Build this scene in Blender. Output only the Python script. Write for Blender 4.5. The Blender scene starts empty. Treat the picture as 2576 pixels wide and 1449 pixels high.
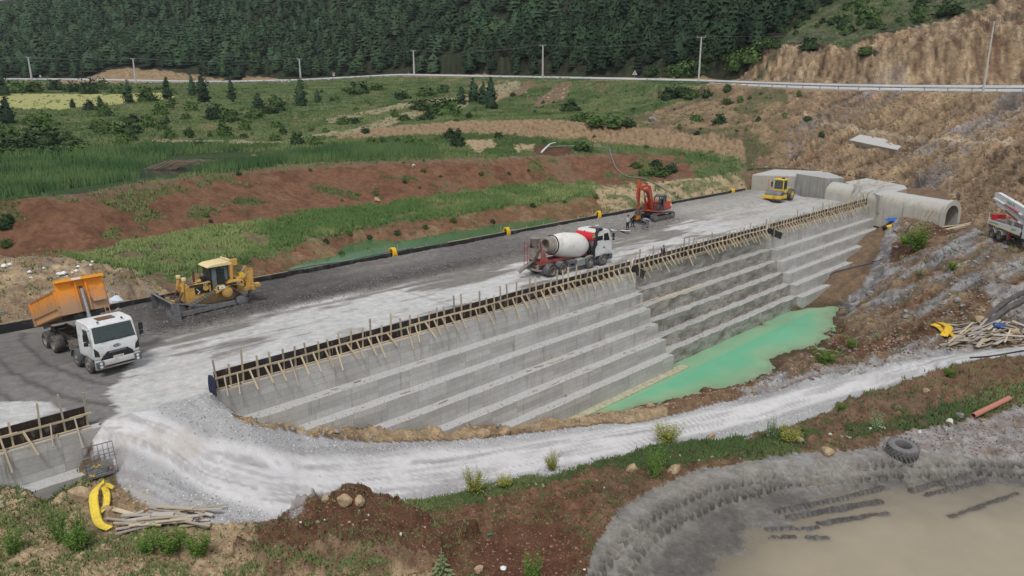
import bpy, math, random
import numpy as np
from mathutils import Vector, Matrix
from mathutils.geometry import delaunay_2d_cdt
R = math.radians
SC = bpy.context.scene
COL = SC.collection
# ---------------------------------------------------------------- camera
HFOV, PITCH, CAMZ = R(70.0), R(14.87), 15.5
FPX = 1288.0 / math.tan(HFOV / 2)          # focal length in units of a 2576 px wide frame
cam_d = bpy.data.cameras.new("camera"); cam = bpy.data.objects.new("camera", cam_d); COL.objects.link(cam)
cam.location = (0, 0, CAMZ); cam.rotation_euler = (R(90) - PITCH, 0, 0)
cam_d.sensor_width = 36.0; cam_d.lens = 18.0 / math.tan(HFOV / 2); cam_d.clip_start = 0.5; cam_d.clip_end = 3000
SC.camera = cam
# ---------------------------------------------------------------- overcast daylight
w = bpy.data.worlds.new("World"); SC.world = w; w.use_nodes = True
SUN_EL, SUN_AZ = 60.0, 188.0               # azimuth clockwise from +Y
nt = w.node_tree; nt.nodes.clear()
sky = nt.nodes.new("ShaderNodeTexSky"); sky.sky_type = 'NISHITA'; sky.sun_disc = False
sky.sun_elevation = R(SUN_EL); sky.sun_rotation = R(SUN_AZ); sky.air_density = 1.0; sky.dust_density = 4.0
hsv = nt.nodes.new("ShaderNodeHueSaturation"); hsv.inputs["Saturation"].default_value = 0.22
mixc = nt.nodes.new("ShaderNodeMix"); mixc.data_type = 'RGBA'; mixc.inputs[0].default_value = 0.55
mixc.inputs[7].default_value = (6.6, 6.9, 7.3, 1)     # cloud sheet
bgn = nt.nodes.new("ShaderNodeBackground"); bgn.inputs["Strength"].default_value = 0.095
outw = nt.nodes.new("ShaderNodeOutputWorld")
nt.links.new(sky.outputs[0], hsv.inputs["Color"]); nt.links.new(hsv.outputs[0], mixc.inputs[6])
nt.links.new(mixc.outputs[2], bgn.inputs["Color"]); nt.links.new(bgn.outputs[0], outw.inputs[0])
sun_d = bpy.data.lights.new("sun", 'SUN'); sun_d.energy = 1.5; sun_d.angle = R(11); sun_d.color = (1.0, 0.965, 0.92)
sun = bpy.data.objects.new("sun", sun_d); COL.objects.link(sun)
sun.rotation_euler = (R(90 - SUN_EL), 0, R(180 - SUN_AZ)); sun.location = (0, 0, 80)
vs = SC.view_settings; vs.view_transform = 'Standard'; vs.look = 'None'; vs.exposure = 0.1; vs.gamma = 1.0; vs.use_curve_mapping = False
SC.cycles.max_bounces = 5; SC.cycles.diffuse_bounces = 3; SC.cycles.glossy_bounces = 2; SC.cycles.transparent_max_bounces = 8
SC.cycles.transmission_bounces = 2; SC.cycles.use_denoising = True
# ---------------------------------------------------------------- survey helpers
# Image positions of the survey photograph (2576 px wide) are turned into world points once, at a known height or range.
CT, ST = math.cos(PITCH), math.sin(PITCH)
def ray(x, y):
    u, v = (x - 1288.0) / FPX, (y - 724.5) / FPX
    return np.array((u, CT - v * ST, -ST - v * CT))
def P(x, y, z=0.0):
    d = ray(x, y); return np.array((0, 0, CAMZ)) + d * ((z - CAMZ) / d[2])
def PT(x, y, t):
    return np.array((0, 0, CAMZ)) + ray(x, y) * t
def topix(p):
    p = np.asarray(p, float); r = p - np.array((0, 0, CAMZ))
    dep = r[..., 1] * CT - r[..., 2] * ST; dn = -r[..., 1] * ST - r[..., 2] * CT
    dep = np.maximum(dep, 0.5)
    return 1288 + FPX * r[..., 0] / dep, 724.5 + FPX * dn / dep
AZ = R(44.7)
AX = np.array((math.sin(AZ), math.cos(AZ), 0)); NX = np.array((math.cos(AZ), -math.sin(AZ), 0))   # along the dam, downstream
def D(a, n, z=0.0): return AX * a + NX * n + np.array((0, 0, z))
def an(p): return float(np.dot(p, AX)), float(np.dot(p, NX))
def _hash(ix, iy, s):
    h = (ix.astype(np.int64) * 374761393 + iy.astype(np.int64) * 668265263 + s * 974634777) & 0xFFFFFFFF
    h = ((h ^ (h >> 13)) * 1274126177) & 0xFFFFFFFF
    return ((h ^ (h >> 16)) & 0xFFFF) / 65535.0
def vnoise(x, y, s=0):
    x = np.asarray(x, float); y = np.asarray(y, float)
    ix, iy = np.floor(x), np.floor(y); fx, fy = x - ix, y - iy
    fx = fx * fx * (3 - 2 * fx); fy = fy * fy * (3 - 2 * fy)
    a, b, c, d = _hash(ix, iy, s), _hash(ix + 1, iy, s), _hash(ix, iy + 1, s), _hash(ix + 1, iy + 1, s)
    return (a + (b - a) * fx) * (1 - fy) + (c + (d - c) * fx) * fy
def fbm(x, y, s=0, o=4):
    r = 0; a = 0.5; t = 0
    for i in range(o):
        r = r + a * vnoise(x * 2 ** i + 17.3 * i, y * 2 ** i - 9.1 * i, s + i); t += a; a *= 0.55
    return r / t
def worley(x, y, s=0):
    """distance to the nearest cell point and that cell's random value"""
    ix, iy = np.floor(x), np.floor(y); best = np.full(np.shape(x), 9.0); val = np.zeros(np.shape(x))
    for dx in (-1, 0, 1):
        for dy in (-1, 0, 1):
            cx, cy = ix + dx, iy + dy; d = np.hypot(cx + _hash(cx, cy, s) - x, cy + _hash(cx, cy, s + 5) - y); m = d < best; best = np.where(m, d, best); val = np.where(m, _hash(cx, cy, s + 9), val)
    return best, val
def smooth(e0, e1, x):
    t = np.clip((x - e0) / (e1 - e0), 0, 1); return t * t * (3 - 2 * t)
def inpoly(px, py, poly):
    ins = np.zeros(px.shape, bool); n = len(poly)
    for i in range(n):
        x0, y0 = poly[i]; x1, y1 = poly[(i + 1) % n]
        if y0 == y1: continue
        c = ((y0 > py) != (y1 > py)) & (px < (x1 - x0) * (py - y0) / (y1 - y0) + x0)
        ins ^= c
    return ins
def lin(r, g, b):
    f = lambda c: (c / 255.0 / 12.92) if c / 255.0 <= 0.04045 else ((c / 255.0 + 0.055) / 1.055) ** 2.4
    return (f(r), f(g), f(b))
# ---------------------------------------------------------------- objects and tags
def tag(o, label=None, cat=None, group=None, kind=None):
    if label: o["label"] = label
    if cat: o["category"] = cat
    if group: o["group"] = group
    if kind: o["kind"] = kind
    return o
def thing(name, loc, az=0.0, label=None, cat=None, group=None, tilt=None):
    """Empty at a thing's base; local +X is forward; az = compass heading (clockwise from +Y)."""
    o = bpy.data.objects.new(name, None); COL.objects.link(o); o.location = tuple(loc); o.empty_display_size = 0.3
    rz = math.pi / 2 - R(az)
    if tilt: o.rotation_euler = (R(tilt[0]), R(tilt[1]), rz)
    else: o.rotation_euler = (0, 0, rz)
    return tag(o, label, cat, group)
def copy_tree(o, parent=None, loc=None, rz=None, scale=None, label=None, group=None):
    c = o.copy(); COL.objects.link(c); c.parent = parent
    if loc is not None: c.location = tuple(loc)
    if rz is not None: c.rotation_euler = (c.rotation_euler[0], c.rotation_euler[1], rz)
    if scale is not None: c.scale = (scale,) * 3 if isinstance(scale, (int, float)) else scale
    if label: c["label"] = label
    if group: c["group"] = group
    for ch in [k for k in o.children]: copy_tree(ch, c)
    return c
def meshobj(name, v, f, mat=None, parent=None, sm=0.6, bevel=0, seg=2):
    me = bpy.data.meshes.new(name); me.from_pydata([tuple(map(float, p)) for p in v], [], [tuple(map(int, q)) for q in f]); me.update()
    if sm is not None:
        me.polygons.foreach_set("use_smooth", [True] * len(me.polygons)); me.set_sharp_from_angle(angle=sm)
    o = bpy.data.objects.new(name, me); COL.objects.link(o)
    if mat is not None: me.materials.append(mat)
    if parent is not None: o.parent = parent
    if bevel:
        b = o.modifiers.new("bevel", 'BEVEL'); b.width = bevel; b.segments = seg; b.limit_method = 'ANGLE'; b.angle_limit = 0.7
    return o
def bigmesh(name, v, quads=None, tris=None, mat=None, parent=None, smooth=True, col=None, nrm=None):
    me = bpy.data.meshes.new(name); v = np.asarray(v, np.float32)
    idx, st, tot = [], [], []; off = 0
    for arr, k in ((quads, 4), (tris, 3)):
        if arr is None or len(arr) == 0: continue
        arr = np.asarray(arr, np.int32); idx.append(arr.ravel()); st.append(off + np.arange(len(arr)) * k); tot.append(np.full(len(arr), k)); off += arr.size
    idx = np.concatenate(idx); st = np.concatenate(st).astype(np.int32); tot = np.concatenate(tot).astype(np.int32)
    me.vertices.add(len(v)); me.vertices.foreach_set("co", v.ravel())
    me.loops.add(len(idx)); me.loops.foreach_set("vertex_index", idx)
    me.polygons.add(len(st)); me.polygons.foreach_set("loop_start", st); me.polygons.foreach_set("loop_total", tot)
    me.polygons.foreach_set("use_smooth", np.full(len(st), smooth))
    if col is not None:
        c = np.ones((len(v), 4), np.float32); c[:, :col.shape[1]] = col
        at = me.color_attributes.new("tint", 'FLOAT_COLOR', 'POINT'); at.data.foreach_set("color", c.ravel())
    me.update(calc_edges=True)
    if nrm is None: me.validate()
    else: me.normals_split_custom_set_from_vertices(np.asarray(nrm, np.float32))
    o = bpy.data.objects.new(name, me); COL.objects.link(o)
    if mat is not None: me.materials.append(mat)
    if parent is not None: o.parent = parent
    return o
class MB:
    def __init__(s): s.v = []; s.f = []
    def add(s, v, f):
        b = len(s.v); s.v += [tuple(map(float, p)) for p in v]; s.f += [tuple(b + i for i in q) for q in f]; return s
    def box(s, c, d, m=None, taper=None):
        x, y, z = d[0] / 2, d[1] / 2, d[2] / 2; tx, ty = taper or (1, 1)
        v = [(-x, -y, -z), (x, -y, -z), (x, y, -z), (-x, y, -z), (-x * tx, -y * ty, z), (x * tx, -y * ty, z), (x * tx, y * ty, z), (-x * tx, y * ty, z)]
        if m is not None: v = [m @ Vector(p) for p in v]
        v = [(p[0] + c[0], p[1] + c[1], p[2] + c[2]) for p in v]
        return s.add(v, [(0, 3, 2, 1), (4, 5, 6, 7), (0, 1, 5, 4), (1, 2, 6, 5), (2, 3, 7, 6), (3, 0, 4, 7)])
    def span(s, a, b):
        return s.box([(a[i] + b[i]) / 2 for i in range(3)], [abs(b[i] - a[i]) for i in range(3)])
    def beam(s, p0, p1, w, h, up=(0, 0, 1)):
        p0, p1 = Vector(p0), Vector(p1); x = (p1 - p0); L = x.length
        if L < 1e-6: return s
        x /= L; up = Vector(up)
        if abs(x.dot(up)) > 0.98: up = Vector((1, 0, 0)) if abs(x.x) < 0.9 else Vector((0, 1, 0))
        y = up.cross(x).normalized(); z = x.cross(y)
        m = Matrix((x, y, z)).transposed()
        return s.box((p0 + p1) / 2, (L, w, h), m)
    def tube(s, pts, r, n=8, cap=True):
        pts = [Vector(p) for p in pts]; k = len(pts); rr = r if isinstance(r, (list, tuple)) else [r] * k
        t0 = (pts[1] - pts[0]).normalized(); up = Vector((0, 0, 1)) if abs(t0.z) < 0.9 else Vector((1, 0, 0))
        y = up.cross(t0).normalized(); V = []
        for i in range(k):
            t = (pts[min(i + 1, k - 1)] - pts[max(i - 1, 0)])
            t = t.normalized() if t.length > 1e-9 else t0
            y = (y - t * y.dot(t)); y = y.normalized() if y.length > 1e-6 else up.cross(t).normalized(); z = t.cross(y)
            for j in range(n):
                a = 2 * math.pi * j / n; V.append(pts[i] + (y * math.cos(a) + z * math.sin(a)) * rr[i])
        F = [(i * n + j, i * n + (j + 1) % n, (i + 1) * n + (j + 1) % n, (i + 1) * n + j) for i in range(k - 1) for j in range(n)]
        if cap: F += [tuple(reversed(range(n))), tuple(range((k - 1) * n, k * n))]
        return s.add(V, F)
    def cyl(s, p0, p1, r, n=16, r2=None): return s.tube([p0, p1], [r, r if r2 is None else r2], n)
    def lathe(s, p, ax, prof, n=20, closed=False):
        p, x = Vector(p), Vector(ax).normalized(); up = Vector((0, 0, 1)) if abs(x.z) < 0.9 else Vector((1, 0, 0))
        y = up.cross(x).normalized(); z = x.cross(y); V = []; k = len(prof)
        for d, r in prof:
            for j in range(n):
                a = 2 * math.pi * j / n; V.append(p + x * d + (y * math.cos(a) + z * math.sin(a)) * r)
        F = [(i * n + j, i * n + (j + 1) % n, ((i + 1) % k) * n + (j + 1) % n, ((i + 1) % k) * n + j) for i in range(k if closed else k - 1) for j in range(n)]
        if not closed: F += [tuple(reversed(range(n))), tuple(range((k - 1) * n, k * n))]
        return s.add(V, F)
    def prism(s, poly, lo, hi, ax='y', f=None):
        """extrude a 2-D outline along an axis: 'y' -> outline is (x,z); 'x' -> (y,z); 'z' -> (x,y)"""
        n = len(poly); q = {'y': lambda a, b, t: (a, t, b), 'x': lambda a, b, t: (t, a, b), 'z': lambda a, b, t: (a, b, t)}[ax]
        V = [q(a, b, lo) for a, b in poly] + [q(a, b, hi) for a, b in poly]
        if f: V = [f(p) for p in V]
        F = [tuple(range(n)), tuple(reversed(range(n, 2 * n)))] + [(i + n, (i + 1) % n + n, (i + 1) % n, i) for i in range(n)]
        return s.add(V, F)
    def build(s, name, mat, parent=None, sm=0.6, bevel=0, seg=2):
        o = meshobj(name, s.v, s.f, mat, parent, sm, bevel, seg)
        import bmesh
        bm = bmesh.new(); bm.from_mesh(o.data); bmesh.ops.recalc_face_normals(bm, faces=bm.faces); bm.to_mesh(o.data); bm.free()
        if sm is not None: o.data.set_sharp_from_angle(angle=sm)
        return o
# ---------------------------------------------------------------- materials
def newmat(name):
    m = bpy.data.materials.new(name); m.use_nodes = True; n = m.node_tree.nodes
    return m, n, m.node_tree.links, n["Principled BSDF"]
def noise_node(n, l, vec, scale, detail=4, rough=0.6):
    t = n.new("ShaderNodeTexNoise"); t.inputs["Scale"].default_value = scale; t.inputs["Detail"].default_value = detail; t.inputs["Roughness"].default_value = rough
    if vec is not None: l.new(vec, t.inputs["Vector"])
    return t
def ramp(n, l, fac, a, b, ca=(0, 0, 0, 1), cb=(1, 1, 1, 1)):
    r = n.new("ShaderNodeValToRGB"); r.color_ramp.elements[0].position = a; r.color_ramp.elements[1].position = b
    r.color_ramp.elements[0].color = ca; r.color_ramp.elements[1].color = cb; l.new(fac, r.inputs[0]); return r
def mixn(n, l, fac, a, b, mode='MIX'):
    m = n.new("ShaderNodeMix"); m.data_type = 'RGBA'; m.blend_type = mode
    for k, x in ((0, fac), (6, a), (7, b)):
        if hasattr(x, "is_output") or hasattr(x, "links"): l.new(x, m.inputs[k])
        elif k == 0: m.inputs[0].default_value = x
        else: m.inputs[k].default_value = (*x[:3], 1)
    return m.outputs[2]
_MC = {}
def PM(name, rgb, rough=0.6, metal=0.0, dirt=None, amt=0.4, scale=2.0, bump=0.0, var=0.12, spec=0.4, low=0.0):
    """paint / metal / plastic with procedural wear: dirt colour patches and slight value variation"""
    if name in _MC: return _MC[name]
    m, n, l, b = newmat(name); tc = n.new("ShaderNodeTexCoord").outputs["Object"]
    t1 = noise_node(n, l, tc, scale, 6, 0.7); c = mixn(n, l, 1.0, rgb, (1, 1, 1), 'MULTIPLY')
    v = ramp(n, l, noise_node(n, l, tc, scale * 5, 4).outputs[0], 0.3, 0.7, (1 - var, 1 - var, 1 - var, 1), (1 + var, 1 + var, 1 + var, 1))
    c = mixn(n, l, 1.0, c, v.outputs[0], 'MULTIPLY')
    if dirt is not None:
        k = ramp(n, l, t1.outputs[0], 0.62 - amt * 0.45, 0.80 - amt * 0.25); c = mixn(n, l, k.outputs[0], c, dirt)
        if low:      # road dust thrown up on the lower parts
            sp = n.new("ShaderNodeSeparateXYZ"); l.new(tc, sp.inputs[0]); ad = n.new("ShaderNodeMath"); ad.operation = 'MULTIPLY_ADD'; ad.inputs[1].default_value = -.9; l.new(t1.outputs[0], ad.inputs[0]); l.new(sp.outputs[2], ad.inputs[2])
            kz = ramp(n, l, ad.outputs[0], 0.0, low, (.75, .75, .75, 1), (0, 0, 0, 1)); c = mixn(n, l, kz.outputs[0], c, lin(140, 132, 122))
        rr = ramp(n, l, t1.outputs[0], 0.4, 0.7, (rough,) * 3 + (1,), (min(1, rough + 0.3),) * 3 + (1,)); l.new(rr.outputs[0], b.inputs["Roughness"])
    else: b.inputs["Roughness"].default_value = rough
    l.new(c, b.inputs["Base Color"]); b.inputs["Metallic"].default_value = metal; b.inputs["Specular IOR Level"].default_value = spec
    if bump:
        bp = n.new("ShaderNodeBump"); bp.inputs["Strength"].default_value = bump; bp.inputs["Distance"].default_value = 0.02
        l.new(noise_node(n, l, tc, scale * 8, 5).outputs[0], bp.inputs["Height"]); l.new(bp.outputs[0], b.inputs["Normal"])
    _MC[name] = m; return m
def glass(name="cab glass", rgb=(0.03, 0.045, 0.045)):
    if name in _MC: return _MC[name]
    m, n, l, b = newmat(name); b.inputs["Base Color"].default_value = (*rgb, 1); b.inputs["Roughness"].default_value = 0.06
    b.inputs["Specular IOR Level"].default_value = 0.7; b.inputs["Alpha"].default_value = 0.72; _MC[name] = m; return m
def ground_mat(name, sc=1.0, amp=0.35, bump=0.6, stones=0.0, stonecol=(0.4, 0.36, 0.3), rough=0.95):
    """tint attribute x multi-scale grain; optional pebbles of another colour"""
    m, n, l, b = newmat(name); at = n.new("ShaderNodeAttribute"); at.attribute_name = "tint"
    tc = n.new("ShaderNodeTexCoord").outputs["Object"]
    a1 = noise_node(n, l, tc, 1.3 * sc, 6, 0.7); a2 = noise_node(n, l, tc, 9 * sc, 5, 0.75)
    r1 = ramp(n, l, a1.outputs[0], 0.3, 0.72, (1 - amp,) * 3 + (1,), (1 + amp,) * 3 + (1,))
    r2 = ramp(n, l, a2.outputs[0], 0.3, 0.7, (1 - amp,) * 3 + (1,), (1 + amp,) * 3 + (1,))
    c = mixn(n, l, 1.0, at.outputs["Color"], r1.outputs[0], 'MULTIPLY'); c = mixn(n, l, 1.0, c, r2.outputs[0], 'MULTIPLY')
    if stones:
        vo = n.new("ShaderNodeTexVoronoi"); vo.inputs["Scale"].default_value = 7 * sc; l.new(tc, vo.inputs["Vector"])
        k = ramp(n, l, vo.outputs["Distance"], 0.10, 0.2, (1, 1, 1, 1), (0, 0, 0, 1))
        gate = ramp(n, l, noise_node(n, l, tc, 0.9 * sc, 3).outputs[0], 0.62 - stones * 0.3, 0.72 - stones * 0.3)
        k2 = mixn(n, l, 1.0, k.outputs[0], gate.outputs[0], 'MULTIPLY'); c = mixn(n, l, k2, c, stonecol)
    l.new(c, b.inputs["Base Color"]); b.inputs["Roughness"].default_value = rough; b.inputs["Specular IOR Level"].default_value = 0.15
    bp = n.new("ShaderNodeBump"); bp.inputs["Strength"].default_value = bump; bp.inputs["Distance"].default_value = 0.12
    h = n.new("ShaderNodeMath"); h.operation = 'ADD'; l.new(a1.outputs[0], h.inputs[0]); l.new(a2.outputs[0], h.inputs[1])
    l.new(h.outputs[0], bp.inputs["Height"]); l.new(bp.outputs[0], b.inputs["Normal"])
    return m
# ---------------------------------------------------------------- terrain (surveyed break lines -> TIN -> polar height grid)
_pts = []
def LZ(*p, zoff=0):       # break line, points given at known heights
    _dens([P(x, y, z) for x, y, z in p])
def LT(*p):               # break line, points given at known range
    _dens([PT(x, y, t) for x, y, t in p])
def LW(*p): _dens([np.array(q, float) for q in p])
def _dens(q):
    for i in range(len(q)):
        _pts.append(q[i])
        if i + 1 < len(q):
            L = np.linalg.norm(q[i + 1] - q[i]); st = 1.5 + 0.025 * np.linalg.norm(q[i][:2]); k = int(L / st)
            for j in range(1, k): _pts.append(q[i] + (q[i + 1] - q[i]) * j / k)
# foreground
LW((-160, -30, -2), (0, -30, -3), (160, -30, -3)); LW((-70, 6, -2.2), (-20, 9, -2.6), (0, 12, -3.6), (25, 12, -4), (80, 12, -3.5))
LZ((-500, 1440, -1.8), (0, 1449, -2.2), (300, 1449, -2.5), (700, 1449, -3.2), (1000, 1449, -3.9), (1288, 1449, -4.3))
LZ((-500, 1330, -1.6), (0, 1350, -2.0), (300, 1360, -2.4), (560, 1370, -2.8), (760, 1360, -3.2), (1000, 1370, -3.9), (1200, 1375, -4.45), (1400, 1370, -4.45))
LZ((1440, 1449, -4.3), (1490, 1390, -4.0), (1555, 1310, -3.9), (1650, 1245, -3.9), (1760, 1195, -3.9), (1900, 1165, -3.92), (2050, 1150, -3.98), (2200, 1142, -4.05), (2330, 1140, -4.12))
LZ((1640, 1449, -4.5), (1700, 1380, -4.48), (1790, 1300, -4.48), (1900, 1240, -4.48), (2050, 1205, -4.46), (2200, 1190, -4.45), (2350, 1190, -4.48), (2500, 1200, -4.5), (2750, 1200, -4.4), (3100, 1200, -4.4))
LZ((1850, 1449, -4.6), (1890, 1390, -4.58), (1990, 1320, -4.57), (1960, 1280, -4.53), (2150, 1235, -4.56), (2330, 1225, -4.58), (2450, 1245, -4.57), (2576, 1215, -4.57), (2900, 1250, -4.6))
LZ((2000, 1449, -4.85), (2200, 1350, -4.8), (2400, 1330, -4.8), (2576, 1330, -4.8), (3000, 1330, -4.8)); LZ((2576, 1449, -4.85), (3100, 1449, -4.8))
LZ((640, 1352, -2.9), (740, 1302, -2.6), (800, 1256, -2.35), (830, 1240, -2.2), (900, 1246, -2.3), (960, 1276, -3.0), (1040, 1303, -3.6)); LZ((900, 1330, -3.2), (1050, 1345, -3.7))
LZ((300, 1312, -2.3), (430, 1290, -2.35), (520, 1302, -2.6))
LZ((-300, 1210, -1.3), (0, 1232, -1.5), (70, 1240, -1.65), (112, 1262, -2.2)); LZ((138, 1264, -3.0), (175, 1232, -2.5), (215, 1198, -1.8), (240, 1212, -1.55), (275, 1225, -1.5), (282, 1260, -1.9))
# haul road and its banks
LZ((310, 1240, -1.6), (380, 1275, -2.1), (480, 1305, -2.6), (620, 1318, -3.0))
_bank = [(1000, 1272, -4.0), (1150, 1245, -4.35), (1300, 1205, -4.65), (1480, 1168, -4.85), (1640, 1122, -5.05), (1820, 1107, -4.95), (1960, 1083, -4.8), (2100, 1027, -4.6), (2250, 967, -4.4), (2450, 908, -4.2), (2576, 893, -4.0), (2900, 840, -3.8)]
LZ(*_bank)
_rz = [-4.9, -5.4, -5.9, -6.3, -6.7, -6.8, -6.8, -6.5, -6.2, -5.8, -5.5, -5.0]
_ne = []
for (x, y, z), r in zip(_bank, _rz):
    q = P(x, y, z); d = q[:2] / np.linalg.norm(q[:2]); _ne.append(np.array((q[0] + d[0] * 1.5, q[1] + d[1] * 1.5, r)))
LW(P(740, 1300, -3.45), P(860, 1280, -4.1), *_ne)
LZ((1100, 1330, -4.1), (1300, 1290, -4.3), (1500, 1230, -4.35), (1750, 1150, -4.35), (2000, 1120, -4.25), (2200, 1080, -4.1), (2400, 1020, -4.1), (2576, 980, -4.0), (2900, 930, -3.8)); LZ((2450, 1120, -4.2), (2700, 1080, -4.0), (3000, 1060, -3.9))
LZ((560, 1035, -0.8), (640, 1068, -1.9), (760, 1092, -2.9), (900, 1108, -4.0), (1100, 1105, -5.3), (1285, 1092, -6.3), (1450, 1075, -6.8), (1600, 1060, -6.9), (1750, 1030, -6.9), (1900, 988, -6.9), (2050, 950, -6.7), (2200, 918, -6.4), (2400, 888, -6.0), (2576, 868, -5.6), (2900, 820, -5))
LZ((450, 1080, -.45), (560, 1150, -1.75), (760, 1190, -3.3), (950, 1190, -4.5), (1200, 1160, -5.8), (1500, 1115, -6.75), (1800, 1050, -6.9))
LZ((300, 1125, -.6), (345, 1190, -1.3), (420, 1235, -1.8)); LZ((262, 1110, -.5), (278, 1150, -1.15), (310, 1195, -1.35))
LW(D(9.2, -38.0, -.25), D(14.5, -38.0, -.25)); LW(D(9.0, -37.2, .07), D(14.4, -37.2, .07)); LW(D(9.3, -36.0, .03), D(14.2, -36.0, .0)); LW(D(9.6, -34.8, -.3), D(14.6, -34.8, -.4))
LZ((605, 1050, -1.25), (700, 1070, -2.1), (770, 1080, -2.75), (920, 1085, -3.95), (1110, 1080, -5.15), (1285, 1075, -6.4), (1400, 1058, -7.2), (1480, 1050, -7.3), (1600, 1040, -6.9), (1700, 1015, -6.8), (1790, 990, -6.6), (1880, 972, -6.7), (1920, 960, -6.9), (2000, 925, -6.8))
# under the dam
for n, rng in ((-56.2, (-45, 118, -2.5)), (-50, (-45, 118, -3)), (-44, (-45, 118, -3))): LW(D(rng[0], n, rng[2]), D(rng[1], n, rng[2]))
LW(D(-45, -38.6, -2.5), D(8.2, -38.6, -2.5)); LW(D(15.6, -38.6, -2.5), D(20, -38.6, -4), D(30, -36.5, -7), D(40, -35.5, -9), D(110, -37.5, -4))
LW(D(-45, -34.6, -2.6), D(3, -34.6, -2.8), D(6, -34.9, -2.3))
# pool
_pool = [(1440, 1050), (1480, 1044), (1600, 1026), (1700, 1001), (1800, 986), (1860, 976), (1900, 955), (1950, 930), (2000, 905), (2050, 870), (2090, 830), (2106, 800), (2100, 785), (2140, 768), (2128, 757)]
LZ(*[(x, y, -8.02) for x, y in _pool]); LW(D(38, -33, -9), D(79, -33, -9), D(86, -33, -8.6)); LZ((1600, 990, -8.9), (1750, 930, -8.9), (1900, 880, -8.9), (2000, 840, -8.7), (2050, 815, -8.5))
LW(D(79.5, -31.6, -8.3), D(86, -31.3, -7.7), D(93, -31.5, -6.3), D(100, -32.5, -4.6), D(106, -34, -2.6), D(111, -35.5, -0.8), D(113.5, -37, 0.2))
# right bank
LZ((2275, 548, -.9), (2330, 562, -1.1), (2385, 578, -.8), (2450, 592, -.4), (2520, 612, -.5), (2576, 635, -.5), (2800, 690, -.5), (3000, 740, -.5))
LZ((2260, 600, -2), (2330, 640, -2.2), (2420, 680, -2.2), (2576, 720, -2), (2800, 770, -1.8), (3000, 800, -1.8))
LZ((2215, 690, -5.1), (2280, 715, -5), (2400, 740, -4.2), (2576, 770, -3.2), (2800, 810, -2.8), (3000, 830, -2.8))
LZ((2140, 755, -7.4), (2200, 780, -6.9), (2350, 790, -5.9), (2500, 800, -4.7), (2576, 810, -4.3), (2800, 840, -4))
LZ((2120, 822, -7.7), (2200, 845, -7.0), (2280, 862, -6.1), (2350, 850, -5.7), (2450, 848, -5.4), (2576, 850, -5.2), (2800, 848, -4.8))
LZ((2020, 905, -7.4), (2130, 880, -7.1), (2240, 880, -6.6))
LZ((2380, 560, -1.4), (2410, 560, -1.3), (2480, 570, -.5), (2576, 597, -.3), (2800, 660, -.3), (3000, 700, -.3))
LT((2430, 535, 100), (2520, 556, 94.5), (2700, 590, 90), (3000, 640, 85)); LW(D(113.5, -40, .2), D(116, -44, 1.0), D(118, -52, 1.5))
LZ((1880, 430, 2.5), (1940, 424, 3.1), (2000, 424, 3.2), (2120, 434, 2.9), (2200, 446, 2.5), (2280, 462, 1.9), (2340, 478, 1.3))
LT((2340, 478, 110), (2390, 500, 106), (2430, 530, 101))
LT((2050, 300, 137), (2120, 315, 134), (2250, 335, 130), (2400, 350, 122), (2576, 360, 112), (2800, 375, 104), (3000, 380, 98))
LT((2150, 345, 132), (2260, 362, 127), (2400, 378, 119), (2576, 385, 110))
# upstream channel, bank, cofferdam
LW(D(-60, -57.6, .3), D(26, -57.6, .1)); LW(D(28, -57.8, -3), D(77, -57.8, -3)); LW(D(80, -57.6, .05), D(118, -57.6, .1))
_chan = [(660, 692), (760, 661), (850, 637), (1000, 607), (1196, 571), (1350, 550), (1457, 541), (1520, 539)]
LZ(*[(x, y, -1.6) for x, y in _chan]); LZ(*[(x, y + 12, -2.8) for x, y in _chan[1:-1]])
LZ((640, 703, .1), (560, 690, .6), (470, 705, .4)); LZ((1560, 530, -.2), (1570, 512, .1))
LZ((300, 690, 1.1), (450, 655, .7), (600, 625, .3), (800, 590, -.1), (1000, 553, -.2), (1250, 520, 0), (1480, 482, .5), (1560, 480, .7))
LZ((170, 640, 1.4), (400, 590, 1.0), (640, 555, .8), (800, 530, .7), (1000, 505, .7), (1200, 480, .8), (1430, 455, 1.2), (1560, 462, 1.2), (1650, 468, 1.0), (1750, 455, 1.7), (1850, 458, 1.3))
LZ((-400, 700, 2.2), (-100, 662, 2.2), (0, 657, 2.2), (100, 652, 2.3), (200, 668, 1.9), (310, 682, 2.0), (360, 708, .9), (400, 738, .3)); LZ((-300, 640, 1.3), (0, 632, 1.3), (100, 638, 1.3)); LZ((-300, 780, .9), (0, 745, 1.1), (150, 735, 1.0), (260, 730, 1.2))
_crest = [(-400, 560, 5), (-100, 520, 5), (0, 507, 5), (100, 500, 5), (200, 490, 5), (330, 465, 5), (500, 440, 5), (700, 415, 5), (850, 410, 5), (1000, 405, 5), (1200, 400, 5), (1400, 390, 5), (1560, 387, 5), (1700, 397, 4.5), (1800, 412, 4), (1865, 432, 2.8)]
LZ(*_crest)
_cb = []
for x, y, z in _crest[:-5]:
    q = P(x, y, z); d = q[:2] / np.linalg.norm(q[:2]); _cb.append(np.array((q[0] + d[0] * 3, q[1] + d[1] * 3, 4.7 if x < 760 else 5.0)))
LW(*_cb)
LZ((-400, 510, 3.5), (0, 485, 3.5), (200, 466, 3.5), (330, 446, 3.5), (480, 424, 3.5), (620, 405, 3.6))
LZ((-400, 425, 4.3), (0, 420, 4.3), (300, 398, 4.4), (500, 388, 4.5), (640, 384, 4.6), (760, 388, 4.7)); LZ((900, 385, 5.1), (1100, 380, 5.3), (1300, 375, 5.5), (1500, 370, 5.9), (1600, 375, 5.6))
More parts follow.
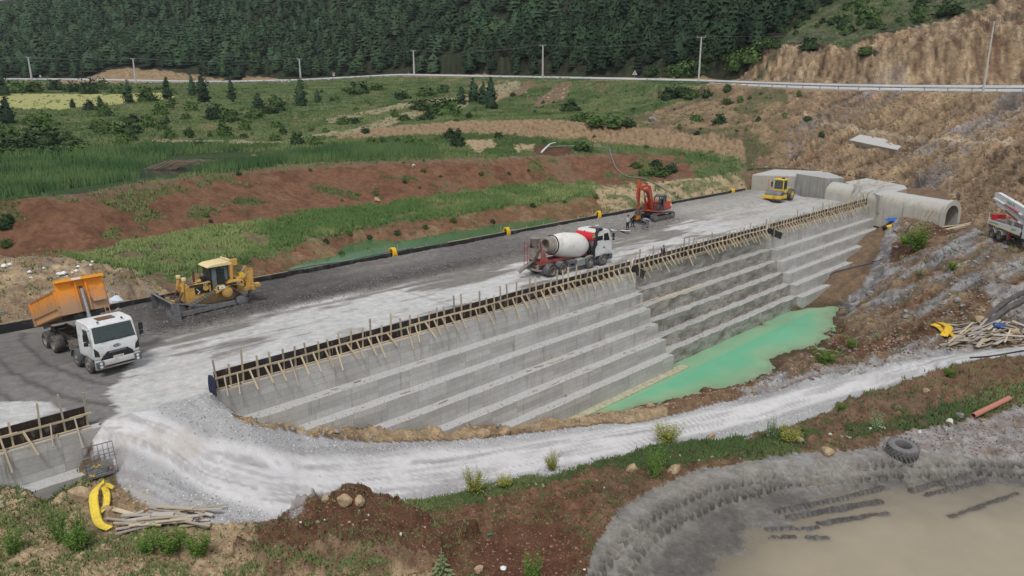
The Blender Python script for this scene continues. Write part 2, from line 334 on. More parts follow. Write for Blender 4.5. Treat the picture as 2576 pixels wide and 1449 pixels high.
# valley floor
LT((-400, 362, 150), (0, 350, 152), (400, 340, 158), (700, 345, 160), (880, 345, 155)); LT((-400, 310, 185), (0, 302, 186), (400, 300, 188), (800, 302, 185), (1000, 298, 178), (1150, 292, 172))
LT((-400, 276, 215), (0, 272, 216), (400, 270, 220), (800, 268, 218), (1000, 262, 214), (1200, 262, 205)); LT((-400, 241, 262), (0, 239, 262), (300, 238, 266), (600, 236, 268), (900, 232, 262), (1050, 232, 255))
LT((-400, 224, 330), (0, 220, 340), (300, 220, 345), (600, 218, 345), (800, 212, 340), (950, 208, 330))
LT((955, 342, 152), (1150, 332, 151), (1300, 336, 150), (1450, 350, 147), (1600, 366, 142), (1700, 374, 139), (1800, 382, 136), (1880, 402, 133))
LT((900, 332, 158), (1000, 318, 155), (1200, 305, 154), (1400, 303, 153), (1500, 310, 150), (1650, 325, 146), (1800, 330, 142), (1880, 330, 139), (1980, 322, 137))
LT((1180, 282, 200), (1400, 282, 195), (1560, 285, 180), (1700, 290, 165), (1820, 295, 152), (1950, 295, 146)); LT((1100, 250, 240), (1300, 258, 222), (1400, 262, 212))
# public road (near edge, far edge), ground behind it, wooded hill
_rn = [(-400, 208, 400), (0, 206, 392), (200, 207, 388), (400, 211, 384), (550, 213, 380), (750, 209, 372), (900, 201, 366), (1000, 196, 356), (1200, 201, 305), (1400, 206, 264), (1600, 212, 222), (1760, 217, 190), (1900, 224, 168), (2100, 232, 152), (2300, 236, 144), (2576, 239, 134), (2900, 241, 126), (3100, 242, 122)]
_rf = [(x, y - (7 if x < 900 else 7 + (x - 900) * .006), t + 10) for x, y, t in _rn]
LT(*[(x, y + .4, t) for x, y, t in _rn]); LT(*_rf)
_rg = [(x, y - 3, t + 4) for x, y, t in _rf]; LT(*_rg)
LT((-400, 196, 420), (0, 190, 420), (180, 196, 410), (310, 172, 412), (430, 176, 410), (560, 196, 402), (750, 192, 400), (930, 186, 392), (1000, 170, 382), (1110, 150, 346), (1230, 150, 322), (1260, 182, 306), (1400, 185, 284), (1600, 188, 246), (1750, 180, 214))
LT((-400, 60, 600), (0, 46, 585), (60, 36, 580), (130, 10, 575), (300, -12, 560), (600, -30, 540), (900, -40, 505), (1100, -35, 470), (1230, -30, 410), (1400, -40, 380), (1700, -50, 330), (1950, -50, 285))
LT((-400, 110, 505), (0, 108, 500), (400, 95, 492), (800, 85, 470), (1100, 75, 415), (1230, 70, 372), (1400, 70, 340), (1700, 70, 285), (1850, 90, 235), (1950, 110, 200))
LT((-400, 64, 900), (0, 50, 900), (300, -60, 880), (900, -130, 850), (1500, -190, 800), (2200, -220, 700), (3200, -260, 600))
LT((1830, 180, 188), (1930, 126, 188), (2000, 108, 180), (2120, 122, 168)); LT((2050, 0, 240), (2200, -20, 215), (2450, -50, 190), (2800, -90, 175), (3100, -110, 165))
LT((2120, 170, 162), (2300, 120, 160), (2450, 90, 157), (2576, 40, 156), (2800, 20, 150), (3100, 10, 145)); LT((2200, 205, 157), (2400, 200, 152), (2600, 195, 147), (3100, 200, 135))
PTS = []
_seen = {}
for p in _pts:
    r = max(0.35, np.hypot(p[0], p[1]) * 0.006); k = (int(p[0] / r), int(p[1] / r), int(math.log(r) * 3))
    if k in _seen: continue
    _seen[k] = 1; PTS.append(p)
PTS = np.array(PTS + [np.array(q, float) for q in ((-1500, 200, 15), (-1500, 1200, 120), (1500, 200, 60), (1500, 1200, 160), (0, 1500, 200), (-900, -40, -2), (900, -40, 0))])
_res = delaunay_2d_cdt([Vector(p[:2]) for p in PTS], [], [], 0, 1e-5)
_tv = np.array([v[:] for v in _res[0]]); _tf = np.array([f for f in _res[2] if len(f) == 3]); _orig = _res[3]
_tz = np.array([PTS[o[0]][2] for o in _orig])
NA, NR, A0, A1, R0, R1 = 640, 820, R(-53), R(53), 10.0, 950.0
AZS = np.linspace(A0, A1, NA); LRS = np.linspace(math.log(R0), math.log(R1), NR)
GA, GL = np.meshgrid(AZS, LRS); GR = np.exp(GL); GX, GY = GR * np.sin(GA), GR * np.cos(GA); GZ = np.full(GX.shape, np.nan)
for f in _tf:
    p = _tv[f]; z = _tz[f]
    (x0, y0), (x1, y1), (x2, y2) = p
    det = (y1 - y2) * (x0 - x2) + (x2 - x1) * (y0 - y2)
    if abs(det) < 1e-9: continue
    s = np.linspace(0, 1, 9)[:, None]; e = np.concatenate([p[i] * (1 - s) + p[(i + 1) % 3] * s for i in range(3)])
    rr = np.hypot(e[:, 0], e[:, 1]); aa = np.arctan2(e[:, 0], e[:, 1])
    if p[:, 1].min() < 0: a_lo, a_hi, r_lo = A0, A1, R0
    else: a_lo, a_hi, r_lo = aa.min() - .03, aa.max() + .03, rr.min() * 0.93
    i0 = max(0, int((a_lo - A0) / (A1 - A0) * (NA - 1))); i1 = min(NA, int((a_hi - A0) / (A1 - A0) * (NA - 1)) + 2)
    j0 = max(0, int((math.log(max(r_lo, R0)) - LRS[0]) / (LRS[-1] - LRS[0]) * (NR - 1))); j1 = min(NR, int((math.log(max(rr.max(), R0)) - LRS[0]) / (LRS[-1] - LRS[0]) * (NR - 1)) + 2)
    if i0 >= i1 or j0 >= j1: continue
    X, Y = GX[j0:j1, i0:i1], GY[j0:j1, i0:i1]
    a = ((y1 - y2) * (X - x2) + (x2 - x1) * (Y - y2)) / det; b = ((y2 - y0) * (X - x2) + (x0 - x2) * (Y - y2)) / det; c = 1 - a - b
    m = (a >= -1e-6) & (b >= -1e-6) & (c >= -1e-6)
    GZ[j0:j1, i0:i1][m] = (a * z[0] + b * z[1] + c * z[2])[m]
bad = np.isnan(GZ); GZ[bad] = -3.0
for _ in range(2):
    g = np.pad(GZ, 1, mode='edge'); GZ = GZ * .5 + .125 * (g[:-2, 1:-1] + g[2:, 1:-1] + g[1:-1, :-2] + g[1:-1, 2:])
GZ0 = GZ.copy()
# ---- ground cover zones (outlines surveyed on the photograph, laid on the terrain)
PX, PY = topix(np.stack([GX, GY, GZ], -1))
Aa = GX * AX[0] + GY * AX[1]; Nn = GX * NX[0] + GY * NX[1]
n1 = fbm(GX * .12, GY * .12, 1, 5); n2 = fbm(GX * .5, GY * .5, 7, 5); n3 = fbm(GX * 1.7, GY * 1.7, 13, 4); n4 = fbm(GX * 5, GY * 5, 23, 3)
jx = (fbm(GX * .35, GY * .35, 31, 5) - .5); jy = (fbm(GX * .35, GY * .35, 47, 5) - .5)
CC = dict(red=lin(122, 89, 69), redd=lin(96, 67, 52), tan=lin(148, 127, 100), tanl=lin(170, 153, 127), grass=lin(84, 100, 63), grassl=lin(122, 130, 90), grassd=lin(60, 77, 50),
          white=lin(214, 212, 213), gravel=lin(168, 167, 168), grey=lin(136, 132, 130), dgrey=lin(96, 93, 92), mud=lin(166, 160, 152), field=lin(164, 163, 108), rock=lin(148, 126, 100), rockg=lin(122, 120, 121), forest=lin(50, 50, 38), brown=lin(122, 102, 83), tanc=lin(178, 156, 126), scrubb=lin(104, 98, 82))
TINT = np.zeros(GX.shape + (3,)); TINT[:] = CC['grass']
AMP = np.full(GX.shape, 0.10); GRS = np.zeros(GX.shape)      # relief, grass density
def near(): return 30 * np.clip(60 / GR, .25, 2.2)
JX, JY = PX + jx * near() * 2.2, PY + jy * near() * 1.1
def zone(poly, c, amp=None, grass=None, k=1.0, j=1.0):
    m = inpoly(PX + (JX - PX) * j, PY + (JY - PY) * j, poly)
    TINT[m] = TINT[m] * (1 - k) + np.array(CC[c]) * k
    if amp is not None: AMP[m] = amp
    if grass is not None: GRS[m] = grass
    return m
def blend(m, c, k):
    kk = (k * m)[..., None]; TINT[:] = TINT * (1 - kk) + np.array(CC[c]) * kk
ROADP = [(-600, 214), (0, 209), (550, 216), (1000, 199), (1400, 209), (1760, 220), (1900, 227), (2100, 235), (2576, 242), (3200, 246)]
valley = PY > -1e9
GRS[:] = .55
nearw = (PY > 560) | ((PX > 1860) & (PY > 425)) | ((Nn > -58) & (Aa > -60))
TINT[nearw] = CC['brown']; GRS[nearw] = .02
valley = ~nearw
blend(valley, 'grassl', smooth(.5, .7, n1) * .45); blend(valley, 'tan', smooth(.62, .72, fbm(GX * .07, GY * .15, 77, 5)) * .55); blend(valley, 'grassd', smooth(.5, .65, n2) * .6)
blend(valley, 'brown', smooth(.56, .66, fbm(GX * .22, GY * .22, 61, 5)) * .55); GRS *= np.where(valley, .25 + 1.1 * smooth(.35, .6, n2), 1)
hill = GR > np.interp(PX, [p[0] for p in _rf], [np.hypot(*PT(*p)[:2]) for p in _rf]) + 2
TINT[hill] = CC['forest']; AMP[hill] = .5; GRS[hill] = 0; blend(hill, 'grassd', smooth(.5, .7, n2) * .7)
for pl in ([(150, 206), (300, 172), (380, 172), (440, 182), (560, 198), (560, 212), (150, 210)], [(950, 200), (990, 176), (1110, 148), (1225, 150), (1232, 178), (1215, 203)], [(1480, 212), (1500, 196), (1590, 186), (1620, 205), (1610, 214)], [(1640, 206), (1660, 184), (1780, 170), (1850, 200), (1850, 222)], [(590, 205), (620, 192), (700, 196), (720, 208)]):
    m = zone(pl, 'tan', .35, 0, .9, .6); blend(m, 'rock', smooth(.45, .6, n2) * .8)
cut = zone([(1770, 222), (1835, 185), (1870, 150), (1930, 122), (1990, 108), (2080, 112), (2130, 126), (2200, 88), (2300, 70), (2420, 40), (2520, 0), (2700, -160), (3300, -200), (3300, 250), (1770, 232)], 'rock', .75, 0, 1, .7)
cut &= hill
sc_ = GX * .52 - GY * .85
st = .5 * fbm((sc_ * .55 + GZ * .75), (sc_ - GZ) * .10, 91, 5) + .5 * fbm((sc_ * .55 + GZ * .75) * 3, (sc_ - GZ) * .5, 95, 4)
blend(cut, 'tanl', smooth(.52, .62, st) * .5); blend(cut, 'brown', smooth(.49, .40, st) * .95); blend(cut, 'redd', smooth(.42, .34, st) * .6); blend(cut, 'rockg', smooth(.6, .7, n1) * .4)
scrub = zone([(1890, 165), (1950, 115), (2050, 20), (2110, -60), (2560, -160), (2480, 20), (2330, 62), (2200, 84), (2130, 120), (1990, 104)], 'scrubb', .45, .5, .9, .7); blend(scrub, 'grassd', smooth(.42, .55, n2) * .8)
below = ~hill
# valley detail
zone([(-600, 236), (300, 236), (420, 232), (440, 246), (300, 262), (150, 276), (0, 272), (-600, 290)], 'field', .05, .04, 1, .4)
for pl in ([(740, 345), (900, 322), (1010, 282), (1180, 255), (1180, 268), (1010, 305), (900, 345)], [(820, 300), (1000, 262), (1170, 238), (1185, 248), (1010, 274), (830, 308)], [(250, 310), (400, 305), (400, 312), (250, 318)], [(380, 352), (560, 352), (780, 358), (780, 366), (560, 360), (380, 358)], [(1180, 215), (1300, 208), (1330, 235), (1220, 245)]):
    m = zone(pl, 'tanl', .15, .1, .65, .9)
sc = zone([(830, 352), (900, 330), (1000, 316), (1200, 303), (1400, 301), (1500, 308), (1650, 323), (1800, 328), (1990, 320), (2050, 330), (2060, 430), (1880, 425), (1860, 404), (1800, 384), (1700, 376), (1600, 369), (1450, 354), (1300, 340), (1150, 336), (960, 345)], 'tan', .35, 0, 1, .5)
gul = np.abs(((PX + PY * .5 + 40 * n1) / 14) % 1 - .5)
blend(sc, 'redd', smooth(.16, .04, gul) * .5); GZ -= sc * smooth(.2, .0, gul) * .35
rs = [([(1340, 262), (1390, 222), (1440, 214), (1420, 250), (1350, 270)], 'brown'), ([(1150, 250), (1220, 235), (1290, 238), (1230, 262)], 'tan'), ([(1280, 232), (1330, 210), (1345, 215), (1310, 240)], 'brown')]
for pl, c in rs: zone(pl, c, .3, 0, .9, .6)
ab = zone([(1560, 300), (1700, 262), (1750, 235), (1850, 226), (2000, 230), (3300, 245), (3300, 700), (2576, 640), (2420, 545), (2380, 480), (2250, 462), (1880, 434), (1870, 350), (1560, 310)], 'brown', .5, .12, 1, .8); ab &= below
strata = .55 * fbm(sc_ * .7, GZ * .12, 111, 5) + .45 * fbm(sc_ * 2.2, GZ * .5, 115, 4)
rk = ab & (PX > 1980)
AMP[rk] = .6; GRS[rk] = 0; blend(rk, 'rock', .7)
blend(ab, 'rock', smooth(.42, .6, n2) * .8); blend(rk, 'tan', smooth(.5, .62, strata) * .8); blend(rk, 'rockg', smooth(.54, .64, .7 * fbm(sc_ * .16, GZ * .10, 133, 4) + .3 * n3) * .85); blend(rk, 'redd', smooth(.45, .35, strata) * .5)
blend(ab & (PX < 1980), 'grassd', smooth(.5, .62, n1) * .6)
zone([(2020, 292), (2060, 292), (2130, 312), (2260, 335), (2400, 350), (3300, 372), (3300, 384), (2400, 362), (2250, 347), (2110, 326)], 'tanl', .1, 0, .9, .5)
# cofferdam and its bank
band = zone([(-600, 565), (0, 506), (200, 489), (330, 464), (500, 439), (700, 414), (1000, 404), (1200, 399), (1560, 385), (1720, 395), (1750, 450), (1560, 472), (1430, 458), (1200, 484), (800, 535), (640, 560), (400, 596), (170, 648), (0, 650), (-600, 720)], 'red', .16, .03, 1, .5)
blend(band, 'redd', smooth(.5, .65, n2) * .6); blend(band, 'brown', smooth(.58, .7, n1) * .6)
pb_ = band * smooth(.60, .68, fbm(GX * .3, GY * .3, 67, 5)); blend(pb_ > 0, 'grass', pb_ * .5); GRS = np.where(band, .02 + .55 * pb_, GRS)
zone([(100, 500), (330, 462), (700, 412), (1200, 397), (1560, 383), (1560, 392), (1200, 407), (850, 420), (500, 452), (330, 482), (150, 512)], 'brown', .08, .15, .8, .5)
rb = zone([(420, 700), (640, 640), (830, 590), (1000, 556), (1250, 522), (1480, 484), (1570, 478), (1600, 540), (1400, 560), (1000, 640), (690, 710)], 'red', .15, .06, .9, 1.0)
blend(rb, 'tan', smooth(.5, .62, n2) * .5)
gb = zone([(150, 652), (400, 592), (640, 557), (800, 532), (1000, 507), (1200, 482), (1430, 456), (1545, 466), (1500, 500), (1250, 530), (1000, 565), (830, 600), (660, 650), (480, 690), (420, 715), (300, 700)], 'grass', .12, 1, 1, 1.7)
blend(gb, 'grassl', smooth(.45, .65, n2) * .7); blend(gb, 'brown', smooth(.58, .68, fbm(GX * .4, GY * .4, 71, 5)) * .7); GRS = np.where(gb, smooth(.66, .5, fbm(GX * .4, GY * .4, 71, 5)), GRS)
gm = zone([(1480, 470), (1600, 462), (1750, 448), (1870, 436), (1880, 480), (1600, 520), (1540, 545)], 'tanc', .2, .1, .9, .7); blend(gm, 'grass', smooth(.55, .65, n2) * .8)
tp = zone([(-600, 760), (-600, 680), (0, 648), (120, 645), (220, 662), (330, 676), (390, 710), (430, 745), (0, 850), (-600, 940)], 'tanc', .25, .06, 1, .7); blend(tp, 'brown', smooth(.5, .62, n2) * .6); blend(tp, 'rockg', smooth(.6, .68, n3) * .5)
wet = zone([(-600, 520), (0, 500), (200, 488), (330, 463), (480, 440), (690, 412), (760, 392), (640, 380), (300, 394), (-600, 420)], 'grassd', .02, 0, 1, .3)
zone([(-600, 436), (0, 420), (300, 396), (640, 380), (1100, 395), (1450, 372), (1480, 350), (1150, 338), (700, 360), (0, 380), (-600, 400)], 'grassd', .15, 1, .7, .8)
zone([(700, 395), (860, 375), (1080, 372), (1090, 396), (800, 408)], 'grassd', .1, 1, 1, .6)
zone([(1332, 386), (1350, 369), (1400, 364), (1442, 374), (1448, 388), (1400, 394)], 'redd', .15, 0, .95, .8)
for pl in ([(1160, 352), (1240, 348), (1250, 372), (1190, 385)], [(1290, 365), (1350, 362), (1340, 380), (1300, 382)]): zone(pl, 'tanc', .2, .03, .8, .8)
# right bank slope: tilted beds of shale and red earth
sl = zone([(2210, 700), (2236, 560), (2275, 540), (2400, 560), (2576, 620), (3300, 720), (3300, 860), (2576, 870), (2300, 900), (2150, 940), (1900, 992), (1850, 985), (1900, 958), (2000, 908), (2090, 835), (2110, 785), (2140, 750)], 'brown', .3, .03, 1, .5)
bed = fbm((GX * .45 - GY * .30) + GZ * .05, (GX * .05 + GY * .07) + GZ * .1, 151, 5)
u_ = PX * .42 + PY * .9; v_ = PX * .9 - PY * .42
bed = .6 * fbm(u_ / 26, v_ / 320, 155, 4) + .4 * fbm(u_ / 9, v_ / 90, 157, 3)
blend(sl, 'rockg', smooth(.55, .62, bed) * .9); blend(sl, 'gravel', smooth(.60, .66, bed) * .6); blend(sl, 'redd', smooth(.48, .42, bed) * .85); blend(sl, 'tan', smooth(.6, .7, n2) * .6); GZ += sl * (bed - .5) * 1.1
zone([(2460, 720), (2700, 690), (2700, 800), (2520, 800)], 'gravel', .2, 0, .65, .9)
gw = zone([(2095, 775), (2150, 730), (2195, 672), (2222, 600), (2238, 545), (2262, 552), (2248, 620), (2225, 690), (2190, 745), (2140, 785)], 'rockg', .2, 0, .9, .8); blend(gw, 'gravel', smooth(.45, .6, n3) * .6)
# foreground earth
fg = zone([(640, 1330), (740, 1290), (830, 1236), (1000, 1268), (1150, 1243), (1300, 1203), (1480, 1166), (1640, 1120), (1820, 1105), (1960, 1081), (2100, 1025), (2250, 965), (2450, 906), (2576, 891), (3300, 800), (3300, 1150), (2500, 1200), (1700, 1330), (1480, 1600), (560, 1600), (560, 1380)], 'red', .38, .12, 1, .45)
blend(fg, 'brown', .3); blend(fg, 'redd', smooth(.46, .6, n2) * .6); blend(fg, 'brown', smooth(.55, .68, n1) * .7); blend(fg & (PX > 1500), 'brown', .45)
fl = zone([(-900, 1200), (0, 1222), (120, 1250), (220, 1180), (300, 1230), (480, 1308), (640, 1320), (640, 1350), (560, 1400), (900, 1600), (-900, 1900)], 'tanc', .34, .4, 1, .5); blend(fl, 'brown', smooth(.48, .62, n2) * .6); flp = smooth(.48, .62, fbm(GX * .5, GY * .5, 83, 4))
zone([(560, 1395), (760, 1385), (1000, 1395), (1150, 1430), (1200, 1700), (500, 1700)], 'tanc', .32, .5, .8, 1.2)
GRS = np.where((PY > 1220) & (PX < 1250) & (GRS > .2), .04 + .75 * flp, GRS)
zone([(1480, 1165), (1640, 1120), (1820, 1105), (1960, 1085), (2050, 1100), (2000, 1160), (1820, 1150), (1640, 1185)], 'grassd', .15, 1, .75, .9)
zone([(1000, 1262), (1150, 1240), (1300, 1202), (1480, 1166), (1480, 1180), (1320, 1225), (1200, 1262), (1020, 1284)], 'grass', .12, 1, .8, .8)
zone([(2100, 1080), (2300, 1040), (2576, 960), (2700, 900), (2700, 1010), (2300, 1090), (2120, 1110)], 'grassd', .15, .7, .5, 1.2)
pud = zone([(1200, 1400), (1230, 1345), (1290, 1320), (1400, 1330), (1450, 1370), (1440, 1420), (1380, 1500), (1230, 1500)], 'redd', .02, 0, .7, .6)
pale = zone([(2180, 1130), (2330, 1080), (2480, 1050), (2600, 1000), (3300, 960), (3300, 1260), (2450, 1200), (2300, 1170)], 'gravel', .1, 0, .75, .8); blend(pale, 'brown', smooth(.5, .62, n3) * .5)
ring = zone([(1430, 1600), (1480, 1400), (1550, 1300), (1645, 1232), (1760, 1182), (1900, 1153), (2050, 1140), (2200, 1132), (2420, 1140), (2576, 1165), (3300, 1180), (3300, 2000), (1430, 2000)], 'mud', .07, 0, 1, .35)
blend(ring, 'dgrey', smooth(.4, .6, n2) * .45); blend(ring, 'gravel', smooth(.6, .75, n3) * .25); blend(ring, 'gravel', smooth(.6, .75, n1 + (n3 - .5) * .3) * .6)
# tyre ruts pressed into the mud ring, running along its crest
_ck = np.array([P(*q)[:2] for q in ((1440, 1449, -4.2), (1490, 1390, -3.8), (1555, 1310, -3.65), (1650, 1245, -3.65), (1760, 1195, -3.65), (1900, 1165, -3.7), (2050, 1150, -3.8), (2200, 1142, -3.95), (2400, 1140, -4.05), (2600, 1150, -4.1))])
rj, ri = np.nonzero(ring); qx, qy = GX[rj, ri], GY[rj, ri]; best = np.full(len(qx), 1e9); S_ = np.zeros(len(qx)); O_ = np.zeros(len(qx)); acc = 0
for k in range(len(_ck) - 1):
    d_ = _ck[k + 1] - _ck[k]; L_ = np.hypot(*d_); d_ = d_ / L_; rx, ry = qx - _ck[k][0], qy - _ck[k][1]; s_ = np.clip(rx * d_[0] + ry * d_[1], 0, L_); ex, ey = rx - d_[0] * s_, ry - d_[1] * s_; q_ = np.hypot(ex, ey); sg = np.sign(rx * d_[1] - ry * d_[0]); m_ = q_ < best; best[m_] = q_[m_]; S_[m_] = (acc + s_)[m_]; O_[m_] = (q_ * sg)[m_]; acc += L_
wob = (n1[rj, ri] - .5) * .8; O_ = O_ + wob; hgt_ = np.zeros(len(qx)); drk = np.zeros(len(qx)); dry = np.zeros(len(qx))
for c_, wd_ in ((.65, .34), (1.5, .34)):
    inb = smooth(wd_, wd_ * .55, np.abs(O_ - c_)); lg = np.abs(((S_ + np.abs(O_ - c_) * .9) / .52) % 1 - .5) * 2; hgt_ += inb * (-.10 + smooth(.5, .62, lg) * .2 * smooth(.3, .55, n2[rj, ri])); drk += inb * smooth(.65, .3, lg) * .6 * smooth(.3, .55, n2[rj, ri])
    hgt_ += np.exp(-((np.abs(O_ - c_) - wd_) / .1) ** 2) * .07
dry = smooth(.8, .1, np.abs(O_ + .1)) * .45 * smooth(.35, .6, n2[rj, ri])
GZ[rj, ri] += hgt_; tt_ = TINT[rj, ri]; tt_ = tt_ * (1 - dry[:, None]) + np.array(lin(176, 172, 168)) * dry[:, None]; tt_ = tt_ * (1 - (drk * .45)[:, None]); TINT[rj, ri] = tt_
# mud spits standing out of the puddle
for (xa, ya, xb, yb, hh_, ww_) in ((1955, 1290, 2230, 1228, .20, .16), (1985, 1304, 2215, 1262, .22, .2), (2060, 1318, 2230, 1290, .14, .2), (1925, 1332, 2000, 1328, .16, .14), (2010, 1330, 2060, 1328, .14, .12), (1935, 1352, 2000, 1352, .16, .14), (2030, 1352, 2080, 1352, .14, .14), (2290, 1236, 2470, 1190, .2, .2), (2330, 1245, 2480, 1210, .16, .18), (2390, 1300, 2560, 1240, .12, .2)):
    a_, b_ = P(xa, ya, -4.55)[:2], P(xb, yb, -4.55)[:2]; d_ = b_ - a_; L_ = np.hypot(*d_); d_ = d_ / L_; rx, ry = GX - a_[0], GY - a_[1]; s_ = np.clip(rx * d_[0] + ry * d_[1], 0, L_); q_ = np.hypot(rx - d_[0] * s_, ry - d_[1] * s_ + (n3 - .5) * .25); bump_ = np.exp(-(q_ / ww_) ** 2); GZ = np.where(bump_ > .05, np.maximum(GZ, -4.75 + (hh_ + .17 + .12 * (n4 - .5)) * bump_), GZ); blend(bump_ > .25, 'dgrey', .6 * np.ones(GX.shape))
# haul road
ROAD = [(232, 1150), (236, 1085), (300, 1030), (400, 1010), (548, 950), (562, 1020), (640, 1068), (760, 1094), (900, 1110), (1100, 1108), (1285, 1094), (1450, 1077), (1600, 1062), (1750, 1032), (1900, 990), (2050, 952), (2200, 920), (2400, 890), (2576, 870), (3300, 790), (3300, 860), (2576, 893), (2450, 907), (2250, 966), (2100, 1026), (1960, 1083), (1820, 1107), (1640, 1122), (1480, 1168), (1300, 1206), (1150, 1246), (1000, 1273), (910, 1250), (862, 1236), (815, 1243), (765, 1285), (740, 1302), (620, 1318), (480, 1308), (380, 1278), (310, 1243), (290, 1200), (262, 1150)]
road = inpoly(PX + (JX - PX) * .35, PY + (JY - PY) * .35, ROAD)
TINT[road] = CC['white']; AMP[road] = .035; GRS[road] = 0
cl = [(330, 1075), (420, 1110), (520, 1170), (680, 1215), (900, 1210), (1150, 1180), (1400, 1135), (1640, 1092), (1900, 1035), (2150, 968), (2400, 900), (2700, 850)]
dy = PY - np.interp(PX, [c[0] for c in cl], [c[1] for c in cl])
edge = np.abs(dy) / np.interp(PX, [300, 700, 1200, 1640, 2150, 2576], [60, 90, 55, 32, 24, 14])
blend(road, 'gravel', smooth(.62, 1.05, edge + (n2 - .5) * .5) * .9); blend(road, 'grey', smooth(.55, .72, fbm(v_ * 0 + PX / 160, dy / 12, 163, 4)) * .55)
blend(road, 'tanl', smooth(.5, .66, n2) * .35 * smooth(700, 420, PX))
for o_, w__, c_, k_ in ((-.52, .05, 'gravel', .7), (-.36, .045, 'grey', .45), (-.18, .05, 'gravel', .6), (.05, .04, 'grey', .4), (.2, .05, 'gravel', .65), (.38, .045, 'grey', .45), (.55, .05, 'gravel', .6)):
    el_ = np.sign(dy) * edge + (fbm(PX / 240, PX * 0 + o_ * 9, 171, 3) - .5) * .35; blend(road, c_, smooth(w__ * 1.6, w__ * .6, np.abs(el_ - o_)) * k_ * smooth(.35, .6, fbm(PX / 90, dy / 40, 177, 3)))
GZ += road * (np.sin(dy / np.interp(PX, [300, 2576], [11, 5]) + n1 * 6) * .025)
berm = zone([(590, 1040), (700, 1062), (920, 1078), (1110, 1073), (1285, 1066), (1480, 1042), (1600, 1030), (1700, 1005), (1790, 982), (1880, 964), (1920, 958), (1930, 978), (1900, 988), (1750, 1028), (1600, 1058), (1450, 1073), (1285, 1090), (1100, 1102), (900, 1105), (760, 1090), (640, 1066)], 'tanc', .3, .02, .95, .4)
blend(berm, 'brown', smooth(.5, .6, n2) * .6); blend(berm & (PX > 1680), 'redd', .7)
zone([(1860, 985), (2050, 935), (2240, 898), (2330, 888), (2500, 868), (2500, 880), (2200, 922), (1900, 992)], 'gravel', .1, 0, .7, .6)
# relief
rr_near = np.interp(PX, [p[0] for p in _rn], [np.hypot(*PT(*p)[:2]) for p in _rn])
GZ += AMP * ((n2 - .5) * 1.5 + (n3 - .5) * .9 + (n4 - .5) * .45) * np.clip(GR / 28, .75, 2.2)
GZ -= (AMP > .6) * np.abs(strata - .5) * 1.6 * (AMP > .6)
zz_ = GZ0 + GR * .12; tl_ = np.where(cut, .75, .1); wd1, wv1 = worley(sc_ * .75 + zz_ * tl_ + n2 * 1.5, zz_ * .28 - sc_ * tl_ * .2 + n2, 401); wd2, wv2 = worley(sc_ * 2.0 + zz_ * tl_ * 2, zz_ * .9, 405)
crk = rk | cut; GZ += crk * ((wv1 - .5) * .6 + (wv2 - .5) * .35); TINT *= (1 + crk * ((wv1 - .5) * .5 + (wv2 - .5) * .45) - crk * smooth(.5, .75, wd1) * .35)[..., None]
wd3, wv3 = worley(GX * 2.2, GY * 2.2, 409); wd4, wv4 = worley(GX * .9, GY * .9, 413); cl_ = (fg | fl | berm | tp) & ~road & ~ring & ~pud; GZ += cl_ * ((wv3 - .5) * .10 + smooth(.7, .1, wd3) * .05 + (wv4 - .5) * .16) * np.clip(GR / 30, .8, 1.6); TINT *= (1 + cl_ * (wv3 - .5) * .35)[..., None]
mnd = inpoly(JX, JY, [(560, 1390), (650, 1345), (740, 1296), (800, 1250), (870, 1232), (960, 1270), (1060, 1300), (1190, 1340), (1180, 1449), (700, 1449)]); wd6, wv6 = worley(GX * .55, GY * .55, 421); GZ += mnd * ((wv4 - .5) * .34 + (wv3 - .5) * .16 + smooth(.8, .1, wd6) * .45); TINT[mnd] = TINT[mnd] * .45 + np.array(CC['redd']) * .55
shore = (PX > 1400) & (PX < 2220) & (PY > 740) & (PY < 1070) & ~road; TINT *= (1 - .5 * (shore * smooth(-7.55, -7.95, GZ)))[..., None]; TINT *= (1 - .25 * (ring * smooth(-4.35, -4.5, GZ)))[..., None]
wd5, wv5 = worley(u_ / 14, v_ / 60, 417); GZ += sl * (wv5 - .5) * .25; TINT *= (1 + sl * (wv5 - .5) * .5)[..., None]
# bed of the public road: terrain meets the road sheet
def spl(line, n):       # smoothed, evenly resampled line
    q = np.array([PT(*p) for p in line]); s = np.r_[0, np.cumsum(np.linalg.norm(np.diff(q, axis=0), axis=1))]; u = np.linspace(0, s[-1], n); r = np.stack([np.interp(u, s, q[:, i]) for i in range(3)], -1)
    for _ in range(6): r[1:-1] = (r[:-2] + 2 * r[1:-1] + r[2:]) / 4
    return r
RN, RF = spl(_rn, 180), spl(_rf, 180)
kj, ki = np.nonzero((GR > rr_near - 30) & (GR < rr_near + 30)); gx_, gy_ = GX[kj, ki], GY[kj, ki]; mc = (RN + RF) / 2; near_ = np.argmin((gx_[:, None] - mc[None, :, 0]) ** 2 + (gy_[:, None] - mc[None, :, 1]) ** 2, 1)
A_, B_ = RN[near_], RF[near_]; dd_ = B_ - A_; u__ = ((gx_ - A_[:, 0]) * dd_[:, 0] + (gy_ - A_[:, 1]) * dd_[:, 1]) / (dd_[:, 0] ** 2 + dd_[:, 1] ** 2); cap_ = A_[:, 2] + np.clip(u__, -.1, 1.1) * dd_[:, 2] + .47; z_ = GZ[kj, ki]
k1 = smooth(-.55, -.2, u__) * smooth(1.9, 1.2, u__); dst_ = np.hypot(gx_ - mc[near_][:, 0], gy_ - mc[near_][:, 1]); k1 = k1 * (dst_ < 25); GZ[kj, ki] = z_ * (1 - k1) + cap_ * k1
inside = (Nn > -57.2) & (Nn < -37.35) & (Aa > -45) & (Aa < 113)
GZ = np.where(inside, np.minimum(GZ, np.where((Aa > 8.8) & (Aa < 14.8) & (Nn > -38.0), .2, -.6)), GZ)
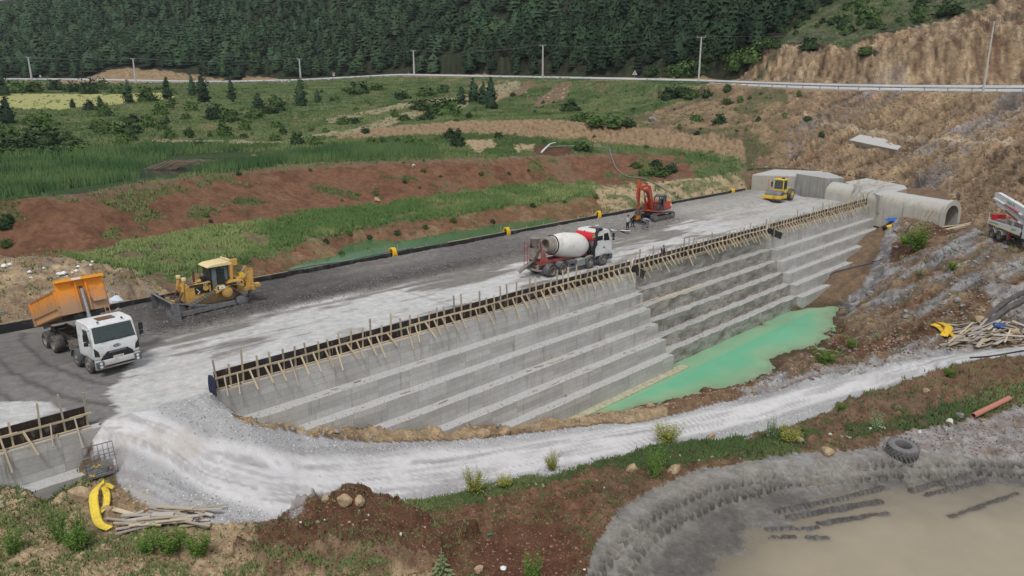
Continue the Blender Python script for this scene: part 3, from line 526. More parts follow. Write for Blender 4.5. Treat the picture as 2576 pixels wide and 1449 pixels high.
TINT *= (1 + ((n3 - .5) * .35 + (n4 - .5) * .35) * np.where(road, .35, 1))[..., None]; TINT = np.clip(TINT, .005, .85)
def zt(x, y):
    a = np.arctan2(x, y); r = np.hypot(x, y)
    fi = np.clip((a - A0) / (A1 - A0) * (NA - 1), 0, NA - 1.001); fj = np.clip((np.log(np.maximum(r, R0)) - LRS[0]) / (LRS[-1] - LRS[0]) * (NR - 1), 0, NR - 1.001)
    i, j = fi.astype(int) if hasattr(fi, 'astype') else int(fi), fj.astype(int) if hasattr(fj, 'astype') else int(fj); u, v = fi - i, fj - j
    return (GZ[j, i] * (1 - u) + GZ[j, i + 1] * u) * (1 - v) + (GZ[j + 1, i] * (1 - u) + GZ[j + 1, i + 1] * u) * v
def G(x, y, lift=0.0):
    """point of the terrain seen at survey position x, y"""
    d = ray(x, y); t = np.exp(np.linspace(math.log(14), math.log(900), 2500)); q = np.array((0, 0, CAMZ)) + t[:, None] * d
    h = q[:, 2] - zt(q[:, 0], q[:, 1]); k = int(np.argmax(h < 0)) if (h < 0).any() else len(t) - 1
    k = max(k, 1); s = h[k - 1] / max(h[k - 1] - h[k], 1e-9); r = q[k - 1] * (1 - s) + q[k] * s
    return np.array((r[0], r[1], r[2] + lift))
TERRAIN = []
def cut_mesh(name, facemask, mat, flat=False):
    J, I = np.nonzero(facemask); q = np.stack([J * NA + I, J * NA + I + 1, (J + 1) * NA + I + 1, (J + 1) * NA + I], -1)
    u, inv = np.unique(q, return_inverse=True); V = np.stack([GX, GY, GZ], -1).reshape(-1, 3)[u]
    o = bigmesh(name, V, quads=inv.reshape(-1, 4)[:, ::-1], mat=mat, col=TINT.reshape(-1, 3)[u], smooth=not flat); o["kind"] = "structure"; TERRAIN.append(o); return o
fm = lambda a: a[:-1, :-1] & a[1:, 1:]
f_road = fm(road); f_hill = fm(hill) & ~f_road; f_slope = fm(rk | sl) & ~f_road & ~f_hill; f_mud = fm(ring) & ~f_road & ~f_slope
cut_mesh("haul_road", f_road, ground_mat("crushed white stone", 1.6, .08, .45, .5, (.42, .42, .43)))
f_cut = fm(cut) & f_hill; f_hill &= ~f_cut
cut_mesh("rock_cut", f_cut, ground_mat("cut rock", .7, .42, 1.0, .4, (.36, .32, .27)), True)
cut_mesh("hillside", f_hill, ground_mat("hill earth", .5, .4, 1.0))
cut_mesh("rock_slope", f_slope, ground_mat("broken rock", .8, .42, 1.0, .55, (.36, .33, .29)), True)
cut_mesh("mud_flat", f_mud, ground_mat("grey mud", 2.4, .26, 1.0, .3, (.3, .29, .28), rough=.7), True)
cut_mesh("ground", ~(f_road | f_hill | f_slope | f_mud | f_cut), ground_mat("earth and weeds", 1.0, .34, .9, .3))
# ---------------------------------------------------------------- water
def _gj(x, y):
    a = np.arctan2(x, y); r = np.hypot(x, y); return np.clip(((np.log(r) - LRS[0]) / (LRS[-1] - LRS[0]) * (NR - 1)).astype(int), 0, NR - 1), np.clip(((a - A0) / (A1 - A0) * (NA - 1)).astype(int), 0, NA - 1)
def water_mat(name, rgb, alpha, rough=.06, wav=.05):
    m, n, l, b = newmat(name); b.inputs["Base Color"].default_value = (*rgb, 1); b.inputs["Roughness"].default_value = rough; b.inputs["Alpha"].default_value = alpha
    b.inputs["IOR"].default_value = 1.33
    tc = n.new("ShaderNodeTexCoord").outputs["Object"]; bp = n.new("ShaderNodeBump"); bp.inputs["Strength"].default_value = wav; bp.inputs["Distance"].default_value = .05
    l.new(noise_node(n, l, tc, 3.0, 3).outputs[0], bp.inputs["Height"]); l.new(bp.outputs[0], b.inputs["Normal"])
    c = ramp(n, l, noise_node(n, l, tc, .12, 3).outputs[0], .3, .7, (*[v * .85 for v in rgb], 1), (*[v * 1.15 for v in rgb], 1)); l.new(c.outputs[0], b.inputs["Base Color"])
    return m
def sheet(name, pts, z, mat):
    o = meshobj(name, [(p[0], p[1], z) for p in pts], [tuple(range(len(pts)))], mat, sm=None)
    if o.data.polygons[0].normal.z < 0: o.data.flip_normals()
    o["kind"] = "structure"; return o
def depth_water(name, X, Y, z, bed_, shallow, deep, a0, kk, rough, keep=None):
    """water sheet whose turbidity hides the bed more where the water is deeper"""
    m, n, l, b = newmat(name + " liquid"); at = n.new("ShaderNodeAttribute"); at.attribute_name = "tint"; l.new(at.outputs["Color"], b.inputs["Base Color"]); l.new(at.outputs["Alpha"], b.inputs["Alpha"]); b.inputs["Roughness"].default_value = rough; b.inputs["IOR"].default_value = 1.33
    tc = n.new("ShaderNodeTexCoord").outputs["Object"]; bp = n.new("ShaderNodeBump"); bp.inputs["Strength"].default_value = .03; bp.inputs["Distance"].default_value = .05; l.new(noise_node(n, l, tc, 2.0, 3).outputs[0], bp.inputs["Height"]); l.new(bp.outputs[0], b.inputs["Normal"])
    dep_ = np.clip(z - bed_, 0, 3); wc = np.zeros(X.shape + (4,)); k_ = smooth(.03, .6, dep_)[..., None]; wc[..., :3] = np.array(shallow) * (1 - k_) + np.array(deep) * k_; wc[..., 3] = a0 + (.98 - a0) * (1 - np.exp(-dep_ * kk)); nr, nc = X.shape
    wc[..., :3] *= (1 + (fbm(X * .3, Y * .3, 301, 4) - .5) * .25)[..., None]
    jj, ii = np.mgrid[0:nr - 1, 0:nc - 1]
    if keep is not None: q = keep[:-1, :-1] & keep[1:, 1:]; jj, ii = jj[q], ii[q]
    o = bigmesh(name, np.stack([X, Y, X * 0 + z], -1).reshape(-1, 3), quads=np.stack([jj * nc + ii, jj * nc + ii + 1, (jj + 1) * nc + ii + 1, (jj + 1) * nc + ii], -1).reshape(-1, 4), mat=m, col=wc.reshape(-1, 4)); o["kind"] = "structure"
    if o.data.polygons[0].normal.z < 0: o.data.flip_normals()
wa, wn = np.meshgrid(np.linspace(30, 94, 190), np.linspace(-34.5, -10, 90)); wx, wy = wa * AX[0] + wn * NX[0], wa * AX[1] + wn * NX[1]; bed_ = zt(wx, wy)
bed_ = np.where((wn < -31.75) & (wa < 54.5), np.maximum(bed_, -8.1), np.where((wn < -31.3) & (wa < 79.5), np.maximum(bed_, -8.25), bed_)); depth_water("pool_water", wx, wy, -8.0, bed_, lin(156, 188, 150), lin(112, 184, 147), .55, 6.0, .06)
wx, wy = np.meshgrid(np.linspace(2, 60, 260), np.linspace(14, 44, 160)); bed_ = zt(wx, wy); depth_water("mud_puddle", wx, wy, -4.56, bed_, lin(146, 136, 118), lin(170, 158, 135), .5, 12.0, .07, ring[_gj(wx, wy)])
sheet("channel_water", [D(20, -57.25), D(86, -57.25), D(86, -74), D(20, -74)], -1.6, water_mat("green channel water", lin(76, 112, 74), .95, .12, .12))
sheet("pond_water", [P(-500, 530, 4.1), P(330, 455, 4.1), P(700, 412, 4.1), P(760, 385, 4.1), P(300, 380, 4.1), P(-500, 400, 4.1)], 4.1, water_mat("pond water", lin(70, 78, 66), .9))
# ---------------------------------------------------------------- the stepped dam
def concrete(name, rgb, boards=True, stain=.35, dark=lin(84, 80, 72), flow=(.9, .9, .06)):
    m, n, l, b = newmat(name); tc = n.new("ShaderNodeTexCoord").outputs["Object"]; geo = n.new("ShaderNodeNewGeometry").outputs["Position"]
    a1 = noise_node(n, l, geo, .6, 6, .7); a2 = noise_node(n, l, geo, 6, 5, .7)
    v = ramp(n, l, a2.outputs[0], .3, .7, (.84, .84, .84, 1), (1.14, 1.14, 1.14, 1)); c = mixn(n, l, 1, rgb, v.outputs[0], 'MULTIPLY')
    c = mixn(n, l, ramp(n, l, a1.outputs[0], .35, .7).outputs[0], c, [x * .78 for x in rgb])
    mp = n.new("ShaderNodeMapping"); mp.inputs["Scale"].default_value = flow; l.new(geo, mp.inputs["Vector"])
    s = ramp(n, l, noise_node(n, l, mp.outputs[0], 2.2, 5, .75).outputs[0], .62 - stain * .25, .82 - stain * .1); c = mixn(n, l, s.outputs[0], c, dark)
    bp = n.new("ShaderNodeBump"); bp.inputs["Strength"].default_value = .4; bp.inputs["Distance"].default_value = .03; hgt = a2.outputs[0]
    if boards:
        sp = n.new("ShaderNodeSeparateXYZ"); l.new(geo, sp.inputs[0]); ma = n.new("ShaderNodeMath"); ma.operation = 'MULTIPLY_ADD'; ma.inputs[1].default_value = 2.4
        l.new(sp.outputs[2], ma.inputs[0]); l.new(ramp(n, l, a1.outputs[0], .2, .8, (0, 0, 0, 1), (.35, .35, .35, 1)).outputs[0], ma.inputs[2])
        fr = n.new("ShaderNodeMath"); fr.operation = 'FRACT'; l.new(ma.outputs[0], fr.inputs[0])
        k = ramp(n, l, fr.outputs[0], .0, .09, (1, 1, 1, 1), (0, 0, 0, 1)); kk = mixn(n, l, .8, (0, 0, 0), k.outputs[0])
        dp = n.new("ShaderNodeVectorMath"); dp.operation = 'DOT_PRODUCT'; dp.inputs[1].default_value = tuple(AX); l.new(geo, dp.inputs[0]); mj = n.new("ShaderNodeMath"); mj.operation = 'MULTIPLY'; mj.inputs[1].default_value = 1 / 2.44; l.new(dp.outputs["Value"], mj.inputs[0]); fj = n.new("ShaderNodeMath"); fj.operation = 'FRACT'; l.new(mj.outputs[0], fj.inputs[0])
        kj_ = ramp(n, l, fj.outputs[0], .0, .022, (.8, .8, .8, 1), (0, 0, 0, 1)); kk = mixn(n, l, 1, kk, kj_.outputs[0], 'LIGHTEN')
        fl = n.new("ShaderNodeMath"); fl.operation = 'FLOOR'; l.new(mj.outputs[0], fl.inputs[0]); wn = n.new("ShaderNodeTexWhiteNoise"); wn.noise_dimensions = '2D'; cb = n.new("ShaderNodeCombineXYZ"); l.new(fl.outputs[0], cb.inputs[0]); fz = n.new("ShaderNodeMath"); fz.operation = 'FLOOR'; l.new(ma.outputs[0], fz.inputs[0]); l.new(fz.outputs[0], cb.inputs[1]); l.new(cb.outputs[0], wn.inputs["Vector"])
        pv = ramp(n, l, wn.outputs["Value"], 0, 1, (.86, .86, .86, 1), (1.08, 1.08, 1.08, 1)); c = mixn(n, l, 1, c, pv.outputs[0], 'MULTIPLY')
        nz = n.new("ShaderNodeNewGeometry"); sn = n.new("ShaderNodeSeparateXYZ"); l.new(nz.outputs["Normal"], sn.inputs[0])
        side = ramp(n, l, sn.outputs[2], .3, .6, (1, 1, 1, 1), (0, 0, 0, 1)); kk = mixn(n, l, 1, kk, side.outputs[0], 'MULTIPLY')
        c = mixn(n, l, kk, c, [x * .5 for x in rgb])
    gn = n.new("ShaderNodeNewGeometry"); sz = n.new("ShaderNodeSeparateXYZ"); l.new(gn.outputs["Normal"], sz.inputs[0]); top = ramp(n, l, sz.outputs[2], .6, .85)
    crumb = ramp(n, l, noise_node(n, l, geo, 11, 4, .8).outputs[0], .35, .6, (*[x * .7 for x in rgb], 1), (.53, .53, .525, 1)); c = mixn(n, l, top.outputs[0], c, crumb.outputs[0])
    l.new(hgt, bp.inputs["Height"]); l.new(bp.outputs[0], b.inputs["Normal"]); l.new(c, b.inputs["Base Color"]); b.inputs["Roughness"].default_value = .9; b.inputs["Specular IOR Level"].default_value = .2
    return m
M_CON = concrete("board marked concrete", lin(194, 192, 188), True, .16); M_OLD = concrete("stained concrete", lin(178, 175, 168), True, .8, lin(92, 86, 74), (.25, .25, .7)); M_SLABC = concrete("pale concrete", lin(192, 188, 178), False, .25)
dam = thing("stepped_dam", D(50, -45, -9), 0, "long grey concrete dam body with steps descending to the green pool", "dam")
dam.rotation_euler = (0, 0, 0)
DM = Matrix.Translation(-dam.location)
EDG = [(-36.85, 0.0), (-35.95, -1.75), (-35.08, -2.98), (-34.2, -4.22), (-33.32, -5.42), (-32.45, -6.65), (-31.9, -9.5)]
def profile(rec=0.0, jog=0):
    pr = []; n0 = -36.4 - rec
    for i in range(6):
        n, z = EDG[i]; pr.append((n - rec, z)); nz = EDG[i + 1][1]
        pr.append((n - rec - (0 if i == 5 else 0) + .0, nz if i < 5 else -9.5))
    return pr
def block(name, a0, a1, rec, mat, rag=0.0, seed=0, front=None):
    """stepped block between stations a0 and a1; treads and risers subdivided so worn edges can wander"""
    pr = [(-56.85, -9.5), (-56.85, -.12), (-37.6, -.12), (-37.6, -.002)] + profile(rec); k = len(pr); na = max(2, int((a1 - a0) / (.5 if rag else 6))); V, F = [], []
    for i in range(na + 1):
        a = a0 + (a1 - a0) * i / na
        for q, (n, z) in enumerate(pr):
            dn = dz = 0
            if rag and q > 4 and 0 < z + 9.4:
                dn = (float(vnoise(np.array(a * .9), np.array(q * 3.1), seed)) - .5) * rag * 2; dz = (float(vnoise(np.array(a * 1.7), np.array(q * 5.7), seed + 3)) - .5) * rag
            V.append(D(a, n + dn, z + dz) - np.array(dam.location))
    F = [(i * k + j, (i + 1) * k + j, (i + 1) * k + (j + 1) % k, i * k + (j + 1) % k) for i in range(na) for j in range(k)]
    F += [tuple(range(k)), tuple(reversed(range(na * k, na * k + k)))]
    mb = MB(); mb.add(V, F); return mb.build(name, mat, dam, sm=.4, bevel=0)
J0, J1, J2, J3 = -40, 53.0, 79.3, 111.4
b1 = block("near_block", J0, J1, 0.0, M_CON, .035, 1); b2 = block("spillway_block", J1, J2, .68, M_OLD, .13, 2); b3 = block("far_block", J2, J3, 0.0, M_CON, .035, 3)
tag(b2, "rough stained recessed section of the dam steps")
M_APR = PM("wet pale concrete", lin(186, 186, 160), .4, dirt=lin(150, 140, 110), amt=.4)
for a0, a1, n1_, z in ((36, 54.5, -31.72, -7.93), (54.5, 79.5, -31.5, -8.13), (79.5, 85, -30.6, -8.05)):
    mb = MB(); mb.add([D(a, n, zz) - np.array(dam.location) for zz in (-9.6, z) for a, n in ((a0, -32.6), (a1, -32.6), (a1, n1_), (a0, n1_))], [(0, 1, 2, 3), (4, 5, 6, 7), (0, 1, 5, 4), (1, 2, 6, 5), (2, 3, 7, 6), (3, 0, 4, 7)]); mb.build("apron", M_APR, dam)
# ---------------------------------------------------------------- working deck: pale concrete dust and a spread gravel lift
na_, nn_ = 600, 120
da = np.linspace(-40, 113, na_); dn = np.linspace(-56.8, -37.4, nn_); DA, DN = np.meshgrid(da, dn)
DX, DY = DA * AX[0] + DN * NX[0], DA * AX[1] + DN * NX[1]; dpx, dpy = topix(np.stack([DX, DY, DX * 0], -1))
q1 = fbm(DA * .10, DN * .35, 201, 5); q2 = fbm(DA * .35, DN * .9, 207, 5); q3 = fbm(DX * 1.6, DY * 1.6, 211, 4); q4 = fbm(DX * 5, DY * 5, 213, 3); q5 = fbm(DA * .25, DN * 1.6, 219, 4)
edge_n = -49.0 + (fbm(da * .12, da * 0 + 3, 221, 4) - .5) * 1.2
lay = smooth(.55, -.55, DN - edge_n[None, :]) * smooth(13.5, 17.5, DA + (q2 - .5) * 4)
DZ = lay * .34 + lay * ((q2 - .5) * .16 + (q3 - .5) * .10 + (q4 - .5) * .08) + (1 - lay) * ((q2 - .5) * .05 + (q3 - .5) * .02)
ridge = np.exp(-((DN - edge_n[None, :] + .9) / .55) ** 2) * smooth(17, 20, DA) * smooth(75, 45, DA); DZ += ridge * (.22 + (q3 - .5) * .3)
win = np.exp(-((DN + 52.6 + (q1 - .5)) / .35) ** 2) * smooth(33, 28, DA) * smooth(15, 17, DA); DZ += win * .3
heap = np.exp(-(((DA - 15.5) / 2.6) ** 2 + ((DN + 52.0) / 2.6) ** 2)); DZ += heap * (.55 + (q3 - .5) * .25)
DZ = DZ * smooth(-37.4, -37.8, DN) * 1.0
DZ += smooth(.2, 1, 1 - np.abs(DN + 56.8) / 1.2) * lay * -.05
TR = np.abs(np.sin(DA * 22)) * (np.abs(np.abs(DN + 52.2) - 1.05) < .28) * (DA > 25) * (DA < 36); DZ += TR * .06
C_ = lambda *k: np.array(lin(*k))
DT = np.zeros(DX.shape + (3,)); DT[:] = C_(202, 201, 200)
def db(k, c): DT[:] = DT * (1 - k[..., None]) + np.array(c) * k[..., None]
pale_ = smooth(.37, .53, q1 + (q5 - .5) * .55 + np.interp(DN, [-49, -47, -44, -39, -37], [-.16, -.04, .06, .13, .2])[...])
db(1 - pale_, C_(136, 132, 127)); db(smooth(.55, .66, q5) * (1 - pale_) * .6, C_(160, 157, 152)); db(smooth(.62, .7, q2) * .5, C_(146, 140, 134))
db(smooth(.5, 0, np.abs(DN - edge_n[None, :] - 1.2)) * .7 * (DA > 15), C_(128, 122, 118))
db(lay, C_(112, 108, 106)); db(lay * smooth(.45, .65, q1) * .8, C_(136, 131, 126)); db(lay * smooth(50, 75, DA) * .75, C_(150, 147, 142)); db(lay * smooth(-52, -49.3, DN) * smooth(52, 40, DA) * .8, C_(90, 87, 85)); db(lay * smooth(38, 28, DA) * .8, C_(86, 83, 82))
far_ = smooth(78, 88, DA) * smooth(-56, -52, DN); db(far_ * .7, C_(176, 173, 168))
lf = inpoly(dpx, dpy, [(-600, 900), (0, 838), (330, 830), (420, 860), (330, 905), (300, 960), (270, 985), (300, 1040), (230, 1075), (120, 1010), (0, 1010), (-600, 1150)]) * 1.0
arc = np.hypot((dpx - 330) * .55, (dpy - 820)); db(lf * .9, C_(122, 119, 117)); db(lf * smooth(.75, .95, np.sin(arc / 8.0 + q1 * 3)) * .7, C_(88, 86, 85))
db(smooth(.3, 1, heap) * .9, C_(94, 91, 88))
for pl in ([(270, 985), (310, 960), (345, 945), (360, 985), (350, 1010), (300, 1045)], [(390, 940), (410, 905), (530, 890), (540, 980), (470, 1000), (390, 975)]):
    db(inpoly(dpx + (q3 - .5) * 40, dpy + (q2 - .5) * 40, pl) * .85, C_(206, 204, 202))
db((np.abs(DN + 44.5 + (q1 - .5) * 3) < .12) * (DA > 40) * .35, C_(120, 116, 112)); db((np.abs(((DA + 3) % 15) - 7.5) < .10) * (DN > -48) * (DA > 24) * .35, C_(120, 116, 112))
DT *= (1 + (q3 - .5) * .30 + (q4 - .5) * (.25 + .35 * lay))[..., None]; DT = np.clip(DT, .01, .8)
jj, ii = np.mgrid[0:nn_ - 1, 0:na_ - 1]; qd = np.stack([jj * na_ + ii, jj * na_ + ii + 1, (jj + 1) * na_ + ii + 1, (jj + 1) * na_ + ii], -1).reshape(-1, 4)
deck = bigmesh("deck", np.stack([DX, DY, DZ + .004], -1).reshape(-1, 3), quads=qd, mat=ground_mat("dusty deck and gravel lift", 1.5, .2, .7, .45, (.34, .33, .32)), col=DT.reshape(-1, 3)); deck["kind"] = "structure"
if deck.data.polygons[0].normal.z < 0: deck.data.flip_normals()
def dz(a, n):
    return float(DZ[int(np.clip((n + 56.8) / 19.4 * (nn_ - 1), 0, nn_ - 1)), int(np.clip((a + 40) / 153 * (na_ - 1), 0, na_ - 1))])
# ---------------------------------------------------------------- timber helper: planks share one unit mesh per material
def wood(name, rgb, var=.35, rough=.85):
    m, n, l, b = newmat(name); tc = n.new("ShaderNodeTexCoord").outputs["Object"]; oi = n.new("ShaderNodeObjectInfo")
    mp = n.new("ShaderNodeMapping"); mp.inputs["Scale"].default_value = (1.5, 7, 7); l.new(tc, mp.inputs["Vector"]); l.new(oi.outputs["Random"], mp.inputs["Location"])
    g = ramp(n, l, noise_node(n, l, mp.outputs[0], 2.5, 5, .7).outputs[0], .3, .72, (*[v * (1 - var * .7) for v in rgb], 1), (*[min(1, v * (1 + var * .5)) for v in rgb], 1))
    o = ramp(n, l, oi.outputs["Random"], 0, 1, (.74, .73, .72, 1), (1.12, 1.11, 1.1, 1)); c = mixn(n, l, 1, g.outputs[0], o.outputs[0], 'MULTIPLY')
    l.new(c, b.inputs["Base Color"]); b.inputs["Roughness"].default_value = rough; b.inputs["Specular IOR Level"].default_value = .2; return m
W_NEW = wood("raw timber", lin(204, 188, 162)); W_OLD = wood("weathered timber", lin(180, 169, 152)); W_GREY = wood("grey boards", lin(184, 178, 170))
def film(name, rgb, splash=lin(128, 122, 114), amt=.4):
    m, n, l, b = newmat(name); geo = n.new("ShaderNodeNewGeometry").outputs["Position"]; mp = n.new("ShaderNodeMapping"); mp.inputs["Scale"].default_value = (1, 1, .5); l.new(geo, mp.inputs[0])
    k = ramp(n, l, noise_node(n, l, mp.outputs[0], 1.6, 7, .8).outputs[0], .66 - amt * .3, .74 - amt * .1); c = mixn(n, l, k.outputs[0], rgb, splash)
    l.new(c, b.inputs["Base Color"]); b.inputs["Roughness"].default_value = .45; return m
M_PLY = film("film faced plywood", lin(44, 34, 30)); M_BLK = film("black edge form", lin(46, 46, 48), lin(104, 100, 96), .5)
_UM = {}
def plank(name, p0, p1, wd, ht, mat, parent=None, up=(0, 0, 1), roll=0.0):
    if mat.name not in _UM:
        me = bpy.data.meshes.new(name); q = MB().box((0, 0, 0), (1, 1, 1)); me.from_pydata(q.v, [], q.f); me.update(); me.materials.append(mat); _UM[mat.name] = me
    off = np.array(parent.location) if parent is not None else 0
    p0, p1 = Vector(np.asarray(p0) - off), Vector(np.asarray(p1) - off); x = p1 - p0; L = x.length; x.normalize(); up = Vector(up)
    if abs(x.dot(up)) > .97: up = Vector(NX)
    y = up.cross(x).normalized(); z = x.cross(y)
    M = Matrix((x, y, z)).transposed().to_4x4()
    if roll: M = M @ Matrix.Rotation(roll, 4, 'X')
    M.translation = (p0 + p1) / 2; o = bpy.data.objects.new(name, _UM[mat.name]); COL.objects.link(o); o.parent = parent
    loc, rot, _ = M.decompose(); o.rotation_mode = 'XYZ'; o.location = loc; o.rotation_euler = rot.to_euler(); o.scale = (L, wd, ht); return o
def eth(name, loc, label, cat, group=None):     # thing whose parts are laid out in world directions
    o = thing(name, loc, 90, label, cat, group); o.rotation_euler = (0, 0, 0); return o
RND = random.Random(5)
# ---------------------------------------------------------------- formwork along the downstream edge
def formwork(a0, a1, label, sp=.78, endposts=()):
    t = eth("formwork", D((a0 + a1) / 2, -36.8, 0), label, "formwork"); r = RND
    a = a0; i = 0
    while a < a1 - .3:
        b = min(a + 2.44, a1); old = r.random() < .45
        plank("plywood_panel", D(a + .01, -37.38, .52), D(b - .01, -37.38, .52 + r.uniform(-.01, .01)), .022, 1.02, M_PLY if not old else M_BLK, t); a = b; i += 1
    k = int((a1 - a0) / sp)
    for i in range(k + 1):
        a = a0 + .12 + (a1 - a0 - .24) * i / k + r.uniform(-.1, .1); h = r.choice((1.2, 1.25, 1.3, 1.35, 1.4, 1.8, 1.95)) if 0 < i < k else 1.75
        plank("post", D(a, -37.32, .02), D(a + r.uniform(-.14, .14), -37.32 + r.uniform(-.05, .05), h), .075, .11, W_OLD if r.random() < .5 else W_NEW, t)
        if i < k and r.random() < .93:
            a2 = a + sp * .45; hi = .60; drop = r.choice((.25, .3, .4, .45, .75, .85)); q = (.9 + drop)
            plank("brace", D(a2, -37.2, hi + .08), D(a2 + r.uniform(-.25, .35), -36.62 + .28 * drop, -drop + .08), .06, .10, W_NEW if r.random() < .75 else W_OLD, t)
            if r.random() < .7: plank("kicker", D(a2 + .2, -37.23, .10), D(a2 + .2 + r.uniform(-.2, .2), -36.9, .06), .09, .045, W_NEW, t)
    a = a0 - .1; lift = 0
    while a < a1:
        b = min(a + r.uniform(3.2, 4.4), a1 + .15); plank("waler", D(a, -37.25 + lift, .66 + r.uniform(-.03, .03)), D(b, -37.25 + lift, .66 + r.uniform(-.03, .03)), .05, .10, W_NEW, t); a = b - .55 if b < a1 else a1 + 1; lift = .055 - lift
    a = a0
    while a < a1:
        b = min(a + r.uniform(3, 4), a1); plank("sole_rail", D(a, -37.23, .055), D(b, -37.23, .055), .10, .05, W_NEW, t); plank("edge_lath", D(a, -36.89, .025), D(b, -36.89, .025), .05, .04, W_NEW, t); a = b + .02
    return t
formwork(-5.5, 8.7, "short run of timber formwork beside the wire cage at the left edge", .95)
f1 = formwork(14.9, 52.9, "longest run of timber formwork, on the near smooth steps", .77)
formwork(53.3, 79.0, "timber formwork run above the stained recessed steps", .74)
formwork(79.6, 110.2, "farthest timber formwork run, ending at the concrete culvert", .74)
for k, a in enumerate((53.1, 79.35)):
    t = eth("stop_board", D(a, -36.6, 0), "dark upright stop board closing the joint at the %s end of the recessed steps" % ("near", "far")[k], "board")
    plank("face_board", D(a, -37.4, .35), D(a, -36.0 + k * .4, -.05), .03, .75, M_BLK, t, up=(0, 0, 1)); plank("batten", D(a - .05, -36.5, -.3), D(a - .05, -36.5, .9), .05, .08, W_OLD, t)
# ---------------------------------------------------------------- edge form along the upstream side
t = eth("edge_form", D(40, -57, 0), "low black board form along the upstream edge of the deck", "formwork")
a = -38.0
while a < 110:
    b = a + RND.uniform(2.6, 3.2); y = RND.uniform(-.03, .03); plank("form_board", D(a, -57.0 + y, .30 + RND.uniform(-.04, .04)), D(b - .02, -57.0 + y, .30 + RND.uniform(-.04, .04)), .05, .62, M_BLK, t)
    if RND.random() < .8: plank("cap_lath", D(a, -57.07, .645), D(b - .1, -57.07 + RND.uniform(-.03, .03), .645), .09, .045, W_OLD, t)
    if RND.random() < .5: plank("stake", D(a + .3, -57.12, -.6), D(a + .3, -57.12, .78 + RND.uniform(-.1, .15)), .06, .06, W_OLD, t)
    a = b
M_YEL = PM("yellow plastic", lin(226, 184, 44), .45, dirt=lin(170, 140, 60), amt=.25)
for i, (x, y, lb) in enumerate(((983, 641, "yellow waterstop coil on the edge form nearest the dozer"), (1268, 588, "yellow waterstop coil on the edge form behind the mixer drum"), (1490, 545, "tilted yellow waterstop coil on the edge form left of the excavator"), (1821, 482, "loose yellow waterstop coil on the far edge form before the roller"))):
    p = P(x, y, .35); a, n = an(p); n = -57.0; t = eth("waterstop_coil", D(a, n, .3), lb, "coil", "waterstop coils on the upstream form")
    w_ = 1.5 if i == 3 else .8
    for j in range(4):
        q = []; s = (j - 1.5) * .17 * w_
        for k in range(15):
            an_ = 2 * math.pi * k / 14; rr = (.55 + .05 * RND.random()); q.append(AX * (s + .05 * math.sin(an_ * 2 + j)) + NX * (rr * .55 * math.cos(an_)) + np.array((0, 0, rr * (1.15 if i != 3 else .8) * math.sin(an_) + .12)))
        if i == 2: q = [v + AX * (.35 * v[2]) for v in q]
        MB().tube(q, .085, 6, False).build("band", M_YEL, t)
    for s in (-1, 1): plank("tie_stake", D(a + s * .55, n - .15, -.3), D(a + s * .75, n - .25, 1.25 + .3 * RND.random()), .05, .05, W_OLD, t)
    plank("tie_lath", D(a - 1.3, n - .2, .6), D(a + 1.3, n - .1, .75), .05, .07, W_OLD, t)
# ---------------------------------------------------------------- culvert, intake block, hill slab
def solid(name, top, bot, mat, parent, bevel=.03):
    off = np.array(parent.location); n = len(top); mb = MB()
    mb.add([np.asarray(p, float) - off for p in bot] + [np.asarray(p, float) - off for p in top], [tuple(range(n)), tuple(range(n, 2 * n))] + [(i, (i + 1) % n, (i + 1) % n + n, i + n) for i in range(n)])
    return mb.build(name, mat, parent, bevel=bevel)
W0 = P(2074, 501, 0); dC = np.array((.47, -.88, -.035)); pC = np.array((.88, .47, 0)); LC = 18.6
cv = eth("culvert", W0, "pale concrete culvert with arched mouth at the right end of the dam", "culvert")
def arch(hw, side, rise, base, n=12): return [(hw, base)] + [(hw * math.cos(math.pi * k / n), side + rise * math.sin(math.pi * k / n)) for k in range(n + 1)] + [(-hw, base)]
def sweep(name, out, inn, s0, s1, mat):
    V, F = [], []; k = len(out); c0 = pC * 1.75
    for s in (s0, s1):
        for pr in (out, inn):
            for u, z in pr: V.append(c0 + dC * s + pC * u + np.array((0, 0, z)))
    for j in range(k - 1):
        F += [(j, j + 1, 2 * k + j + 1, 2 * k + j), (k + j, 3 * k + j, 3 * k + j + 1, k + j + 1)]
        for b in (0, 2 * k): F.append((b + j, b + k + j, b + k + j + 1, b + j + 1))
    F += [(0, k, 3 * k, 2 * k), (k - 1, 2 * k + k - 1, 3 * k + k - 1, 2 * k - 1)]
    mb = MB(); mb.add(V, F); return mb.build(name, mat, cv, sm=.5)
oa = arch(1.75, .95, 1.6, -2.4); ia = arch(1.4, .7, 1.35, -2.4)
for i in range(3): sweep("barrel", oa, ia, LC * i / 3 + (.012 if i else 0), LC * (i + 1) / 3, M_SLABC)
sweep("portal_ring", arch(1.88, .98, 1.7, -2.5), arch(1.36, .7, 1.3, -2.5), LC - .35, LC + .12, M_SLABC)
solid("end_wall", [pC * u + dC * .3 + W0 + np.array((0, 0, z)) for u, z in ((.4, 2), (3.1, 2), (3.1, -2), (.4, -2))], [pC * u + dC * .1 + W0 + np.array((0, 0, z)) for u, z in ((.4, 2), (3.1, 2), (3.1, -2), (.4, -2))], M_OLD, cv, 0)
F1, F2 = P(1998, 488, 0), P(2076, 500, 0); pb = np.array((.9, .42, 0)); Z = lambda z: np.array((0, 0, z))
it = eth("intake_block", F1, "tall square concrete block behind the yellow roller", "concrete block")
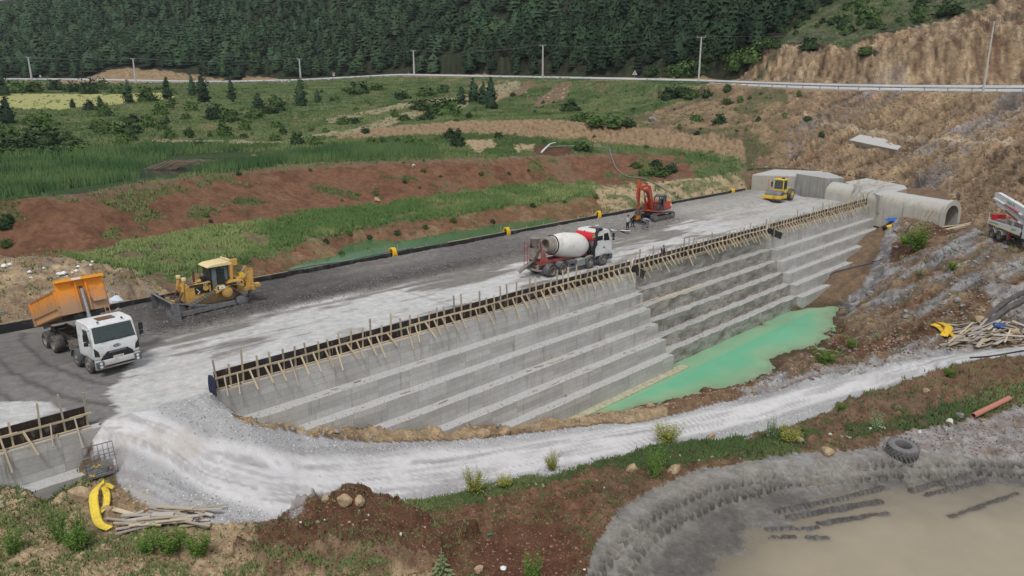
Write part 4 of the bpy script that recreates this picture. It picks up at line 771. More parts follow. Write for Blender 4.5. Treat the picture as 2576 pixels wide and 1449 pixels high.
solid("main_block", [F1 + Z(3.25), F2 + Z(3.1), F2 + pb * 3.6 + Z(3.0), F1 + pb * 7 + Z(3.2)], [F1 - Z(1), F2 - Z(1), F2 + pb * 3.6 - Z(1), F1 + pb * 7 - Z(1)], concrete("block concrete", lin(168, 166, 160), False, .55, lin(110, 108, 104)), it)
F0 = P(1888, 472, 0.2)
solid("wing_wall", [F0 + Z(2.2), F1 + Z(2.9) + pb * .6, F1 + pb * 6 + Z(3.4), F0 + pb * 5 + Z(2.9)], [F0 - Z(1), F1 + pb * .3 - Z(1), F1 + pb * 6 - Z(1), F0 + pb * 5 - Z(1)], M_SLABC, it, .2)
pad = eth("concrete_pad", P(2200, 465, 2), "flat concrete pad with scattered boards on the culvert backfill", "concrete pad")
q = [P(2125, 458, 2.35), P(2180, 448, 2.6), P(2275, 466, 2.2), P(2282, 474, 2.0), P(2215, 492, 1.7)]
solid("pad_slab", q, [p - Z(2.5) for p in q], M_SLABC, pad)
for i in range(26):
    p = P(RND.uniform(2150, 2245), RND.uniform(457, 474), 2.5); an_ = RND.uniform(-.5, .7); L = RND.uniform(.9, 3.2); d = AX * math.cos(an_) * L / 2 + NX * math.sin(an_) * L / 2
    o = plank("plank", p - d + Z(.1 + .01 * i), p + d + Z(.14 + .012 * i), .14, .04, RND.choice((W_OLD, W_NEW, W_GREY))); tag(o, "loose board lying on the concrete pad above the culvert", "plank", "boards on the culvert pad")
hs = eth("tilted_slab", PT(2200, 365, 128), "big tilted concrete slab perched on the rock slope above the culvert", "concrete slab")
q = [PT(2136, 352, 128), PT(2163, 338, 131.5), PT(2280, 359, 128.5), PT(2257, 377, 125)]
solid("slab", q, [p - Z(.85) + np.array((.3, .6, 0)) for p in q], M_SLABC, hs)
# ---------------------------------------------------------------- public road, guardrail, poles
def strip(name, A, B, mat, lift):
    V = [tuple(p + Z(lift)) for p in A] + [tuple(p + Z(lift)) for p in B]; n = len(A)
    o = meshobj(name, V, [(i, i + 1, n + i + 1, n + i) for i in range(n - 1)], mat, sm=None)
    if o.data.polygons[0].normal.z < 0: o.data.flip_normals()
    o["kind"] = "structure"; return o
def res(line, step):
    q = [PT(*p) for p in line]; out = []
    for i in range(len(q) - 1):
        k = max(1, int(np.linalg.norm(q[i + 1] - q[i]) / step)); out += [q[i] + (q[i + 1] - q[i]) * j / k for j in range(k)]
    return out + [q[-1]]
strip("public_road", RN, RF, PM("pale asphalt", lin(176, 175, 176), .9, dirt=lin(196, 194, 190), amt=.5, scale=.2), .55)
sh = RN - (RF - RN) * .12; strip("road_shoulder", sh - Z(.5), RN - (RF - RN) * .0, PM("white gravel shoulder", lin(200, 198, 196), .95, dirt=lin(150, 148, 144), amt=.4, scale=1.0), .5)
M_GAL = PM("galvanised steel", lin(150, 158, 160), .45, .6, dirt=lin(120, 118, 112), amt=.3)
gr = eth("guardrail", RN[90], "grey steel guardrail along the whole near side of the valley road", "guardrail")
gl = RN + (RF - RN) * .03 + Z(.55); off = np.array(gr.location)
MB().tube([p - off + Z(.62) for p in gl], .16, 4).build("rail", M_GAL, gr)
seg = np.r_[0, np.cumsum(np.linalg.norm(np.diff(gl, axis=0), axis=1))]; pu = np.arange(0, seg[-1], 4.0)
pp = np.stack([np.interp(pu, seg, gl[:, i]) for i in range(3)], -1); vis = (topix(pp)[0] > -40) & (topix(pp)[0] < 2620)
for p in pp[vis][-240:]: plank("post", p - Z(.3), p + Z(.75), .09, .14, M_GAL, gr)
M_POLE = PM("pole concrete", lin(196, 194, 190), .8, dirt=lin(150, 148, 144), amt=.3); M_INS = PM("brown insulator", lin(120, 60, 44), .3)
M_WIRE = PM("wire", lin(90, 92, 94), .5)
tops = []
for i, (x, y, yt, t_, lean) in enumerate(((80, 199, 149, 392, 0), (342, 207, 153, 382, 0), (757, 204, 153, 372, 0), (1042, 191, 133, 352, 0), (1365, 199, 122, 274, 0), (1757, 209, 104, 192, 0), (2474, 222, 70, 137, .0))):
    b = PT(x, y + 2, t_); h = (y + 2 - yt) / FPX * t_ / .955
    lb = ("leftmost thin pole on the far road", "second pole from the left, in front of a tan cut", "third pole from the left on the far road", "pole beside the tan cut bank at the centre left", "pole in front of the dark pines at the centre", "tall pole where the wooded hill meets the rock cut", "nearest tall pole against the bare rock cut")[i]
    t = eth("utility_pole", b, "pale concrete " + lb.replace("thin pole", "utility pole"), "utility pole", "utility poles along the road"); r = max(.16, t_ * .0011)
    MB().cyl((0, 0, -1), (0, 0, h), r * 1.25, 8, r * .8).build("shaft", M_POLE, t); k = max(1.0, t_ / 170)
    MB().box((0, 0, h - .15), (2.3, .16 * k, .14 * k)).build("crossarm", M_GAL, t)
    for s in (-1.05, 0, 1.05): MB().cyl((s, 0, h - .1), (s, 0, h + .32), .07 * k, 6).build("insulator", M_INS if s == 0 else M_POLE, t)
    tops.append(b + Z(h + .3))
ends = [PT(-500, 145, 405)] + tops + [PT(2900, -60, 118)]
for i in range(len(ends) - 1):
    p, q = ends[i], ends[i + 1]; L = np.linalg.norm(q - p); mb = MB(); o0 = p.copy()
    for s in (-1.05, 1.05):
        mb.tube([p + (q - p) * u + Z(-L * .018 * 4 * u * (1 - u)) + np.array((s, 0, 0)) - o0 for u in np.linspace(0, 1, 13)], max(.02, .00012 * np.linalg.norm((p + q) / 2)), 4, False)
    o = mb.build("power_line", M_WIRE); o.location = tuple(o0); tag(o, "thin overhead wires spanning " + ("in from the left edge to the first pole", "between the first and second poles from the left", "between the second and third poles from the left", "between the third pole and the one at the tan bank", "from the tan bank pole to the centre pole", "from the centre pole to the pole at the rock cut", "from the rock cut's left pole to the nearest pole", "from the nearest pole out at the right")[i], "power line", "overhead wires")
# small road signs
M_SGN = PM("sign metal", lin(206, 206, 202), .5); M_RED = PM("sign red", lin(190, 48, 40), .5)
for x, y, t_, tri, lb in ((103, 199, 396, 1, "small triangular road sign at the far left of the road"), (1335, 194, 370, 0, "small white and red marker sign by the far road"), (1596, 200, 232, 1, "grey triangular road sign at the foot of the wooded hill")):
    x = 840 if t_ == 370 else x; y = 195 if t_ == 370 else y
    t = eth("road_sign", PT(x, y + 4, t_), lb, "road sign"); MB().cyl((0, 0, -.5), (0, 0, 2.6), .06, 6).build("post", M_GAL, t)
    if tri: MB().prism([(-.8, 1.9), (.8, 1.9), (0, 3.3)], -.05, .02).build("plate", M_SGN, t); MB().prism([(-.5, 2.07), (.5, 2.07), (0, 2.95)], -.065, -.055).build("face", PM("sign face", lin(150, 140, 136), .6), t)
    else: MB().box((0, 0, 2.3), (.9, .05, 1.6)).build("plate", M_SGN, t); MB().box((0, -.04, 2.6), (.5, .02, .6)).build("mark", M_RED, t)
# ---------------------------------------------------------------- machines (local +X forward, +Y left)
DUST = lin(150, 142, 130)
V_WHT = PM("white truck paint", lin(218, 219, 220), .4, dirt=lin(176, 168, 156), amt=.22, var=.03, spec=.5, low=1.1); V_ORG = PM("orange body paint", lin(238, 150, 36), .45, dirt=lin(176, 120, 70), amt=.18, var=.06, low=1.1)
V_GRY = PM("grey plastic", lin(92, 96, 102), .6, dirt=DUST, amt=.25); V_BLK = PM("black parts", lin(34, 36, 38), .55, dirt=lin(92, 88, 82), amt=.22); V_CHS = PM("dusty chassis", lin(84, 80, 76), .8, dirt=lin(120, 112, 102), amt=.5)
V_TYR = PM("dusty tyre rubber", lin(70, 69, 69), .9, dirt=lin(128, 122, 115), amt=.4, bump=.3); V_RIM = PM("dusty rim", lin(150, 146, 140), .6, .2, dirt=lin(116, 108, 98), amt=.5); V_STL = PM("bright steel", lin(176, 178, 180), .3, .8)
V_WORN = PM("worn blade steel", lin(128, 130, 134), .5, .35, dirt=lin(100, 92, 84), amt=.35); V_RED = PM("red paint", lin(204, 34, 46), .4, dirt=lin(150, 110, 100), amt=.12, low=1.1); V_DRED = PM("dusty red frame", lin(156, 48, 50), .6, dirt=lin(140, 120, 112), amt=.45)
V_YEL = PM("digger yellow", lin(206, 162, 78), .5, dirt=lin(150, 122, 84), amt=.35, var=.08, low=1.1); V_YEL2 = PM("roller yellow", lin(234, 200, 60), .45, dirt=lin(176, 140, 70), amt=.18, low=1.1); V_OR2 = PM("excavator orange", lin(190, 74, 46), .45, dirt=lin(150, 84, 60), amt=.25, low=1.1)
V_CRM = PM("cream roof", lin(226, 206, 156), .55, dirt=lin(190, 168, 124), amt=.2); V_DRUM = PM("white drum", lin(224, 223, 218), .45, dirt=lin(192, 186, 172), amt=.3, scale=.8, var=.03); V_GLS = glass(); V_LMP = PM("lamp glass", lin(220, 222, 220), .15); V_RST = PM("rusty steel", lin(110, 66, 52), .8, dirt=lin(80, 56, 46), amt=.4)
V_CEM = PM("cement splashed steel", lin(146, 140, 132), .75, dirt=lin(120, 90, 82), amt=.35)
V_INK = PM("dark lettering", lin(30, 30, 34), .5); V_WTX = PM("white lettering", lin(230, 230, 226), .5); V_TEAL = PM("teal lettering", lin(40, 130, 130), .5); V_BLUE = PM("blue emblem", lin(34, 52, 104), .35)
def text(s, size, mat, parent, loc, rot, name="lettering", shear=0.0):
    cu = bpy.data.curves.new(name, 'FONT'); cu.body = s; cu.size = size; cu.align_x = 'CENTER'; cu.align_y = 'CENTER'; cu.extrude = .004; cu.shear = shear; cu.resolution_u = 2
    tmp = bpy.data.objects.new(name, cu); COL.objects.link(tmp); dg = bpy.context.evaluated_depsgraph_get(); me = bpy.data.meshes.new_from_object(tmp.evaluated_get(dg)); bpy.data.objects.remove(tmp)
    me.name = name; me.materials.clear(); me.materials.append(mat); o = bpy.data.objects.new(name, me); COL.objects.link(o); o.parent = parent; o.location = loc; o.rotation_euler = rot; return o
SIDE_R = (R(90), 0, 0); SIDE_L = (R(90), 0, R(180)); FRONT = (R(90), 0, R(90))
def wheel(par, x, y, r, wd, rim=V_RIM, hub=None, z=None, dual=False):
    z = r if z is None else z; s = -1 if y < 0 else 1; y0 = y - s * wd / 2
    ty = MB().lathe((x, y0, z), (0, s, 0), [(.02, r * .62), (0, r * .8), (wd * .12, r * .97), (wd * .3, r), (wd * .7, r), (wd * .88, r * .97), (wd, r * .8), (wd * .98, r * .62), (wd * .8, r * .58), (wd * .2, r * .58)], 24, True).build("wheel", V_TYR, par)
    d = .18 if dual else .06
    MB().lathe((x, y0, z), (0, s, 0), [(wd * .1, r * .6), (wd * .95, r * .6), (wd * .97, r * .55), (wd - d, r * .45), (wd - d, r * .3), (wd - d + .05, r * .28)], 20).build("rim", rim, ty)
    h = MB().lathe((x, y0 + s * (wd - d), z), (0, s, 0), [(0, r * .24), (.08, r * .22), (.12, r * .1)], 12)
    for k in range(8): h.cyl((x + r * .36 * math.cos(k * .785), y0 + s * (wd - d), z + r * .36 * math.sin(k * .785)), (x + r * .36 * math.cos(k * .785), y0 + s * (wd - d + .03), z + r * .36 * math.sin(k * .785)), .03, 5)
    h.build("hub", hub or V_RIM, ty); return ty
def fender(par, x, y, r, wd, mat, a0=10, a1=170, name="fender", z=None):
    z = r * .97 if z is None else z; V, F = [], []; n = 12
    for k in range(n + 1):
        a = R(a0 + (a1 - a0) * k / n)
        for rr, yy in ((r + .07, y - wd / 2), (r + .07, y + wd / 2), (r + .04, y + wd / 2), (r + .04, y - wd / 2)): V.append((x + rr * math.cos(a), yy, z + rr * math.sin(a)))
    F = [(4 * i + j, 4 * i + (j + 1) % 4, 4 * i + 4 + (j + 1) % 4, 4 * i + 4 + j) for i in range(n) for j in range(4)] + [(0, 1, 2, 3), (4 * n, 4 * n + 3, 4 * n + 2, 4 * n + 1)]
    MB().add(V, F).build(name, mat, par)
def mirror(par, x, y, z, mat=V_BLK):
    s = 1 if y > 0 else -1; a = MB().tube([(x, y, z + .35), (x + .12, y + s * .28, z + .3), (x + .12, y + s * .28, z - .5), (x, y, z - .5)], .02, 5).build("mirror", mat, par)
    MB().box((x + .12, y + s * .3, z), (.1, .24, .42)).box((x + .12, y + s * .3, z - .36), (.1, .22, .22)).build("mirror_head", mat, a, bevel=.03)
def cab(par, x0, x1, zb, zt_, w2, body=V_WHT, low=V_GRY, visor=False, sleeper=False):
    """flat fronted truck cab; returns body"""
    pr = [(x0, zb), (x0, zt_ - .18), (x0 + .12, zt_ - .03), (x0 + .6, zt_), (x1 - .65, zt_ - .02), (x1 - .42, zt_ - .14), (x1 - .08, zt_ - 1.08), (x1, zb + .75), (x1, zb + .1), (x1 - .1, zb)]
    c = MB().prism(pr, -w2, w2).build("cab", body, par, bevel=.06, seg=3)
    g = 1.0; wz0, wz1 = zt_ - 1.05, zt_ - .2; fx = lambda z: x1 - .42 + (zt_ - .14 - z) / .94 * .34 + .012
    MB().add([(fx(wz0), -w2 * .93, wz0), (fx(wz0), w2 * .93, wz0), (fx(wz1), w2 * .88, wz1), (fx(wz1), -w2 * .88, wz1), (fx(wz0) - .03, -w2 * .93, wz0), (fx(wz0) - .03, w2 * .93, wz0), (fx(wz1) - .03, w2 * .88, wz1), (fx(wz1) - .03, -w2 * .88, wz1)], [(0, 1, 2, 3), (7, 6, 5, 4), (0, 4, 5, 1), (1, 5, 6, 2), (2, 6, 7, 3), (3, 7, 4, 0)]).build("windscreen", PM("dark windscreen", lin(48, 62, 62), .08, spec=.8, var=.25, scale=1.2), c)
    wp = MB()
    for yy in (-.45, .45): wp.beam((fx(wz0) + .03, yy - .35, wz0 + .03), (fx(wz0 + .1) + .03, yy + .4, wz0 + .12), .03, .02)
    wp.build("wiper", V_BLK, c)
    for s in (-1, 1):
        d = MB().prism([(x1 - 1.38, zb + .15), (x1 - 1.38, zt_ - .3), (x1 - .62, zt_ - .26), (x1 - .3, zt_ - 1.05), (x1 - .22, zb + .15)], s * (w2 + .004), s * (w2 + .03)).build("door", body, c)
        MB().prism([(x1 - 1.25, zt_ - 1.02), (x1 - 1.25, zt_ - .38), (x1 - .68, zt_ - .36), (x1 - .42, zt_ - 1.08)], s * (w2 + .031), s * (w2 + .045)).build("side_window", PM("side glass", lin(30, 38, 40), .1, spec=.7), d)
        MB().box((x1 - 1.2, s * (w2 + .04), zb + .75), (.22, .03, .1)).build("handle", V_BLK, d)
        if sleeper: MB().box((x0 + .55, s * (w2 + .006), zt_ - .75), (.75, .025, .42)).build("sleeper_window", PM("side glass", lin(30, 38, 40), .1, spec=.7), c, bevel=.03)
        mirror(c, x1 - .32, s * w2, zt_ - .62)
    MB().box((x0 + 1.05, 0, zt_ + .012), (.62, .95, .05)).build("roof_hatch", PM("roof hatch glass", lin(96, 78, 70), .2), c)
    return c
# ------------------------------------------------ tipper truck
def dump_truck():
    hd = np.array((math.sin(R(130)), math.cos(R(130)), 0)); rt = np.array((-math.sin(R(40)), -math.cos(R(40)), 0))
    o = P(230, 939, 0) - hd * 3.4 - rt * 1.12
    t = thing("dump_truck", (o[0], o[1], .03), 130, "white-cabbed tipper truck with raised orange body tipping gravel", "dump truck")
    ch = MB().span((-4.4, -.48, .75), (4.2, -.36, 1.02)).span((-4.4, .36, .75), (4.2, .48, 1.02))
    for x in (-4.3, -3.4, -2.6, -1.6, -.6, .4, 1.3): ch.box((x, 0, .88), (.14, .8, .2))
    ch.build("chassis", V_CHS, t)
    for x, r in ((3.4, .52), (1.75, .52)):
        for s in (-1, 1): wheel(t, x, s * 1.08, r, .34); fender(t, x, s * 1.06, r, .5, V_GRY, 0, 180)
        MB().cyl((x, -1, .52), (x, 1, .52), .09, 8).build("axle", V_CHS, t)
    for x in (-1.9, -3.25):
        for s in (-1, 1): wheel(t, x, s * .95, .54, .62, dual=True)
        MB().cyl((x, -.9, .54), (x, .9, .54), .13, 8).build("axle", V_CHS, t)
    c = cab(t, 2.35, 4.62, .95, 3.02, 1.2)
    MB().prism([(4.4, .42), (4.4, .98), (4.66, .98), (4.72, .85), (4.72, .5), (4.6, .42)], -1.22, 1.22).build("bumper", V_WHT, t, bevel=.04)
    MB().prism([(-1, .9), (.9, .9), (.8, 1.2), (.55, 1.42), (-.55, 1.42), (-.8, 1.2)], 4.60, 4.655, 'x').build("grille", V_BLK, c); MB().box((4.665, 0, 1.36), (.03, .95, .1)).build("grille_bar", V_GRY, c)
    MB().prism([(-.95, .56), (.95, .56), (.75, .66), (-.75, .66)], 4.70, 4.74, 'x').build("lower_grille", V_BLK, t)
    for s in (-1, 1):
        h = MB().box((4.66, s * 1.02, .74), (.2, .42, .42)).build("headlight", V_GRY, t, bevel=.05)
        for zz in (.83, .64): MB().lathe((4.74, s * 1.0, zz), (1, 0, 0), [(0, .085), (.03, .08)], 12).build("lens", V_LMP, h)
        MB().prism([(s * 1.21, 1.25), (s * 1.21, 1.75), (s * 1.0, 1.5), (s * .95, 1.2)], 4.56, 4.63, 'x').build("corner_panel", V_BLK, c)
    e = MB().lathe((4.60, 0, 1.66), (1, 0, .0), [(0, 1), (.03, 1), (.035, .93)], 24); e.v = [(x, y * .2, 1.66 + (z - 1.66) * .085) for x, y, z in e.v]; e.build("badge", V_BLUE, c); text("Ford", .15, V_WTX, c, (4.645, 0, 1.66), FRONT, "badge_lettering", .25)
    MB().box((4.672, 0, 1.03), (.02, .56, .13)).build("number_plate", V_WTX, c); text("33 TN 881", .11, V_INK, c, (4.685, 0, 1.03), FRONT, "plate_lettering")
    MB().box((1.0, -.85, .95), (1.3, .5, .5)).box((.95, -.85, 1.23), (1.4, .55, .05)).build("battery_box", V_CHS, t, bevel=.03); MB().cyl((-.9, .85, .85), (.9, .85, .85), .3, 14).build("fuel_tank", V_GRY, t)
    MB().box((2.15, 0, 1.5), (.3, 2.0, 1.2)).build("cab_rear_rack", V_BLK, t); MB().box((4.1, -.65, 3.06), (.1, .1, .06)).box((4.1, .65, 3.06), (.1, .1, .06)).build("roof_lamp", V_BLK, c)
    # tipping body, hinged at the rear
    L, Wd, Hh = 5.3, 1.24, 1.45
    bd = MB(); bd.box((L / 2, 0, .05), (L, 2 * Wd - .06, .1))
    bd.build  # floor and sloped lower flanks in one body
    for s in (-1, 1):
        bd.add([(0, s * Wd * .98, .0), (L, s * Wd * .98, .0), (L, s * Wd * 1.03, .5), (0, s * Wd * 1.03, .5), (0, s * (Wd - .05), .0), (L, s * (Wd - .05), .0), (L, s * (Wd * 1.03 - .05), .5), (0, s * (Wd * 1.03 - .05), .5)], [(0, 1, 2, 3), (7, 6, 5, 4), (0, 4, 5, 1), (1, 5, 6, 2), (2, 6, 7, 3), (3, 7, 4, 0)])
        bd.span((0, s * Wd * 1.03 - .03, .5), (L, s * Wd * 1.03 + .03, Hh))
    B = bd.build("tipping_body", V_ORG, t); B.location = (-4.25, 0, 1.22); B.rotation_euler = (0, R(-19), 0)
    for s in (-1, 1):
        MB().span((-.02, s * Wd * 1.03 - .07, Hh), (L, s * Wd * 1.03 + .09, Hh + .12)).build("top_rail", PM("worn orange rail", lin(186, 128, 78), .6, dirt=lin(140, 110, 90), amt=.5), B)
        for x in (.12, L - .1): MB().box((x, s * (Wd * 1.03 + .06), Hh / 2), (.2, .1, Hh)).build("side_post", V_ORG, B)
        MB().box((L / 2, s * (Wd * 1.03 + .05), .5), (L, .08, .1)).build("side_rib", V_ORG, B); MB().box((L / 2, s * (Wd * 1.0 + .02), .25), (L - .5, .04, .38)).build("lower_flank", PM("scuffed flank", lin(190, 156, 120), .7, dirt=lin(226, 146, 50), amt=.4), B)
    hb = MB().span((L, -Wd * 1.05, -.02), (L + .1, Wd * 1.05, Hh + .55)).build("headboard", V_ORG, B)
    MB().prism([(L - .05, Hh + .55), (L + .05, Hh + .62), (L + .42, Hh + .58), (L + .42, Hh + .42), (L + .1, Hh + .4)], -Wd * 1.07, Wd * 1.07).build("spill_lip", PM("orange lip", lin(246, 164, 50), .45), hb)
    for y in (-.28, .28): MB().span((L + .1, y - .04, 0), (L + .26, y + .04, Hh + .5)).build("headboard_rib", V_ORG, hb)
    MB().prism([(L + .1, .45), (L + .1, .75), (L + .3, .7), (L + .34, .45)], .45, 1.2).build("tool_ledge", V_ORG, hb); MB().box((L + .43, -.2, Hh + .5), (.02, .5, .12)).build("lip_plate", V_WTX, hb)
    MB().prism([(L, -.02), (L + .02, -.4), (L - .9, -.35), (L - 2.2, -.1), (L - 2.2, 0)], -.7, .7).build("under_frame", V_BLK, B)
    MB().span((.3, -1.0, -.28), (1.6, -.95, 0)).build("mudflap", V_CHS, B)
    tg = MB().span((-.06, -Wd * .98, 0), (0, Wd * .98, 1.4)).build("tailgate", PM("worn tailgate", lin(108, 96, 88), .7, dirt=lin(140, 118, 96), amt=.5), B); tg.location = (-.25, 0, Hh + .1); tg.rotation_euler = (0, R(-80), 0)
    MB().tube([(L + .2, 0, Hh - .1), (L + .2, 0, Hh + .05)], .1, 8).build("ram_bracket", V_BLK, hb)
    ca, sa = math.cos(R(19)), math.sin(R(19)); tp = (-4.25 + (L + .25) * ca - (Hh - .1) * sa, 0, 1.22 + (L + .25) * sa + (Hh - .1) * ca); bt = (1.75, 0, .95); mid = [bt[i] + (tp[i] - bt[i]) * .55 for i in range(3)]
    rm = MB().cyl(bt, mid, .13, 14).build("lift_ram", V_STL, t); MB().cyl(mid, tp, .1, 14).build("ram_rod", V_STL, rm)
    lx = L + .15; ld = MB()
    for y in (.98, 1.22): ld.beam((lx, y, .1), (lx + .2, y, -1.1), .04, .04)
    for k in range(5): ld.beam((lx + .03 + .04 * k, .98, -.05 - .24 * k), (lx + .03 + .04 * k, 1.22, -.05 - .24 * k), .03, .03)
    ld.build("ladder", V_ORG, B); return t
dump_truck()
# ------------------------------------------------ transit mixer
def mixer():
    hd = np.array((math.sin(R(47.5)), math.cos(R(47.5)), 0)); rt = np.array((hd[1], -hd[0], 0)); o = P(1517, 668, 0) - hd * 3.37 - rt * 1.2
    t = thing("mixer_truck", (o[0], o[1], .01), 47.5, "white concrete mixer truck with red frame and lowered rear chute", "mixer truck")
    ch = MB().span((-4.5, -.5, .8), (4.2, -.36, 1.12)).span((-4.5, .36, .8), (4.2, .5, 1.12))
    for x in (-4.4, -3.5, -2.6, -1, .4, 2): ch.box((x, 0, .95), (.15, .8, .2))
    ch.build("chassis", V_CHS, t); MB().span((-4.3, -.62, 1.14), (2.0, -.42, 1.36)).span((-4.3, .42, 1.14), (2.0, .62, 1.36)).box((-4.2, 0, 1.25), (.2, 1, .2)).build("drum_frame", V_DRED, t)
    for x in (3.37, 1.55):
        for s in (-1, 1): wheel(t, x, s * 1.1, .53, .33); fender(t, x, s * 1.05, .53, .55, V_GRY, -5, 185)
        MB().cyl((x, -1, .53), (x, 1, .53), .09, 8).build("axle", V_CHS, t)
    for x in (-2.0, -3.35):
        for s in (-1, 1): wheel(t, x, s * .95, .54, .62, hub=V_RST, dual=True); fender(t, x, s * .93, .56, .66, V_GRY, 5, 200 if x < -3 else 160)
        MB().cyl((x, -.9, .54), (x, .9, .54), .13, 8).build("axle", V_CHS, t)
    c = cab(t, 2.3, 4.6, .98, 3.4, 1.18, sleeper=True)
    MB().prism([(4.35, .45), (4.35, 1.0), (4.62, 1.0), (4.7, .85), (4.68, .5)], -1.22, 1.22).build("bumper", V_GRY, t, bevel=.04); MB().prism([(-.85, 1.05), (.85, 1.05), (.75, 1.7), (-.75, 1.7)], 4.59, 4.64, 'x').build("grille", V_BLK, c)
    MB().prism([(4.15, 3.25), (4.62, 3.02), (4.66, 3.08), (4.2, 3.33)], -1.1, 1.1).build("sun_visor", V_BLK, c)
    for s in (-1, 1): MB().box((4.66, s * .98, .75), (.12, .36, .22)).build("headlight", V_LMP, t, bevel=.04)
    ex = MB().tube([(2.15, -1.02, 1.0), (2.15, -1.02, 1.7), (2.3, -1.12, 2.2), (2.35, -1.12, 3.1), (2.6, -1.1, 3.42), (3.1, -1.05, 3.42)], .17, 10).build("air_intake", V_BLK, t); MB().box((3.0, -.95, 3.38), (.7, .4, .26)).build("intake_head", V_BLK, ex, bevel=.06)
    ax = np.array((1.9, 0, 1.92)), np.array((-3.55, 0, 2.72)); d = (ax[1] - ax[0]); Ld = np.linalg.norm(d); d = d / Ld
    pr = [(0, .25), (.04, .72), (.5, .98), (1.15, 1.16), (2.6, 1.16), (3.3, 1.08), (4.15, .86), (4.6, .72)]
    dr = MB().lathe(ax[0], d, pr, 40).build("drum", V_DRUM, t, sm=.5)
    MB().lathe(ax[0] + d * 4.22, d, [(0, .84), (0, .9), (.1, .9), (.1, .84)], 36, True).build("roller_ring", V_BLK, dr); MB().lathe(ax[0] + d * 4.33, d, [(0, .80), (.45, .72), (.75, .60), (.75, .5), (.3, .45)], 30).build("drum_neck", V_CEM, dr)
    pd = MB().prism([(1.3, 1.1), (1.55, 1.9), (2.05, 2.0), (2.2, 1.1)], -.45, .45).build("drive_pedestal", V_RED, t); MB().cyl((1.6, 0, 1.9), (2.0, 0, 1.86), .3, 14).build("gearbox", V_BLK, pd)
    wt = MB().lathe((2.0, -1.15, 2.85), (0, 1, 0), [(0, .05), (.02, .33), (.08, .38), (2.02, .38), (2.08, .33), (2.1, .05)], 26).build("water_tank", V_RED, t); MB().box((2.0, -1.165, 2.88), (.5, .03, .16)).build("tank_label", PM("green label", lin(96, 170, 120), .5), wt); MB().box((2.0, -1.162, 3.06), (.3, .03, .06)).build("tank_mark", V_YEL2, wt); text("BETON", .12, V_WTX, wt, (2.0, -1.185, 2.88), SIDE_R)
    MB().tube([(2.0, .0, 3.16), (2.0, 0, 3.32)], .07, 8).build("filler_cap", V_RED, wt)
    st = MB().prism([(-4.45, 1.1), (-4.15, 2.3), (-3.95, 2.3), (-3.2, 1.1)], -.72, -.62).prism([(-4.45, 1.1), (-4.15, 2.3), (-3.95, 2.3), (-3.2, 1.1)], .62, .72).build("rear_pedestal", V_DRED, t)
    hp = MB().lathe((-4.35, 0, 2.75), (0, 0, 1), [(0, .25), (.45, .38), (.72, .55), (.74, .5), (.45, .33), (.02, .2)], 18, True).build("charge_hopper", V_CEM, t)
    MB().add([(-4.1, -.75, 2.75), (-4.1, .75, 2.75), (-4.75, .75, 2.6), (-4.75, -.75, 2.6), (-4.35, -.25, 1.65), (-4.35, .25, 1.65), (-4.75, .22, 1.6), (-4.75, -.22, 1.6)], [(0, 4, 5, 1), (1, 5, 6, 2), (2, 6, 7, 3), (3, 7, 4, 0)]).build("discharge_funnel", V_CEM, t, sm=None)
    for s in (-1, 1): MB().beam((-4.2, s * .72, 1.9), (-4.3, s * .55, 3.2), .12, .06).build("hopper_brace", V_DRED, t)
    V, F = [], []; nn = 9; a, b = np.array((-4.5, .0, 1.62)), np.array((-5.85, .5, .62))
    dd = (b - a); sd = np.cross(dd, (0, 0, 1)); sd /= np.linalg.norm(sd); upv = np.cross(sd, dd); upv /= np.linalg.norm(upv)
    for p in (a, b):
        for k in range(nn): q = math.pi + math.pi * k / (nn - 1); V.append(p + sd * .24 * math.cos(q) + upv * .22 * math.sin(q))
        for k in range(nn): q = 2 * math.pi - math.pi * k / (nn - 1); V.append(p + sd * .21 * math.cos(q) + upv * .19 * math.sin(q))
    F = [(k, (k + 1) % 18, 18 + (k + 1) % 18, 18 + k) for k in range(18)]
    MB().add(V, F).build("chute", V_CEM, t)
    ld = MB()
    for y in (.35, .75): ld.beam((-4.95, y, .95), (-4.9, y, 3.1), .04, .04)
    for k in range(7): ld.beam((-4.94, .35, 1.1 + .3 * k), (-4.94, .75, 1.1 + .3 * k), .03, .03)
    ld.build("ladder", V_DRED, t); MB().box((-4.7, 0, .72), (.12, 2.1, .16)).box((-4.55, -.55, .9), (.2, .1, .5)).box((-4.55, .55, .9), (.2, .1, .5)).build("rear_bumper", V_CEM, t)
    for s in (-1, 1): MB().box((-4.78, s * .95, .74), (.06, .22, .12)).build("tail_light", V_RED, t)
    ft = MB().box((.35, -.95, .78), (.95, .6, .66)).build("fuel_tank", PM("ribbed alloy", lin(178, 180, 180), .4, .5, dirt=DUST, amt=.3), t, bevel=.08)
    for k in range(6): MB().box((-.05 + .16 * k, -1.255, .78), (.07, .03, .56)).build("rib", V_STL, ft)
    MB().box((-.75, -.95, .95), (.9, .5, .3)).build("battery_box", V_GRY, t, bevel=.05); sg = MB().box((-.8, -1.15, .48), (1.15, .05, .08)).box((-.8, -1.15, .86), (1.15, .05, .08)).box((-1.33, -1.15, .67), (.08, .05, .46)).box((-.27, -1.15, .67), (.08, .05, .46)).build("side_guard", V_STL, t)
    MB().box((1.95, -.3, 1.5), (.4, .9, .7)).tube([(1.9, -.9, 1.2), (1.7, -.9, 1.5), (2.1, -.8, 1.7), (2.2, -.5, 2.1)], .04, 6).build("engine_pack", V_BLK, t, bevel=.05); MB().tube([(2.2, -1.0, 1.02), (1.6, -1.05, 1.16), (1.0, -1.05, 1.0)], .1, 8).build("exhaust_pipe", V_CEM, t)
mixer()
